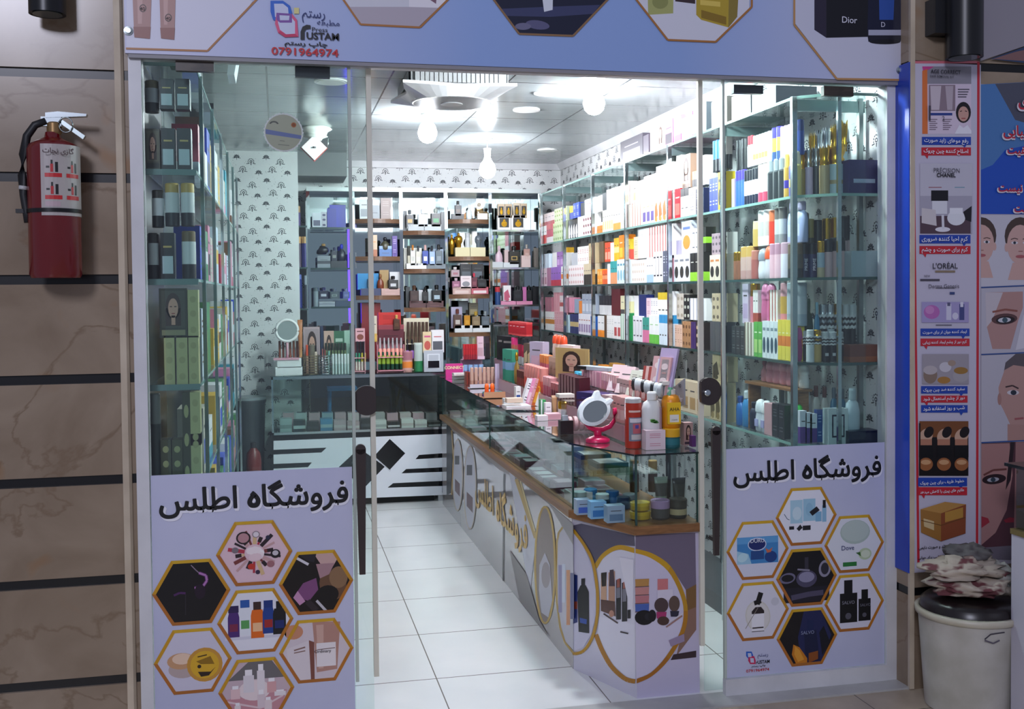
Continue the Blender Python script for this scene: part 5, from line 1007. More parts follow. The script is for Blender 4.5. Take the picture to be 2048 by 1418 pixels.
        B.lathe([(r * .75, h * q), (r * .78, h * .3)], M_(c), n); i = len(B.v)
        for t in range(5):
            f = t / 4; z = h * (.3 + .7 * f); sx, sy = .78 + .25 * f, .78 * (1 - f) + .05 * f
            B.v += [(r * sx * math.cos(2 * PI * a / n), r * sy * math.sin(2 * PI * a / n), z) for a in range(n)]
        for t in range(4):
            for a in range(n): b = (a + 1) % n; B.f.append((i + t * n + a, i + t * n + b, i + (t + 1) * n + b, i + (t + 1) * n + a)); B.mi.append(B._m(M_(c2 if (st == 'band' and t in (1, 2)) else c))); B.sm.append(True)
        B.f.append(tuple(i + 4 * n + a for a in range(n))); B.mi.append(B._m(M_(c))); B.sm.append(False)
        parts.append(('cap', MB().lathe([(r * .72, 0), (r * .76, h * q)], M_(cap), n)))
    elif kind == 'jar':
        B.lathe([(r * .85, 0), (r * .97, h * .1), (r * .97, h * .6)], M_(c), 18)
        if st == 'band': B.lathe([(r * .98, h * .2), (r * .98, h * .5)], M_(c2), 18)
        parts.append(('lid', MB().lathe([(r, h * .58), (r, h * .95), (r * .92, h)], M_(cap), 18)))
    elif kind == 'polish':                                 # nail polish: squat glass and long tapered cap
        B.lathe([(r * .9, 0), (r, h * .06), (r, h * .36), (r * .45, h * .44)], M_(c), 12, smooth=True); parts.append(('cap', MB().lathe([(r * .6, h * .43), (r * .42, h)], M_(cap), 10)))
    elif kind == 'stick':                                  # lipstick or gloss tube
        q = k.get('frac', .5); B.lathe([(r * .95, 0), (r * .95, h * q)], M_(c), 10); parts.append(('cap', MB().lathe([(r, h * q), (r, h * .97), (r * .85, h)], M_(cap), 10)))
    elif kind == 'pump':
        B.lathe([(r * .9, 0), (r, .006), (r, h * .58), (r * .8, h * .68), (r * .4, h * .73)], M_(c), 18, smooth=True)
        if st != 'bare': B.box(-r * .72, r * .72, -r * 1.005, -r * .6, h * .1, h * .56, M_(c2)); B.box(-r * .5, r * .5, -r * 1.02, -r * .6, h * .14, h * .3, M_(c3))
        p = MB().lathe([(r * .5, h * .72), (r * .52, h * .82), (r * .2, h * .84), (r * .18, h * .92)], M_(cap), 14); p.box(-r * .9, r * .3, -r * .2, r * .2, h * .92, h, M_(cap)); parts.append(('pump', p))
    elif kind == 'wave':                                   # mouthwash-like bottle with zigzag printed upper half
        B.lathe([(r * .92, 0), (r, .004), (r, h * .55)], [M_(c), M_(c)], 14); n = 14
        for j, m in enumerate(('#d9d9dc', '#26262a', cap, '#26262a', '#d0d0d4')):
            z = h * (.55 + j * .05)
            for a in range(n):
                t0, t1 = 2 * PI * a / n, 2 * PI * (a + 1) / n; o0, o1 = (.025 * h if a % 2 else 0), (0 if a % 2 else .025 * h)
                B.face([(r * math.cos(t0), r * math.sin(t0), z + o0), (r * math.cos(t1), r * math.sin(t1), z + o1), (r * math.cos(t1), r * math.sin(t1), z + o1 + h * .05), (r * math.cos(t0), r * math.sin(t0), z + o0 + h * .05)], M_(m), True)
        if st == 'pic': B.box(-r * .4, r * .4, -r * 1.02, -r * .8, h * .2, h * .3, M_('#c9c9cc'))
        parts.append(('cap', MB().lathe([(r * .97, h * .8), (r * .9, h * .85), (r * .92, h * .98), (r * .8, h)], M_(cap), 14)))
    elif kind == 'compact':
        B.lathe([(r * .95, 0), (r, h * .2), (r, h * .8), (r * .95, h)], [M_(c)] * 3, 18); B.lathe([(r * .75, h), (r * .72, h * 1.08)], M_(c2), 18)
    elif kind == 'palette': bx_(B, w, d, h, c); B.box(-w * .4, w * .4, -d * .38, d * .38, h, h + .0012, M_(c2))
    _PC[key] = (B.mesh(kind), [(n_, p_.mesh(n_)) for n_, p_ in parts]); return _PC[key]
NAMES = {'box': 'carton', 'can': 'spray_can', 'slim': 'deodorant_can', 'roll': 'roll_on_deodorant', 'crown': 'body_spray', 'perf': 'perfume_bottle', 'round': 'perfume_bottle', 'skull': 'perfume_bottle', 'shampoo': 'lotion_bottle', 'tube': 'cream_tube', 'jar': 'cream_jar',
         'polish': 'nail_polish', 'stick': 'lipstick', 'pump': 'pump_bottle', 'wave': 'striped_bottle', 'compact': 'compact_powder', 'palette': 'makeup_palette'}
CATS = {'box': 'box', 'can': 'spray can', 'slim': 'spray can', 'roll': 'deodorant', 'crown': 'spray bottle', 'perf': 'perfume bottle', 'round': 'perfume bottle', 'skull': 'perfume bottle', 'shampoo': 'bottle', 'tube': 'tube', 'jar': 'jar', 'polish': 'nail polish', 'stick': 'lipstick', 'pump': 'bottle', 'wave': 'bottle', 'compact': 'compact', 'palette': 'palette'}
def put(kind, loc, rz, label, group=None, tilt=0, name=None, **k):
    body, parts = prod(kind, **k)
    o = bpy.data.objects.new(name or NAMES[kind], body); COL.objects.link(o); o.location = (loc[0], loc[1], loc[2] + .0008); o.rotation_euler = (tilt, 0, rz)
    for n, me in parts:
        c = bpy.data.objects.new(n, me); COL.objects.link(c); c.parent = o
    return tag(o, label, CATS[kind], group)
def put_px(kind, x0, x1, yt, yb, label, Y=None, Z=None, zb=None, group=None, rz=0, dd=None, **k):
    # stands where the photograph shows its foot: on the plane z = Z, or at depth Y (base height zb or read off)
    xm = (x0 + x1) / 2
    if Z is not None: p = at_z(xm, yb, Z); Y = p.y; base = Z
    else: p = at_y(xm, yb, Y); base = p.z if zb is None else zb
    w = at_y(x1, yb, Y).x - at_y(x0, yb, Y).x; h = max(at_y(xm, yt, Y).z - at_y(xm, yb, Y).z, .01)
    if zb is not None: h = max(at_y(xm, yt, Y).z - zb, .012)
    d = dd if dd else (w * .5 if kind == 'perf' else w if kind != 'box' else min(w, .05))
    if kind == 'box' and 'name' not in k: k['name'] = 'perfume_box' if 4.6 < Y < 5.2 else 'makeup_box' if Y > .3 or Z is not None else 'toiletry_box'
    return put(kind, (p.x, Y + d / 2, base), rz, label, group, w=w, h=h, d=d, **k)
ORD = ['first', 'second', 'third', 'fourth', 'fifth', 'sixth', 'seventh', 'eighth', 'ninth', 'tenth', 'eleventh', 'twelfth', 'thirteenth', 'fourteenth', 'fifteenth', 'sixteenth', 'seventeenth', 'eighteenth', 'nineteenth', 'twentieth']

# ------------------------------------------------------------------ right wall shelves: rows of goods, read along the shelf edge
SHN = {'A': 'top right-wall shelf', 'B': 'second right-wall shelf', 'C': 'third right-wall shelf', 'D': 'lowest right-wall shelf'}
def row(sh, px0, px1, n, desc, h, kind='box', tier=0, base=0, dx=0, **k):
    h = min(h, {'A': .418, 'B': .35, 'C': .36, 'D': .35}[sh] - .02 - base)
    z = RZ[sh] + base; ya, yb = at_x(px0, 600, XF).y, at_x(px1, 600, XF).y; p = (ya - yb) / n; g = .94 if kind == 'box' else .97
    d = k.pop('d', .055 if kind == 'box' else p * g)
    side = 'upper row of ' if tier else ''
    for i in range(n):
        yc = ya - p * (i + .5)
        if kind != 'box': k['w'] = min(p * g, .075)
        else: k['w'] = p * g
        put(kind, (XF + .018 + dx + (.012 if tier else 0) + (d / 2 if kind == 'box' else k['w'] / 2), yc, z), -PI / 2, '%s, %s%s' % (desc, side, SHN[sh]), '%ss on the right wall' % desc.split(' with')[0], d=d, h=h, **k)
W = '#f4f3f0'
def rows(sh, hf, hb, front, back):
    for tier, L in ((0, front), (1, back)):
        for e in L:
            px0, px1, n, desc, fr, c = e[:6]; kw = dict(e[6]) if len(e) > 6 else {}
            row(sh, px0, px1, n, desc, (hb if tier else hf) * fr, tier=tier, base=hf + .002 if tier else 0, c=c, **kw)
def K(**k): return k
rows('A', .15, .14, [
    (1078, 1090, 3, 'white carton with red foot', 1, W, K(style='split', c2='#c8342c')), (1090, 1103, 3, 'crimson pink carton', 1.05, '#c24a62', K(style='base', c2='#e8e0e0')), (1103, 1128, 6, 'pale green carton', 1, '#c9d8b0', K(style='dots', c2='#7fa050')),
    (1133, 1152, 4, 'black carton with white slash', .95, '#1d1d22', K(style='tri', c2='#e9e9ec', c3='#e9e9ec')), (1152, 1162, 2, 'plain white carton', 1, W, K(style='lines', c2='#b9b9b9')), (1162, 1184, 5, 'white carton with dark red bands', 1, W, K(style='dots', c2='#7a2a3a')),
    (1190, 1201, 3, 'orange small carton', .5, '#e8862a', K(style='top', c2='#f0ede6')), (1201, 1222, 5, 'ivory carton with yellow print', 1, '#f6f1e2', K(style='pic', c2='#f0d890', c3='#8a8a80')), (1222, 1237, 3, 'white carton with orange foot', 1, W, K(style='base', c2='#f0a04a')), (1237, 1251, 3, 'cream white carton', 1, '#f3eee4', K(style='lines', c2='#d9c9b0')),
    (1260, 1280, 4, 'white carton with red brown edge', 1, W, K(style='stripe', c2='#b5684e')), (1280, 1304, 3, 'white carton with purple gold patch', 1, W, K(style='pic', c2='#5a4a8c', c3='#c9b060')), (1304, 1337, 4, 'white carton with bold orange facets', 1.12, W, K(style='tri', c2='#e8672a', c3='#d98a3c')),
    (1344, 1356, 1, 'bright red carton', 1.1, '#c81f2c', K(style='pic', c2='#e06a60', c3='#f0e0e0')), (1356, 1372, 2, 'white carton with black top', 1.05, W, K(style='top', c2='#15151a')), (1372, 1386, 1, 'white wide carton', 1, W, K(style='lines', c2='#6a6a70')), (1386, 1402, 2, 'navy black carton', .9, '#1b2440', K(style='lines', c2='#d9d9e0'))],
  [(1078, 1103, 4, 'rosy white carton', .7, '#ecdcdc', K(style='base', c2='#b04a5a')), (1103, 1128, 6, 'pale green carton', .8, '#d2dfc0', K(style='dots', c2='#8fae62')), (1133, 1140, 1, 'yellow carton', .7, '#d9c23c', K(style='split', c2='#3a4a9c')), (1140, 1152, 2, 'royal blue carton', .8, '#3a52b0', K(style='lines', c2='#d9d9ee')), (1155, 1163, 2, 'dark grey carton', .7, '#2c3036', {}), (1163, 1184, 5, 'white carton with pink print', .8, W, K(style='pic', c2='#d9b0b0', c3='#a03a4a')),
   (1189, 1198, 1, 'white slim carton', .8, W, {}), (1198, 1206, 1, 'black tall carton', .85, '#101014', {}), (1206, 1236, 6, 'glossy white carton', .95, '#fbfaf6', K(style='lines', c2='#e2dcd0')), (1236, 1251, 3, 'blush white carton', 1.05, '#f8e6e0', K(style='lines', c2='#e8c0b4')), (1259, 1270, 2, 'beige carton', .9, '#e6d9c2', K(style='pic', c2='#c0a880')), (1270, 1280, 1, 'brown grey carton', .9, '#9a8f84', {}), (1280, 1304, 4, 'white carton with gold lines', 1, '#f4f0e6', K(style='lines', c2='#cdb98a')), (1304, 1338, 5, 'plain bright white carton', 1.25, '#fbfaf8', K(style='lines', c2='#e6e2de')),
   (1344, 1355, 1, 'tall white carton', 1.4, '#fbfaf8', {}), (1355, 1372, 1, 'carton with a printed face', 1.35, '#a58c78', K(style='face', c2='#c9b2a0', c3='#6a5a4e')), (1375, 1386, 2, 'gold and black carton', .6, '#c2a04a', K(style='split', c2='#16161a')), (1386, 1402, 2, 'white carton near the door leaf', 1.1, '#f6f4f2', {})])
rows('B', .15, .13, [
    (1080, 1090, 2, 'pinkish white carton', 1, '#e6d0d8', K(style='pic', c2='#c08a9c')), (1090, 1098, 2, 'mauve pink carton', 1, '#b57a98', {}), (1098, 1118, 4, 'purple carton with red foot', 1, '#9a6ac0', K(style='base', c2='#c23a4a')), (1118, 1128, 2, 'white orange carton', 1, W, K(style='mid', c2='#e88a3c')), (1133, 1163, 7, 'white carton with rose lines', 1, '#f3ecea', K(style='dots', c2='#d9a8a8')), (1163, 1184, 5, 'beige black carton', 1, '#d6c6a6', K(style='split', c2='#3a3630')),
    (1190, 1200, 2, 'amber orange carton', .7, '#f0a030', K(style='lines', c2='#fae0b0')), (1200, 1210, 2, 'red orange carton', .65, '#e8622c', K(style='mid', c2='#f2a070')), (1210, 1216, 1, 'narrow white carton', .9, W, {}), (1216, 1229, 3, 'teal carton with orange foot', 1, '#3aa0a0', K(style='split', c2='#e8a070')), (1229, 1252, 4, 'icy blue white carton', 1.05, '#e2eef2', K(style='oval', c2='#8fc0d0', c3='#5a9ab0')),
    (1259, 1284, 6, 'white carton with beige rounds', .95, '#f2eff2', K(style='dots', c2='#d2bfae')), (1288, 1301, 3, 'light blue white carton', 1, '#eef1f6', K(style='base', c2='#a8c4e6')), (1301, 1320, 3, 'white carton with black outline', 1.2, '#f6f5f2', K(style='rect', c2='#22222a')), (1320, 1332, 2, 'slate grey carton', 1.2, '#5a6070', K(style='lines', c2='#c9ccd6')), (1332, 1338, 1, 'rose pink narrow carton', .9, '#c8909c', {}),
    (1342, 1374, 3, 'pale carton with dark drop', 1, '#dfe5ec', K(style='oval', c2='#33312a', c3='#7a7e86')), (1374, 1402, 3, 'black carton with lime foot', 1, '#1b1d1a', K(style='base', c2='#8cc832', c3='#e0e6d6'))],
  [(1081, 1092, 2, 'sky blue carton', .9, '#cfe0ee', {}), (1098, 1107, 1, 'white tapered carton', .9, W, {}), (1107, 1120, 2, 'violet carton', .9, '#a070b8', K(style='pic', c2='#d0a8dc')), (1120, 1128, 1, 'yellow topped white carton', 1.1, W, K(style='top', c2='#f0b832')), (1136, 1148, 1, 'pale grey wide carton', .7, '#b9bcc2', {}), (1148, 1170, 5, 'white carton with red lettering lines', 1, W, K(style='lines', c2='#c06a6a')), (1170, 1184, 3, 'tan carton', 1.1, '#cbb690', K(style='lines', c2='#8a7650')),
   (1191, 1200, 2, 'dark bronze carton', 1.1, '#6a5236', {}), (1202, 1213, 2, 'tomato red carton', 1, '#e2502c', K(style='pic', c2='#f0a890')), (1213, 1220, 1, 'white carton between orange ones', .95, W, {}), (1220, 1230, 2, 'yellow carton', 1.15, '#f4b81e', K(style='mid', c2='#fbe29a')), (1230, 1247, 2, 'bright orange carton', 1.25, '#f08a24', K(style='pic', c2='#f6c23c', c3='#fbe9d0')), (1247, 1252, 1, 'multicolour narrow carton', 1, '#e6c83c', K(style='split', c2='#d95a4a')), (1259, 1268, 1, 'beige stacked carton', 1.05, '#d9cdb4', K(style='lines', c2='#b0a284')), (1268, 1290, 4, 'off white tall carton', 1.4, '#f0efec', K(style='lines', c2='#dcd9d4')),
   (1290, 1338, 9, 'white tall carton with red stripe', 1.6, '#f5f2ee', K(style='stripe', c2='#c04a3c')), (1343, 1353, 2, 'lilac grey carton', .6, '#a8a2bc', {}), (1353, 1374, 1, 'carton with orange round picture', 1.6, '#dfe4ee', K(style='oval', c2='#e0923c', c3='#6a86c0')), (1374, 1387, 2, 'pale carton with grey outline', 1, '#dfe6ea', K(style='rect', c2='#5a6068')), (1387, 1402, 2, 'black lime carton', 1, '#1a1d16', K(style='mid', c2='#8cc832'))])
rows('C', .15, .13, [
    (1086, 1104, 5, 'white carton with red yellow stripes', 1, W, K(style='mid', c2='#d08a3c', c3='#b03030')), (1104, 1127, 5, 'soft pink carton', 1.05, '#e2a6ae', K(style='lines', c2='#f2d6da')), (1127, 1134, 2, 'pale aqua carton', .9, '#c2dce6', {}), (1135, 1152, 3, 'navy carton with gold', .95, '#2c356a', K(style='mid', c2='#c9b27a')), (1152, 1176, 5, 'white carton with coloured print', 1, '#eceaf0', K(style='pic', c2='#a08ab0', c3='#c06a50')), (1176, 1184, 2, 'cobalt blue carton', .9, '#2c62b0', {}),
    (1190, 1203, 2, 'white orange footed carton', .95, W, K(style='base', c2='#f0902c')), (1203, 1208, 1, 'dark brown carton', 1, '#5a4634', {}), (1208, 1222, 3, 'clean white carton', 1, '#f3f2ee', K(style='lines', c2='#d0d0cc')), (1222, 1236, 2, 'white carton with red squares', 1, '#f4f2f0', K(style='pic', c2='#c25a5a', c3='#c9c9c9')), (1236, 1248, 3, 'white carton with green side', 1.1, '#f0f4ee', K(style='stripe', c2='#4aa06a')), (1248, 1253, 1, 'leaf green carton', 1.15, '#2c8c50', {}),
    (1260, 1279, 3, 'white carton with small dark label', 1.05, '#eeeef2', K(style='rect', c2='#5a5660')), (1279, 1292, 2, 'teal and pink carton', 1, '#3c9a8a', K(style='split', c2='#d97aa0')), (1292, 1312, 2, 'white carton with green band', 1.1, '#f4f8f4', K(style='base', c2='#6ac04a', c3='#9ad08a')), (1312, 1338, 5, 'pale blue carton with bright top', 1.15, '#dbeaf4', K(style='top', c2='#3c9ad0')), (1343, 1358, 3, 'peach beige carton', .8, '#e2bfa8', K(style='lines', c2='#b08a70')), (1358, 1375, 3, 'kraft brown carton', .95, '#a87f58', K(style='dots', c2='#6a4a30')), (1375, 1385, 2, 'deep purple carton', .95, '#3c2a62', {}), (1385, 1402, 3, 'dark carton with cream swirl', .95, '#2c2420', K(style='dots', c2='#d0b890'))],
  [(1083, 1096, 2, 'wine pink carton', .9, '#a86a78', {}), (1100, 1112, 2, 'rose carton', 1.2, '#d99aa2', {}), (1112, 1126, 3, 'white red carton', 1, '#eee4e4', K(style='mid', c2='#c05a5a')), (1126, 1140, 3, 'candy pink carton', .9, '#dc92a8', {}), (1141, 1150, 1, 'blue grey carton', .8, '#94a6bc', {}), (1150, 1156, 1, 'orange stub carton', .7, '#e88a3c', {}), (1156, 1184, 4, 'misty blue blister pack', 1.1, '#a6b0c0', K(style='pic', c2='#d0d6e0', c3='#4a5a8a')), (1190, 1214, 4, 'black white carton', 1, '#26262c', K(style='split', c2='#dcdcdc')), (1214, 1232, 1, 'dark red leaning carton', 1.35, '#5c1c24', {}), (1232, 1240, 1, 'charcoal cream carton', 1, '#e6e0b8', K(style='base', c2='#4a4a4a')), (1240, 1252, 2, 'lemon white carton', 1, '#f3eeb8', K(style='top', c2='#f8f6ee')),
   (1259, 1268, 1, 'white blank carton', 1, W, {}), (1268, 1283, 1, 'navy blue wide carton', 1.05, '#1c2c6a', {}), (1283, 1292, 1, 'pink white carton', .9, '#ecd2da', K(style='lines', c2='#c08a9a')), (1292, 1306, 3, 'white pointed carton', .9, '#f0eeee', K(style='lines', c2='#b0b0b8')), (1306, 1327, 3, 'yellow topped carton', 1.15, '#f0f0e4', K(style='top', c2='#e6c832')), (1327, 1338, 2, 'snow white carton', 1.2, '#fafaf8', {}), (1343, 1357, 2, 'pale beige carton', 1.1, '#d0c8ba', K(style='dots', c2='#a89c88')), (1357, 1369, 2, 'black zigzag carton', 1.05, '#1d1f1e', K(style='dots', c2='#c9d0c0')), (1369, 1402, 5, 'white carton with grey edge', .9, '#f2f1f0', K(style='stripe', c2='#b0b4bc'))])
# behind the counter, the lowest shelf shows little between the clutter
rows('D', .14, .12, [(1100, 1130, 3, 'green carton', 1.1, '#6a8a5a', {}), (1190, 1210, 2, 'orange sunscreen carton', 1.1, '#f0962c', K(style='pic', c2='#f6d8a8')), (1212, 1232, 2, 'gold lion carton', 1.3, '#c08a3c', {}), (1236, 1252, 2, 'yellow white carton', 1, '#f0e0b0', {}), (1259, 1290, 4, 'white black lettered carton', 1.2, '#eeeeee', K(style='lines', c2='#3a3a3a')), (1292, 1336, 4, 'pale mint carton', 1.1, '#d5e3dc', K(style='pic', c2='#a8b8b0')), (1343, 1400, 4, 'buff beige carton', 1.2, '#c9bca0', K(style='pic', c2='#a58a60'))], [])
# between the two door strips
rows('A', .2, .16, [(1413, 1430, 3, 'blue carton behind the door strip', .85, '#2c3fa8', K(style='lines', c2='#c9ccee')), (1430, 1444, 2, 'yellow black carton behind the door strip', .95, '#e8c61e', K(style='oval', c2='#2a2a20', c3='#2a2a20'))], [(1413, 1432, 3, 'blue topped black bottle behind the door strip', 1, '#1b1d26', K(kind='slim', cap='#3a78c8', frac=.4)), (1432, 1444, 2, 'pale topped black bottle behind the door strip', 1, '#26242a', K(kind='slim', cap='#d9c9c4', frac=.45))])
rows('B', .13, .12, [(1413, 1444, 3, 'cream carton with black swirl', 1, '#e2d6c2', K(style='oval', c2='#26221e', c3='#c87a3c'))], [(1413, 1432, 3, 'mauve lash carton', .9, '#a9949c', K(style='dots', c2='#5a4a54')), (1432, 1444, 2, 'white carton with black curve', .9, '#e8e4e0', K(style='oval', c2='#26221e'))])
rows('C', .15, .13, [(1413, 1444, 3, 'graphite black carton', 1, '#4a4c50', {})], [(1413, 1444, 4, 'beige lash carton', 1.1, '#c2b394', K(style='dots', c2='#6a5f50', c3='#6a5f50'))])
rows('D', .2, .13, [(1413, 1444, 3, 'olive beige carton with leaf print', 1.0, '#b9ac88', K(style='tri', c2='#5a5038', c3='#8a7a50'))], [(1413, 1444, 2, 'sandy carton with dark arc', 1, '#b3a684', K(style='tri', c2='#3a3428', c3='#3a3428'))])
# near bay behind the fixed right pane
rows('A', .175, .15, [
    (1457, 1463, 1, 'lavender carton', .8, '#b9a8d0', {}), (1463, 1480, 3, 'blue can with violet cap', 1, '#3a66a8', K(kind='slim', cap='#4a3ab0', frac=.72)), (1480, 1506, 5, 'navy can with white label', .95, '#1c2138', K(kind='slim', cap='#1c1f2a', style='band', c2='#d9dde6')), (1506, 1524, 2, 'raspberry can with cream top', 1, '#c04a66', K(kind='slim', cap='#e8d9c0', style='band', c2='#e8d0d0')), (1524, 1556, 3, 'black can with grey shoulder', 1.05, '#2b3034', K(kind='can', cap='#8a9298')), (1556, 1567, 1, 'gold purple can', 1.1, '#b58f3c', K(kind='can', cap='#c9aa54', style='band', c2='#3a2a8c')), (1567, 1576, 1, 'purple gold can', 1.1, '#3a2c98', K(kind='can', cap='#c9aa54', style='band', c2='#c0a050')), (1576, 1584, 1, 'cream yellow can', 1.1, '#d9cf8a', K(kind='can', cap='#e6e2d0'))],
  [(1458, 1478, 2, 'black square shouldered bottle', 1, '#17181c', K(kind='slim', cap='#26282c')), (1482, 1492, 2, 'white can with red cap', 1, '#eceaea', K(kind='can', cap='#b82a3a')), (1492, 1520, 5, 'white can with yellow mark', .95, '#efeeea', K(kind='can', cap='#e8e6e2', style='band', c2='#e0c860')), (1520, 1528, 1, 'pink can', .95, '#e0a2c0', K(kind='slim', cap='#e8c8d8')), (1528, 1546, 2, 'blue can with gold ring', 1, '#2c4a7c', K(kind='slim', cap='#3a2f98', style='band', c2='#c0a04a')), (1546, 1567, 3, 'blush pink can', .95, '#e0c4cc', K(kind='slim', cap='#c8a8b8')), (1567, 1584, 2, 'navy can with pink foot', 1, '#24408a', K(kind='slim', cap='#1d2f6a'))])
rows('B', .15, .15, [
    (1458, 1470, 2, 'brown jar with gold cap', .9, '#8a5a44', K(kind='slim', cap='gold')), (1470, 1492, 2, 'rosy clear bottle with gold cap', 1.05, '#b8908c', K(kind='slim', cap='#caa45c', style='band', c2='#c9a8a0')), (1492, 1501, 1, 'brick rose bottle', .9, '#a8605a', K(kind='slim', cap='#c07a6a')), (1502, 1515, 1, 'white roll-on with grey cap', .95, '#e6e4ec', K(kind='roll', cap='#8f97a2')), (1516, 1527, 1, 'white bottle with orange cap', 1, '#dcd8e0', K(kind='roll', cap='#e05a2c')), (1528, 1548, 2, 'pink bottle with rose cap', 1.05, '#e8bcc8', K(kind='slim', cap='#c090a4')), (1548, 1563, 1, 'pearly white bottle with pink cap', 1.05, '#e2dcea', K(kind='slim', cap='#c4a0b0')), (1564, 1584, 2, 'black bottle with gold rim', 1, '#2a2c30', K(kind='slim', cap='#6a5a48', style='band', c2='#5a5248'))],
  [(1490, 1500, 1, 'amber small bottle', .8, '#c9a860', K(kind='slim', cap='#d9c8a0')), (1500, 1522, 2, 'white bottle with dark bands', 1.1, '#f3f2f0', K(kind='slim', cap='#f6f6f6', style='band', c2='#c9c4c0')), (1522, 1532, 1, 'bright red bottle', 1.05, '#d8402c', K(kind='slim', cap='#e07a50')), (1534, 1550, 2, 'striped grey bottle', 1.1, '#9a9a9a', K(kind='slim', cap='#6f6a66', style='band', c2='#d0d0d0')), (1551, 1584, 2, 'periwinkle lotion bottle', 1.3, '#aab4dc', K(kind='shampoo', cap='#c0b4d4', style='pic', c2='#c4cbe8'))])
rows('C', .15, .15, [
    (1456, 1482, 3, 'black low carton', .9, '#2a2e30', K(style='lines', c2='#6a7072')), (1482, 1500, 3, 'white brown striped carton', 1.05, '#d9d4c6', K(style='stripe', c2='#6a5a4c')), (1500, 1517, 2, 'green leafy carton', 1.08, '#58a848', K(style='pic', c2='#a8d07a', c3='#dff0d0')), (1517, 1548, 4, 'white carton with dark circle', 1.12, '#dfe6ea', K(style='oval', c2='#2c4a5c', c3='#7a8a94')), (1548, 1578, 4, 'yellow carton with orange band', 1.18, '#e0cc4a', K(style='mid', c2='#d97a2c', c3='#e8e2b0'))],
  [(1473, 1485, 1, 'tall lilac carton', 1.25, '#cfc0d6', K(style='pic', c2='#b8a2c4')), (1485, 1494, 1, 'pink bottle with gold neck', 1.3, '#c47a88', K(kind='slim', cap='gold')), (1494, 1504, 2, 'white carton with red peaks', 1.05, '#e8e2de', K(style='base', c2='#a84a3c')), (1504, 1526, 2, 'hot pink bottle with pink dome', 1.5, '#d4709c', K(kind='roll', cap='#d880a8')), (1526, 1543, 3, 'white carton with red spires', 1.05, '#e9e4de', K(style='stripe', c2='#b05040')), (1543, 1556, 1, 'salmon bottle with gold collar', 1.4, '#d88a96', K(kind='slim', cap='#d8a0a8', style='band', c2='#c9a04a')), (1556, 1582, 2, 'grey bottle with gold collar', 1.4, '#9aa8b4', K(kind='slim', cap='#aab4bc', style='band', c2='#b4bcc4'))])
rows('D', .13, .12, [
    (1456, 1467, 1, 'blue liquid bottle', 1.1, '#2a6ab0', K(kind='shampoo', cap='#2c4a8a')), (1467, 1480, 1, 'clear blue bottle with white cap', 1.35, '#3c8ac4', K(kind='shampoo', cap='#d0dade')), (1480, 1496, 1, 'midnight blue bottle', 1, '#1b2238', K(kind='shampoo', cap='#141826')), (1496, 1520, 2, 'white dome-capped roll-on', 1.15, '#dfe2ea', K(kind='roll', cap='#eef0f4', style='pic', c2='#a8a4d0')), (1520, 1536, 1, 'dusty pink carton', 1.1, '#c89aa0', {}), (1536, 1561, 2, 'black squat carton', 1.15, '#26282c', K(style='lines', c2='#5a5a62')), (1562, 1580, 1, 'vivid green bottle', 1.6, '#2fae3c', K(kind='shampoo', cap='#2c9a3c'))], [])
MB().box(XF + .03, XF + .11, at_x(1578, 800, XF).y, at_x(1478, 800, XF).y, RZ['D'] + .215, RZ['D'] + .227, WOOD).build('riser'); ro = bpy.data.objects['riser']; tag(ro, 'small brown wooden riser carrying pink roll-ons on the lowest right shelf', 'riser')
for y in (at_x(1574, 800, XF).y, at_x(1482, 800, XF).y): MB().box(XF + .04, XF + .1, y - .006, y + .006, RZ['D'] + .001, RZ['D'] + .215, WOOD).build('foot', ro)
row('D', 1490, 1500, 1, 'slim rose figure bottle', .2, 'round', 1, .229, .03, c='#c88a94', cap='#c47a88')
row('D', 1500, 1553, 4, 'pink roll-on with round cap', .16, 'roll', 1, .229, .03, c='#d692a0', cap='#e0a2ae')
row('D', 1553, 1577, 2, 'white roll-on with round cap', .14, 'roll', 1, .229, .03, c='#dcd8d6', cap='#e6e4e2')
# the chamfered end shelves beside the jamb
def endrow(sh, L, Y, tier=0, zb=0, where=''):
    for (x0, x1, yt, kind, desc, k) in L:
        put_px(kind, x0, x1, yt, 700, '%s on the %s end shelf%s' % (desc, {'A': 'upper', 'B': 'second', 'C': 'third', 'D': 'lowest'}[sh], where), Y=Y, zb=RZ[sh] + zb, **k)
endrow('A', [(1590, 1602, 308, 'crown', 'white crown-capped spray', K(c='#d9dce6', cap='silver')), (1601, 1614, 304, 'crown', 'gold black crown-capped spray', K(c='#8a7a44', cap='gold')), (1614, 1630, 298, 'crown', 'lilac silver crown-capped spray', K(c='#bdb0d4', cap='silver')), (1630, 1645, 294, 'crown', 'black silver crown-capped spray', K(c='#3a3c42', cap='silver'))], .225)
endrow('A', [(1645, 1664, 294, 'crown', 'beige gold crown-capped spray', K(c='#b9a27a', cap='gold')), (1664, 1698, 290, 'crown', 'large white gold-crowned spray, front', K(c='#bfd2dc', cap='gold', style='band', c2='#b9a27a'))], .13)
endrow('A', [(1592, 1612, 256, 'round', 'pale curved lotion bottle', K(c='#b9cbd6', cap='#9fb6c6')), (1622, 1634, 268, 'crown', 'small gold crown-capped spray', K(c='#cbbfa8', cap='gold')), (1634, 1649, 264, 'crown', 'first pale lilac crown-capped spray', K(c='#c4b6d0', cap='silver')), (1650, 1666, 258, 'crown', 'second pale lilac crown-capped spray', K(c='#c8bcd4', cap='silver')), (1666, 1682, 252, 'crown', 'white body gold-crowned spray', K(c='#c4d6dc', cap='gold')), (1682, 1717, 244, 'crown', 'large white gold-crowned spray, back', K(c='#b9ccd4', cap='gold', style='band', c2='#b9a27a'))], .34, 0, .0, ', back row')
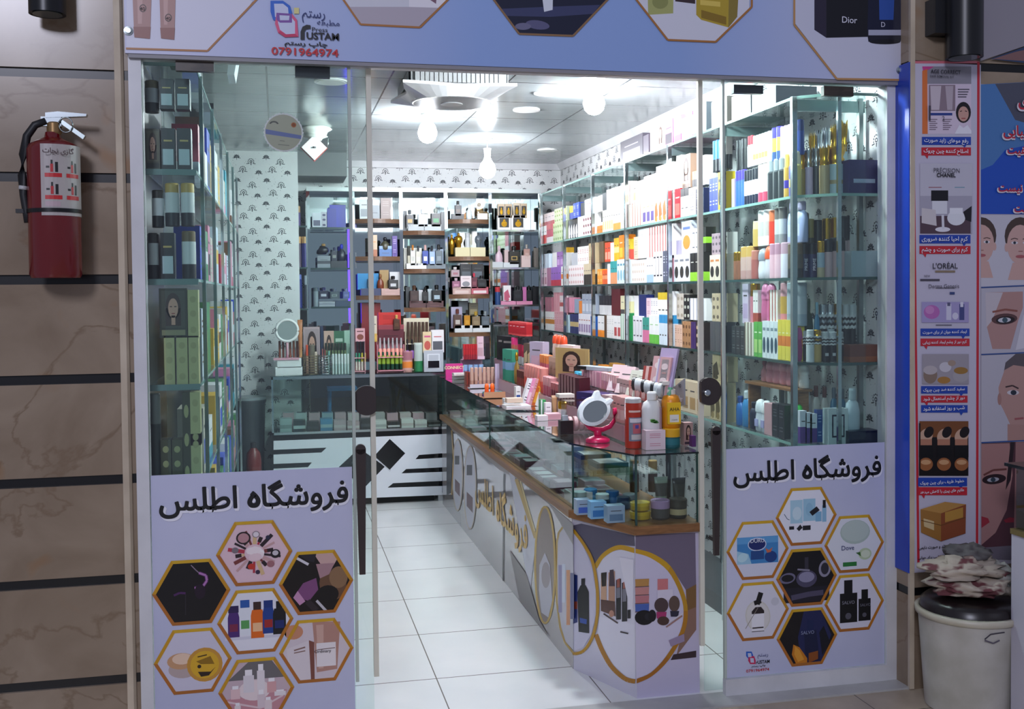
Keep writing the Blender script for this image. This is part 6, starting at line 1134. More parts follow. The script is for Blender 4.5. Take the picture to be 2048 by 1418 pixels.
put_px('box', 1699, 1758, 320, 372, 'dark indigo carton with white strip on the upper end shelf', Y=.08, zb=RZ['A'], c='#221a52', style='top', c2='#241c56', c3='#221a52', dd=.09)
q = bpy.data.objects[-1] if False else REG[-1]
MB().box(-.05, .05, -.0464, -.044, .045, .062, mat('#9aa6bc', .4)).build('white_strip').parent = q
endrow('B', [(1591, 1605, 488, 'slim', 'white clear-capped bottle', K(c='#cdd6e4', cap='#a8b2bc')), (1605, 1620, 486, 'slim', 'first navy bottle with white lettering', K(c='#1b2048', cap='#17181c')), (1620, 1638, 486, 'slim', 'second navy bottle with white lettering', K(c='#1d2152', cap='#17181c'))], .22)
endrow('B', [(1639, 1653, 482, 'slim', 'beige bottle with gold cap', K(c='#b9a888', cap='gold', style='band', c2='#9fb0c0')), (1653, 1669, 478, 'slim', 'pink bottle with black cap, narrow', K(c='#c4a4a8', cap='#141416', frac=.66)), (1669, 1698, 475, 'slim', 'pink bottle with black cap, wide', K(c='#c8a8aa', cap='#141416', frac=.66))], .13)
for nm, x in (('first navy', 1612), ('second navy', 1629)):
    o = [r for r in REG if r['label'].startswith(nm)][0]; me = text_mesh('PRIME', mat('#d9dcea', .4)); k = .0205
    for v in me.vertices: c_ = v.co.copy(); v.co = Vector((-(c_.y - .35) * k, min(q.co.y for q in o.data.vertices) - .001, c_.x * k + .03))
    t = bpy.data.objects.new('lettering', me); COL.objects.link(t); t.parent = o
endrow('B', [(1594, 1626, 425, 'slim', 'black bottle with silver band', K(c='#1b1c20', cap='#111114', style='band', c2='#8a8f98')), (1618, 1632, 438, 'slim', 'black gold-collared bottle', K(c='#3a382c', cap='#8a7a3c')), (1632, 1649, 440, 'slim', 'olive black bottle', K(c='#26261c', cap='#1a1a14')), (1650, 1667, 437, 'slim', 'first cream bottle with gold cap', K(c='#cabfa4', cap='gold', frac=.6)), (1667, 1683, 435, 'slim', 'second cream bottle with gold cap', K(c='#c8bfa8', cap='gold', frac=.6)), (1683, 1699, 432, 'slim', 'tall pink bottle with black cap', K(c='#b9a0a4', cap='#202428', frac=.6)), (1700, 1723, 430, 'slim', 'widest pink bottle with black cap', K(c='#bba3a6', cap='#1c2024', frac=.6)), (1722, 1734, 428, 'slim', 'rightmost black bottle', K(c='#121416', cap='#101214'))], .31, 0, 0, ', back row')
put_px('box', 1703, 1760, 502, 549, 'pale grey carton with gold seal on the second end shelf', Y=.08, zb=RZ['B'], c='#93a2aa', style='oval', c2='#93a2aa', c3='#93a2aa', dd=.09)
endrow('C', [(1590, 1611, 650, 'roll', 'magenta dome-capped bottle', K(c='#b04a86', cap='#c05a98')), (1607, 1622, 662, 'wave', 'black zigzag bottle, leftmost', K(c='#16181a', cap='#b9bcc0'))], .225)
endrow('C', [(1617, 1632, 660, 'wave', 'white zigzag bottle', K(c='#c9cfd4', cap='#d0d4d8')), (1630, 1647, 660, 'wave', 'gold zigzag bottle', K(c='#b99a5c', cap='gold')), (1646, 1662, 664, 'wave', 'first black zigzag bottle', K(c='#1a1b1d', cap='#c0c4c8', style='pic')), (1661, 1676, 664, 'wave', 'second black zigzag bottle', K(c='#1a1b1d', cap='#c0c4c8', style='pic')), (1676, 1691, 664, 'wave', 'third black zigzag bottle', K(c='#202224', cap='#b0b4b8'))], .13)
endrow('C', [(1592, 1606, 590, 'slim', 'grey gold-collared bottle', K(c='#6a7474', cap='#9a8a58')), (1610, 1632, 598, 'shampoo', 'dark green bottle with round seal', K(c='#1c3a24', cap='#26482c', style='pic', c2='#c0c8b8')), (1631, 1643, 605, 'shampoo', 'aqua blue bottle', K(c='#4a8ab0', cap='#8ab4c8')), (1642, 1658, 608, 'wave', 'black silver zigzag bottle', K(c='#131517', cap='silver')), (1657, 1673, 608, 'wave', 'pale silver zigzag bottle', K(c='#c8ced2', cap='silver')), (1672, 1689, 608, 'wave', 'black gold zigzag bottle', K(c='#181818', cap='gold')), (1688, 1703, 609, 'wave', 'black zigzag bottle beside gold', K(c='#131517', cap='#c0c4c8')), (1702, 1717, 609, 'wave', 'black zigzag bottle, second last', K(c='#131517', cap='#c0c4c8')), (1716, 1731, 609, 'wave', 'black zigzag bottle, last', K(c='#131517', cap='#c0c4c8'))], .27, 0, .0, ', back row')
put_px('box', 1700, 1764, 690, 735, 'rust brown stand-in for the orange street reflection, third end shelf', Y=.08, zb=RZ['C'], c='#6a3420', style='base', c2='#8a4a24', c3='#6a3420', dd=.09)  # orange street-light reflection put in as a brown box
endrow('D', [(1600, 1613, 822, 'box', 'first white purple tube box', K(c='#d9dce8', style='split', c2='#5a3a86')), (1611, 1624, 826, 'box', 'second white purple tube box', K(c='#d9dce8', style='split', c2='#5a3a86')), (1620, 1634, 828, 'box', 'third white purple tube box', K(c='#d9dce8', style='split', c2='#5a3a86')), (1634, 1645, 820, 'box', 'first deep blue carton', K(c='#2a4c90', style='lines', c2='#8aa4d0')), (1645, 1656, 820, 'box', 'second deep blue carton', K(c='#2c5096', style='lines', c2='#8aa4d0'))], .19)
endrow('D', [(1657, 1696, 818, 'box', 'white carton with two dark outlines', K(c='#c9d6da', style='rect', c2='#2b2c44')), (1698, 1728, 778, 'shampoo', 'ribbed white bottle with flat cap', K(c='#b9c9d4', cap='#a6b4bc'))], .11)
endrow('D', [(1590, 1603, 785, 'shampoo', 'bright green bottle', K(c='#2fae3c', cap='#2c9a3c')), (1603, 1625, 760, 'roll', 'white tall roll-on', K(c='#c6c8ca', cap='#d9dadc', style='pic', c2='#8a88b8')), (1628, 1645, 772, 'shampoo', 'first white brown-capped orange bottle', K(c='#c9c0b8', cap='#5c2c20', style='pic', c2='#c86a34')), (1645, 1662, 774, 'shampoo', 'second white brown-capped orange bottle', K(c='#c9c0b8', cap='#5c2c20', style='pic', c2='#c86a34')), (1664, 1680, 776, 'shampoo', 'first blue transparent bottle', K(c='#2f7a9c', cap='#5a6a74')), (1681, 1697, 778, 'shampoo', 'second blue transparent bottle', K(c='#2f7a9c', cap='#5a6a74'))], .27, 0, 0, ', back row')
put_px('box', 1699, 1762, 862, 886, 'dark navy flat carton on the lowest end shelf', Y=.08, zb=RZ['D'], c='#14183c', dd=.09)
# large cartons on the very top of the right shelving
def topbox(px0, px1, yt, label, **k):
    ya, yb = at_x(px0, 330, XF).y, at_x(px1, 250, XF).y; z1 = at_x((px0 + px1) / 2, yt, XF).z
    put('box', (XF + .13, (ya + yb) / 2, RZ['T']), -PI / 2, label, 'cartons on top of the right shelving', name='gift_box', w=abs(ya - yb) - .006, d=.2, h=max(z1 - RZ['T'], .08), **k)
topbox(1232, 1276, 275, 'long dark appliance carton on top of the right shelving', c='#3b3640', style='pic', c2='#7a727c', c3='#a09aa8')
topbox(1277, 1288, 270, 'dark narrow carton end beside the long dark appliance carton', c='#4a444e')
topbox(1291, 1304, 258, 'blush carton left of the white one on top shelving', c='#dcb8c0', style='pic', c2='#c88a9c')
topbox(1305, 1318, 248, 'white carton with grey figure on top shelving', c='#e8e0e6', style='face', c2='#cfc6cc', c3='#b0a2ac')
topbox(1319, 1336, 240, 'magenta and black carton on top shelving', c='#b05a90', style='pic', c2='#2e2a30')
topbox(1337, 1352, 232, 'pink white carton on top shelving', c='#e2a8bc', style='base', c2='#c04a80')
topbox(1353, 1375, 226, 'magenta edged pale carton on top shelving', c='#e6d2da', style='ends', c2='#c83a84')
topbox(1376, 1388, 216, 'teal ended carton with portrait on top shelving', c='#cfc6c2', style='ends', c2='#2ea4a4')
topbox(1389, 1402, 205, 'slate carton on top shelving beside the door strip', c='#5c656c')
topbox(1412, 1443, 198, 'grey brown carton on top shelving between the door strips', c='#5c5450', style='pic', c2='#8a8078')
topbox(1452, 1490, 186, 'black hair tool carton on top shelving', c='#20242a', style='pic', c2='#4a5a6a', c3='#9ab0c0')
topbox(1492, 1540, 180, 'dark blue hair tool carton on top shelving', c='#232a36', style='oval', c2='#4a86b0', c3='#8aa0b0')
# ------------------------------------------------------------------ perfumes in the mirror cabinet
BAY = {0: 'left glass bay', 1: 'first brown-shelf column', 2: 'second brown-shelf column', 3: 'third brown-shelf column', 4: 'right glass bay', 's': 'corner shelf'}
TIER = ['top', 'second', 'third', 'bottom']
def pf(sec, iy, items, Y=4.97):
    ys = SH[sec] if sec != 's' else [455, 536, 617]
    z = SHZ[(sec, ys[iy])]
    for it in items:
        x0, x1, yt, kind, desc = it[:5]; k = dict(it[5]) if len(it) > 5 else {}
        lift = k.pop('lift', 0); dy = k.pop('dy', 0)
        put_px(kind, x0, x1, yt, 600, '%s on %s shelf, %s' % (desc, TIER[iy], BAY[sec]), Y=Y + dy, zb=z + lift, **k)
pf('s', 0, [(560, 572, 412, 'slim', 'clear purple spray with pale cap', K(c='#8d88b0', cap='#c9b8b0')), (573, 586, 418, 'slim', 'lilac grey spray', K(c='#8f94b4', cap='#7a6a7a')), (592, 604, 412, 'slim', 'violet spray with gold tip', K(c='#5c4a80', cap='#b8946a'))], 4.80)
pf('s', 1, [(561, 573, 474, 'slim', 'white spray with dark heart', K(c='#a9b2c6', cap='silver', style='band', c2='#6a5a70', frac=.78)), (574, 582, 472, 'slim', 'aqua grey slim spray', K(c='#8aa0ac', cap='#7a8e9a')), (583, 597, 472, 'slim', 'rose pink spray', K(c='#d99a9c', cap='#e0a890', frac=.76)), (597, 604, 473, 'slim', 'brown purple spray', K(c='#5c4a5c', cap='#d0a068', frac=.78)), (604, 617, 473, 'slim', 'indigo spray with gold top', K(c='#34307c', cap='#d0a068', frac=.78))], 4.80)
pf('s', 2, [(561, 577, 549, 'slim', 'red hair spray with white cap', K(c='#9c3a34', cap='#b9c2c6', frac=.88)), (579, 591, 549, 'can', 'first dark blue spray', K(c='#26337e', cap='#6a7ac0', frac=.86)), (593, 605, 549, 'can', 'second dark blue spray', K(c='#26337e', cap='#6a7ac0', frac=.86)), (608, 618, 551, 'can', 'black silver spray', K(c='#3c444e', cap='#a9b4bc'))], 4.80)
pf(0, 0, [(627, 645, 426, 'box', 'white carton with dark square', K(c='#d5dbe4', style='pic', c2='#5a5a74', c3='#d5dbe4')), (645, 656, 424, 'box', 'floral white carton', K(c='#b9b8c6', style='dots', c2='#4a4668')), (657, 675, 417, 'box', 'violet blue gift box', K(c='#3a34a0')), (662, 694, 410, 'box', 'tall violet blue gift box', K(c='#3630b8', dy=.08)), (700, 716, 432, 'perf', 'purple squat flacon', K(c='#4a3a8c', cap='#6a5a9c', c2='#5a4a9c'))], 4.98)
pf(0, 1, [(638, 660, 487, 'round', 'black bell-shaped flacon', K(c='#23242c', cap='#b08a54', lift=.13)), (636, 662, 512, 'box', 'grey pedestal carton', K(c='#8a929c', style='mid', c2='#3a3e4a')), (664, 676, 495, 'perf', 'dark navy flacon', K(c='#1b1e36', cap='#2a2c50', lift=.06)), (676, 694, 488, 'round', 'midnight blue round flacon', K(c='#181c34', cap='#2c30c0', lift=.06)), (663, 695, 522, 'box', 'black flat carton under flacons', K(c='#20242e')), (700, 714, 505, 'box', 'dim grey carton', K(c='#5a606c', style='pic', c2='#8a7a80'))], 4.98)
pf(0, 2, [(626, 638, 575, 'slim', 'pale silver tall flacon', K(c='#8d9aa4', cap='#5c6a74', frac=.8)), (638, 657, 575, 'perf', 'dark blue flacon with white label', K(c='#1a1c3c', cap='#2c2c5c', c2='#c0c4d4', lift=.065)), (660, 678, 577, 'perf', 'green grey framed flacon', K(c='#4a5660', cap='#6a7480', c2='#9aa6a8', style='frame', c3='#5a6a6a', lift=.065)), (686, 700, 577, 'perf', 'violet grey flacon', K(c='#5a64a0', cap='#8088b8', c2='#7a84b8', lift=.065)), (638, 670, 603, 'box', 'long white pedestal carton', K(c='#a9b0ba', style='mid', c2='#8d96a4')), (671, 704, 602, 'box', 'slate blue pedestal carton', K(c='#3c4a64'))], 4.98)
pf(1, 0, [(722, 740, 398, 'box', 'white edged carton', K(c='#c9d0d4', style='pic', c2='#8a9098')), (741, 762, 400, 'box', 'silver carton with dark square', K(c='#8d9aa2', style='top', c2='#d9dee0', c3='#5a636a')), (764, 785, 396, 'box', 'tall taupe foil carton', K(c='#8c7a74', style='lines', c2='#b0a09a'))], 4.93)
pf(1, 1, [(743, 756, 470, 'box', 'beige carton with orange bottle picture', K(c='#d9c0a0', style='base', c2='#b06a44', c3='#e0902c')), (760, 785, 492, 'box', 'blue box lid', K(c='#4a78b8', style='top', c2='#8fb2dc')), (763, 782, 474, 'round', 'smoky round flacon', K(c='#4a4a3a', cap='#22242c', lift=.05, dy=-.02)), (786, 796, 472, 'box', 'tall purple lettered carton', K(c='#4a2a8c', style='lines', c2='#a890d0'))], 4.93)
pf(1, 2, [(716, 758, 547, 'box', 'bright turquoise gift box', K(c='#1c8ac8', lift=.05, dy=.06)), (736, 748, 558, 'box', 'dark teal carton', K(c='#15506c', lift=.05, dy=.02)), (760, 778, 540, 'box', 'gold kraft pouch box', K(c='#a88a54', lift=.05, dy=.05)), (780, 805, 544, 'box', 'white tall carton behind flacons', K(c='#e4e6e8', lift=.05, dy=.07)), (755, 769, 548, 'round', 'amber brown bell flacon', K(c='#7a3a20', cap='#8a5a34', lift=.05)), (777, 797, 552, 'perf', 'black flacon with white label', K(c='#17171a', cap='#121214', c2='#d0d4d6', lift=.05)), (722, 762, 577, 'box', 'dark blue flat pedestal carton', K(c='#3c4468')), (763, 800, 577, 'box', 'pink beige flat pedestal carton', K(c='#c9a8a0', style='lines', c2='#d9bab4'))], 4.92)
zl = at_y(760, 668, 4.95).z
lowz = 1.012 + .12
pf(2, 0, [(814, 830, 420, 'perf', 'black flacon with gold emblem', K(c='#1d2024', cap='#4a5258', c2='#b8964a', lift=.035)), (838, 858, 418, 'perf', 'clear white flacon with white stopper', K(c='#cdd9de', cap='#e4e8ea', c2='#dce4e8', lift=.035)), (864, 884, 416, 'perf', 'black flacon with green band', K(c='#14181a', cap='#9aa29c', c2='#2f8a50', lift=.035)), (818, 850, 449, 'box', 'left silver pedestal carton', K(c='#a4adb0')), (851, 884, 449, 'box', 'right silver pedestal carton', K(c='#a8b0b2')), (808, 816, 422, 'box', 'dark card slab', K(c='#3c434a', dy=.06)), (884, 891, 424, 'box', 'dark grey card slab', K(c='#4a5056', dy=.06))], 4.91)
pf(2, 1, [(809, 845, 496, 'box', 'cream gift case', K(c='#dfe0d4', dy=.06)), (816, 822, 492, 'stick', 'thin pale gold flacon', K(c='#d6d2bc', cap='#3a3a34', lift=.03)), (822, 832, 490, 'perf', 'pearl flacon with amber ball', K(c='#dfe0da', cap='#c07a2c', c2='#c9cbc0', lift=.03)), (833, 843, 492, 'perf', 'cream slim flacon', K(c='#d6d3c4', cap='#2c3034', c2='#e4e2d8', lift=.03)), (846, 858, 490, 'perf', 'royal blue flacon with pink ball', K(c='#1f3f9c', cap='#d0a8a4', c2='#dfe4ee', lift=.03)), (860, 871, 492, 'perf', 'ice blue flacon with dark ball', K(c='#9ab4e4', cap='#1c1f2c', c2='#dfe6f4', lift=.03)), (872, 886, 489, 'perf', 'slate flacon with black ball', K(c='#56656e', cap='#0f1012', c2='#7a8890', lift=.03)), (814, 854, 527, 'box', 'white flat pedestal carton', K(c='#e4e6e6')), (855, 892, 528, 'box', 'grey flat pedestal carton', K(c='#6d7880')), (860, 888, 498, 'box', 'steel blue gift case', K(c='#7f93a8', dy=.06))], 4.91)
pf(2, 2, [(812, 820, 574, 'box', 'dark tall carton', K(c='#33383c', dy=.05)), (820, 838, 571, 'perf', 'dark brown flacon with gold collar', K(c='#3c2a28', cap='#4a3020', c2='#4a3634', lift=.037)), (845, 857, 574, 'perf', 'black narrow flacon', K(c='#141517', cap='#0f1011', c2='#2c2f33', lift=.037)), (864, 884, 570, 'perf', 'black flacon with pale numerals', K(c='#12171c', cap='#101214', c2='#9fb4c0', lift=.037)), (838, 846, 580, 'box', 'white strip carton', K(c='#d6dadc', dy=.05)), (856, 864, 578, 'box', 'pale strip carton', K(c='#b9c6cc', dy=.05)), (819, 852, 602, 'box', 'left maroon pedestal carton', K(c='#5c3e40', style='ends', c2='#5c3e40')), (853, 887, 602, 'box', 'right maroon pedestal carton', K(c='#5a3c3e', style='lines', c2='#7a5c5c'))], 4.91)
pf(3, 0, [(912, 925, 402, 'perf', 'black tall-necked flacon', K(c='#202024', cap='#151518', c2='#5a4a40', lift=.03)), (935, 947, 408, 'round', 'frosted white flacon', K(c='#cfd9dc', cap='#e2e8ea', lift=0)), (952, 972, 405, 'round', 'amber clear flacon with scrolls', K(c='~c9b090', cap='#b0a494', lift=.03)), (906, 930, 428, 'box', 'black pedestal carton', K(c='#2c3034')), (957, 977, 427, 'box', 'white pedestal carton', K(c='#dcdcd6'))], 4.91)
pf(3, 1, [(900, 912, 469, 'skull', 'left gold skull flacon', K(c='gold', cap='gold', lift=.02, dy=.03)), (912, 928, 466, 'skull', 'front gold skull flacon', K(c='gold', cap='gold', lift=.075)), (932, 942, 466, 'slim', 'silver cylinder flacon', K(c='#c0c4c6', cap='#b0b4b8', lift=.075)), (952, 966, 466, 'skull', 'dark steel skull flacon', K(c='#5a646c', cap='#3a4046', lift=.075)), (912, 941, 495, 'box', 'left champagne gold carton', K(c='#cdc49a')), (942, 972, 495, 'box', 'right champagne gold carton', K(c='#cfc69e'))], 4.91)
pf(3, 2, [(903, 920, 534, 'perf', 'clear pink flacon', K(c='#b09aa0', cap='#d6d2d0', c2='#a8707a', lift=.15, dy=.05)), (922, 944, 528, 'box', 'upper left black carton', K(c='#20242a', style='pic', c2='#4a525a', lift=.13, dy=.06)), (945, 967, 528, 'box', 'upper right black carton', K(c='#1b2026', style='pic', c2='#56606a', lift=.13, dy=.06)), (905, 921, 556, 'perf', 'plum pink flacon', K(c='#96607a', cap='#b8a0a8', c2='#c08aa0', lift=.05)), (922, 943, 552, 'box', 'pale pink framed carton', K(c='#e2d4d6', style='oval', c2='#8a8a90', c3='#c8b0b4', lift=.05)), (943, 955, 546, 'perf', 'wine red flacon', K(c='#5c2434', cap='#c03a4c', c2='#7a3a48', lift=.05)), (955, 974, 551, 'perf', 'black squat flacon', K(c='#141518', cap='#1a1a1e', c2='#2c2e34', lift=.05)), (906, 942, 574, 'box', 'beige pink flat carton', K(c='#c9a8a0', style='pic', c2='#d9c4be')), (943, 977, 574, 'box', 'rose flat carton with label', K(c='#b85a68', style='pic', c2='#e0d0d0'))], 4.91)
pf(3, 3, [(902, 924, 614, 'box', 'lavender carton behind brown flacon', K(c='#b4b0c8', lift=.035, dy=.07)), (918, 936, 602, 'box', 'grey slate carton upper', K(c='#5a646a', lift=.16, dy=.09)), (938, 956, 606, 'box', 'olive carton upper', K(c='#6a6450', style='pic', c2='#9a9070', lift=.14, dy=.09)), (907, 923, 618, 'perf', 'brown flacon with white seal', K(c='#5c443c', cap='#6a3a34', c2='#c9c0b8', lift=.035)), (928, 940, 620, 'perf', 'bright amber flacon', K(c='#c98a1c', cap='#2a241c', c2='#d9a23c', lift=.035)), (944, 960, 623, 'perf', 'tan flacon with gold cap', K(c='#8a765a', cap='#b8963c', c2='#9a8868', lift=.035)), (963, 979, 623, 'perf', 'steel blue flacon', K(c='#5f6a72', cap='#8a949a', c2='#6d7880', lift=.035)), (909, 944, 651, 'box', 'left white flat carton', K(c='#e2e6e8')), (945, 980, 651, 'box', 'right white flat carton', K(c='#e2e6e8'))], 4.91)
pf(4, 0, [(998, 1011, 408, 'box', 'first upper boxed amber perfume', K(c='#c9b49a', style='window', lift=.105)), (1012, 1026, 408, 'box', 'second upper boxed amber perfume', K(c='#c4ae92', style='window', lift=.105)), (1029, 1042, 406, 'box', 'third upper boxed amber perfume', K(c='#d0c0a8', style='window', lift=.105)), (1043, 1056, 407, 'box', 'fourth upper boxed amber perfume', K(c='#c9b498', style='window', lift=.105)), (997, 1023, 431, 'box', 'left white boxed amber perfume', K(c='#ecebe8', style='window')), (1024, 1052, 431, 'box', 'right white boxed amber perfume', K(c='#eeedea', style='window'))], 4.97)
pf(4, 1, [(993, 1008, 491, 'round', 'lilac pink sculpted flacon', K(c='#d0b4c0', cap='#cbb0bc', lift=.03)), (1010, 1019, 500, 'box', 'blush slab carton', K(c='#cdb6b4', dy=.05)), (1019, 1040, 492, 'perf', 'black flacon with gold ring', K(c='#17150f', cap='#0f0e0c', c2='#a88c4a', style='frame', c3='#17150f', lift=.03)), (1049, 1061, 489, 'perf', 'rosy flacon', K(c='#b08a80', cap='#9a948c', c2='#c0a098', lift=.07)), (1044, 1062, 511, 'box', 'blush pedestal carton', K(c='#d4bcb8')), (985, 1007, 524, 'box', 'pale grey flat carton', K(c='#c0c6c8')), (1008, 1038, 525, 'box', 'silver flat carton', K(c='#ccd2d4')), (1069, 1077, 496, 'box', 'taupe standing carton', K(c='#6d6660'))], 4.97)
pf(4, 2, [(991, 1002, 574, 'slim', 'blue flacon with red cap', K(c='#2c4a7c', cap='#b8343c', frac=.72)), (1007, 1022, 571, 'box', 'white carton with pink lady figure', K(c='#e6e2e2', style='tri', c2='#c05a74', c3='#c05a74', lift=.03)), (1027, 1046, 572, 'perf', 'black broad flacon', K(c='#14161c', cap='#101114', c2='#262830', lift=.03)), (1053, 1064, 571, 'perf', 'black narrow flacon', K(c='#121316', cap='#0f1012', c2='#1d1f24', lift=.03)), (1066, 1079, 573, 'box', 'black tall carton', K(c='#0f1116')), (1046, 1053, 574, 'box', 'magenta strip carton', K(c='#b86a9c', lift=.03)), (1002, 1032, 602, 'box', 'left pink flat carton', K(c='#d890ae')), (1033, 1065, 602, 'box', 'right pink flat carton', K(c='#d68cac'))], 4.97)
pf(4, 3, [(986, 1004, 652, 'perf', 'black flacon with dark label', K(c='#1b1d20', cap='#5a6064', c2='#0d0e10')), (1012, 1026, 650, 'perf', 'ink blue flacon', K(c='#18222c', cap='#4a545c', c2='#5a7480'))], 4.96)
# seen as reflections and backs: a few cartons standing on the lower cabinet body
for x0, x1, yt, c, d in ((724, 762, 606, '#8c1f22', 'dark red tall box behind red gift set'), (764, 797, 628, '#b8261f', 'bright red gift box')): put_px('box', x0, x1, yt, 700, '%s, low in first brown-shelf column' % d, Y=5.0, zb=1.1, c=c, dd=.08)

# ------------------------------------------------------------------ on the back cabinet
def tab(kind, x0, x1, yt, yb, label, dy=0, lift=0, **k):
    nm = k.pop('name', 'makeup_box' if kind == 'box' else None); o = put_px(kind, x0, x1, yt, yb, label, Y=BY + .04 + dy, zb=zt0 + lift, **k)
    if nm: o.name = nm
    return o
m0 = at_y(574, 661, 4.36)
mr = empty('round_mirror', (m0.x, 4.36, zt0), 'round white-framed makeup mirror on a pink stand, left on back cabinet', 'mirror')
mr_r = (at_y(597, 661, 4.36).x - at_y(549, 661, 4.36).x) / 2
def yz_ring(R, tr, cx, cy, cz, m, sx=1): return MB().tube([(cx + R * math.cos(t) * sx, cy, cz + R * math.sin(t)) for t in [k * PI / 20 for k in range(40)]], tr, m, 8, True)
yz_ring(mr_r - .008, .011, m0.x, 4.36, m0.z, mat('#f0f0ee', .35)).build('frame', mr)
mb = MB(); mb.prism([(m0.x + (mr_r - .01) * math.cos(k * PI / 16), m0.z + (mr_r - .01) * math.sin(k * PI / 16)) for k in range(32)][::-1], 4.356, 4.364, mat('#a4aeac', .35, .5), 'y'); mb.build('mirror_glass', mr)  # dulled grey stands in for the ceiling the mirror would reflect
MB().tube([(m0.x, 4.365, m0.z - mr_r), (m0.x, 4.365, zt0 + .12)], .009, mat('#d9a4b0', .4), 8).build('stem', mr)
p, q = at_y(547, 706, 4.34), at_y(598, 706, 4.34); MB().box(p.x, q.x, 4.33, 4.43, zt0 + .118, zt0 + .132, mat('#dfa6b4', .4)).build('base_tray', mr)
tab('box', 551, 605, 734, 746, 'lower white flat box under the round mirror', c='#e9eeec', dd=.09); tab('box', 555, 603, 717, 727, 'upper white flat box under the round mirror', 0, .058, c='#e4e9e7', dd=.085)
for lz, xs, lab in ((.032, (560, 598), 'lower'), (.092, (556, 598), 'upper')):
    for i in range(6): tab('stick', xs[0] + i * 6.4, xs[0] + i * 6.4 + 5, 727, 735, 'small dark lipstick in %s row below mirror' % lab, .03, lz, c='#4a2c2c', cap='#26201f', group='lipsticks below the round mirror'); REG[-1].scale = (1, 1, .75)
for i in range(6): tab('stick', 557 + i * 7, 562 + i * 7, 682, 702, 'brown gloss tube standing behind the round mirror', .07, .132, c='#8a4a34', cap='#6a3a20', group='gloss tubes behind the round mirror')
tab('tube', 596, 606, 640, 706, 'copper makeup brush beside the round mirror', .02, .132, c='#b8764a', cap='#c08a5a')
# wire baskets of brushes
for x0, x1, m, lab in ((607, 637, mat('#8a7a5a', .35, .5), 'bronze wire cup of makeup brushes'), (638, 664, CHROME, 'silver wire cup of makeup pencils')):
    a, b = at_y(x0, 741, 4.34), at_y(x1, 741, 4.34); r = (b.x - a.x) / 2; cx = (a.x + b.x) / 2; h = at_y(x0, 711, 4.34).z - zt0
    bk = empty('brush_cup', (cx, 4.34 + r, zt0), lab + ' on the back cabinet', 'cup'); mb = MB()
    for j in range(8): mb.tube([(cx + r * math.cos(k * PI / 8), 4.34 + r + r * math.sin(k * PI / 8), zt0 + .004 + h * j / 7.5) for k in range(16)], .0028, m, 5, True)
    for k in range(12): t = k * PI / 6; mb.tube([(cx + r * math.cos(t), 4.34 + r + r * math.sin(t), zt0), (cx + r * math.cos(t), 4.34 + r + r * math.sin(t), zt0 + h)], .002, m, 5)
    mb.lathe([(r, 0), (r, .003)], m, 14, (cx, 4.34 + r, zt0)); mb.build('wire_mesh', bk)
for i, (x0, x1, yt, c, cap, d) in enumerate(((612, 617, 690, '#d9a890', '#d8502c', 'red tipped brush'), (617, 631, 690, '#6a5a50', '#6d6456', 'broad taupe powder brush'), (629, 635, 704, '#e2d4c4', '#d9c4b4', 'ivory handled brush'), (644, 647, 698, '#c9a8a0', '#a05a54', 'pink pencil'), (649, 652, 700, '#2a2426', '#8a3a3a', 'dark red pencil'), (656, 660, 702, '#9ac0b4', '#7ab0a4', 'mint pencil'))):
    tab('stick', x0, x1, yt, 738, '%s standing in a wire cup on the back cabinet' % d, .03 + .004 * (i % 3), .006, c=c, cap=cap, frac=.6); REG[-1].name = 'makeup_brush'
tab('box', 607, 641, 654, 690, 'cardboard display card with dark-haired woman and letter C', .14, .0, c='#b9a0a4', style='face', c2='#a89498', c3='#e0a890', dd=.02); tab('box', 640, 647, 652, 700, 'navy narrow display card beside the dark-haired woman card', .14, 0, c='#28304c', dd=.02)
tab('box', 648, 668, 662, 688, 'display card with close-up face of a woman', .14, 0, c='#c9a596', style='face', c2='#cda898', c3='#6a8a70', dd=.02); tab('box', 668, 689, 662, 700, 'dark green display card with white emblem', .145, 0, c='#3c6a4e', style='oval', c2='#4a7a5c', c3='#b9d0c0', dd=.02); tab('box', 689, 700, 661, 700, 'pale green display card', .145, 0, c='#a4c4b0', dd=.02)
for i in range(7): tab('jar', 650 + i * 6.3, 655 + i * 6.3, 686, 697, 'small olive jar lined up before the green card', .08, .10, c='#6a7a54', cap='#2c3228', group='olive jars before the green card')
MB().box(at_y(648, 700, 4.42).x, at_y(698, 700, 4.42).x, 4.40, 4.45, zt0 + .09, zt0 + .1, ACRY).build('acrylic_riser'); o = bpy.data.objects['acrylic_riser']; tag(o, 'clear acrylic riser carrying small olive jars on the back cabinet', 'riser')
for xx in (650, 696): a = at_y(xx, 700, 4.42); MB().box(a.x - .003, a.x + .003, 4.40, 4.45, zt0, zt0 + .09, ACRY).build('leg', o)
for i in range(6): tab('stick', 664 + i * 6, 669 + i * 6, 708, 738, 'clear lip oil tube on the back cabinet', .0, 0, c='#b9ccc8', cap='#d4dedc', group='clear lip oils on the back cabinet')
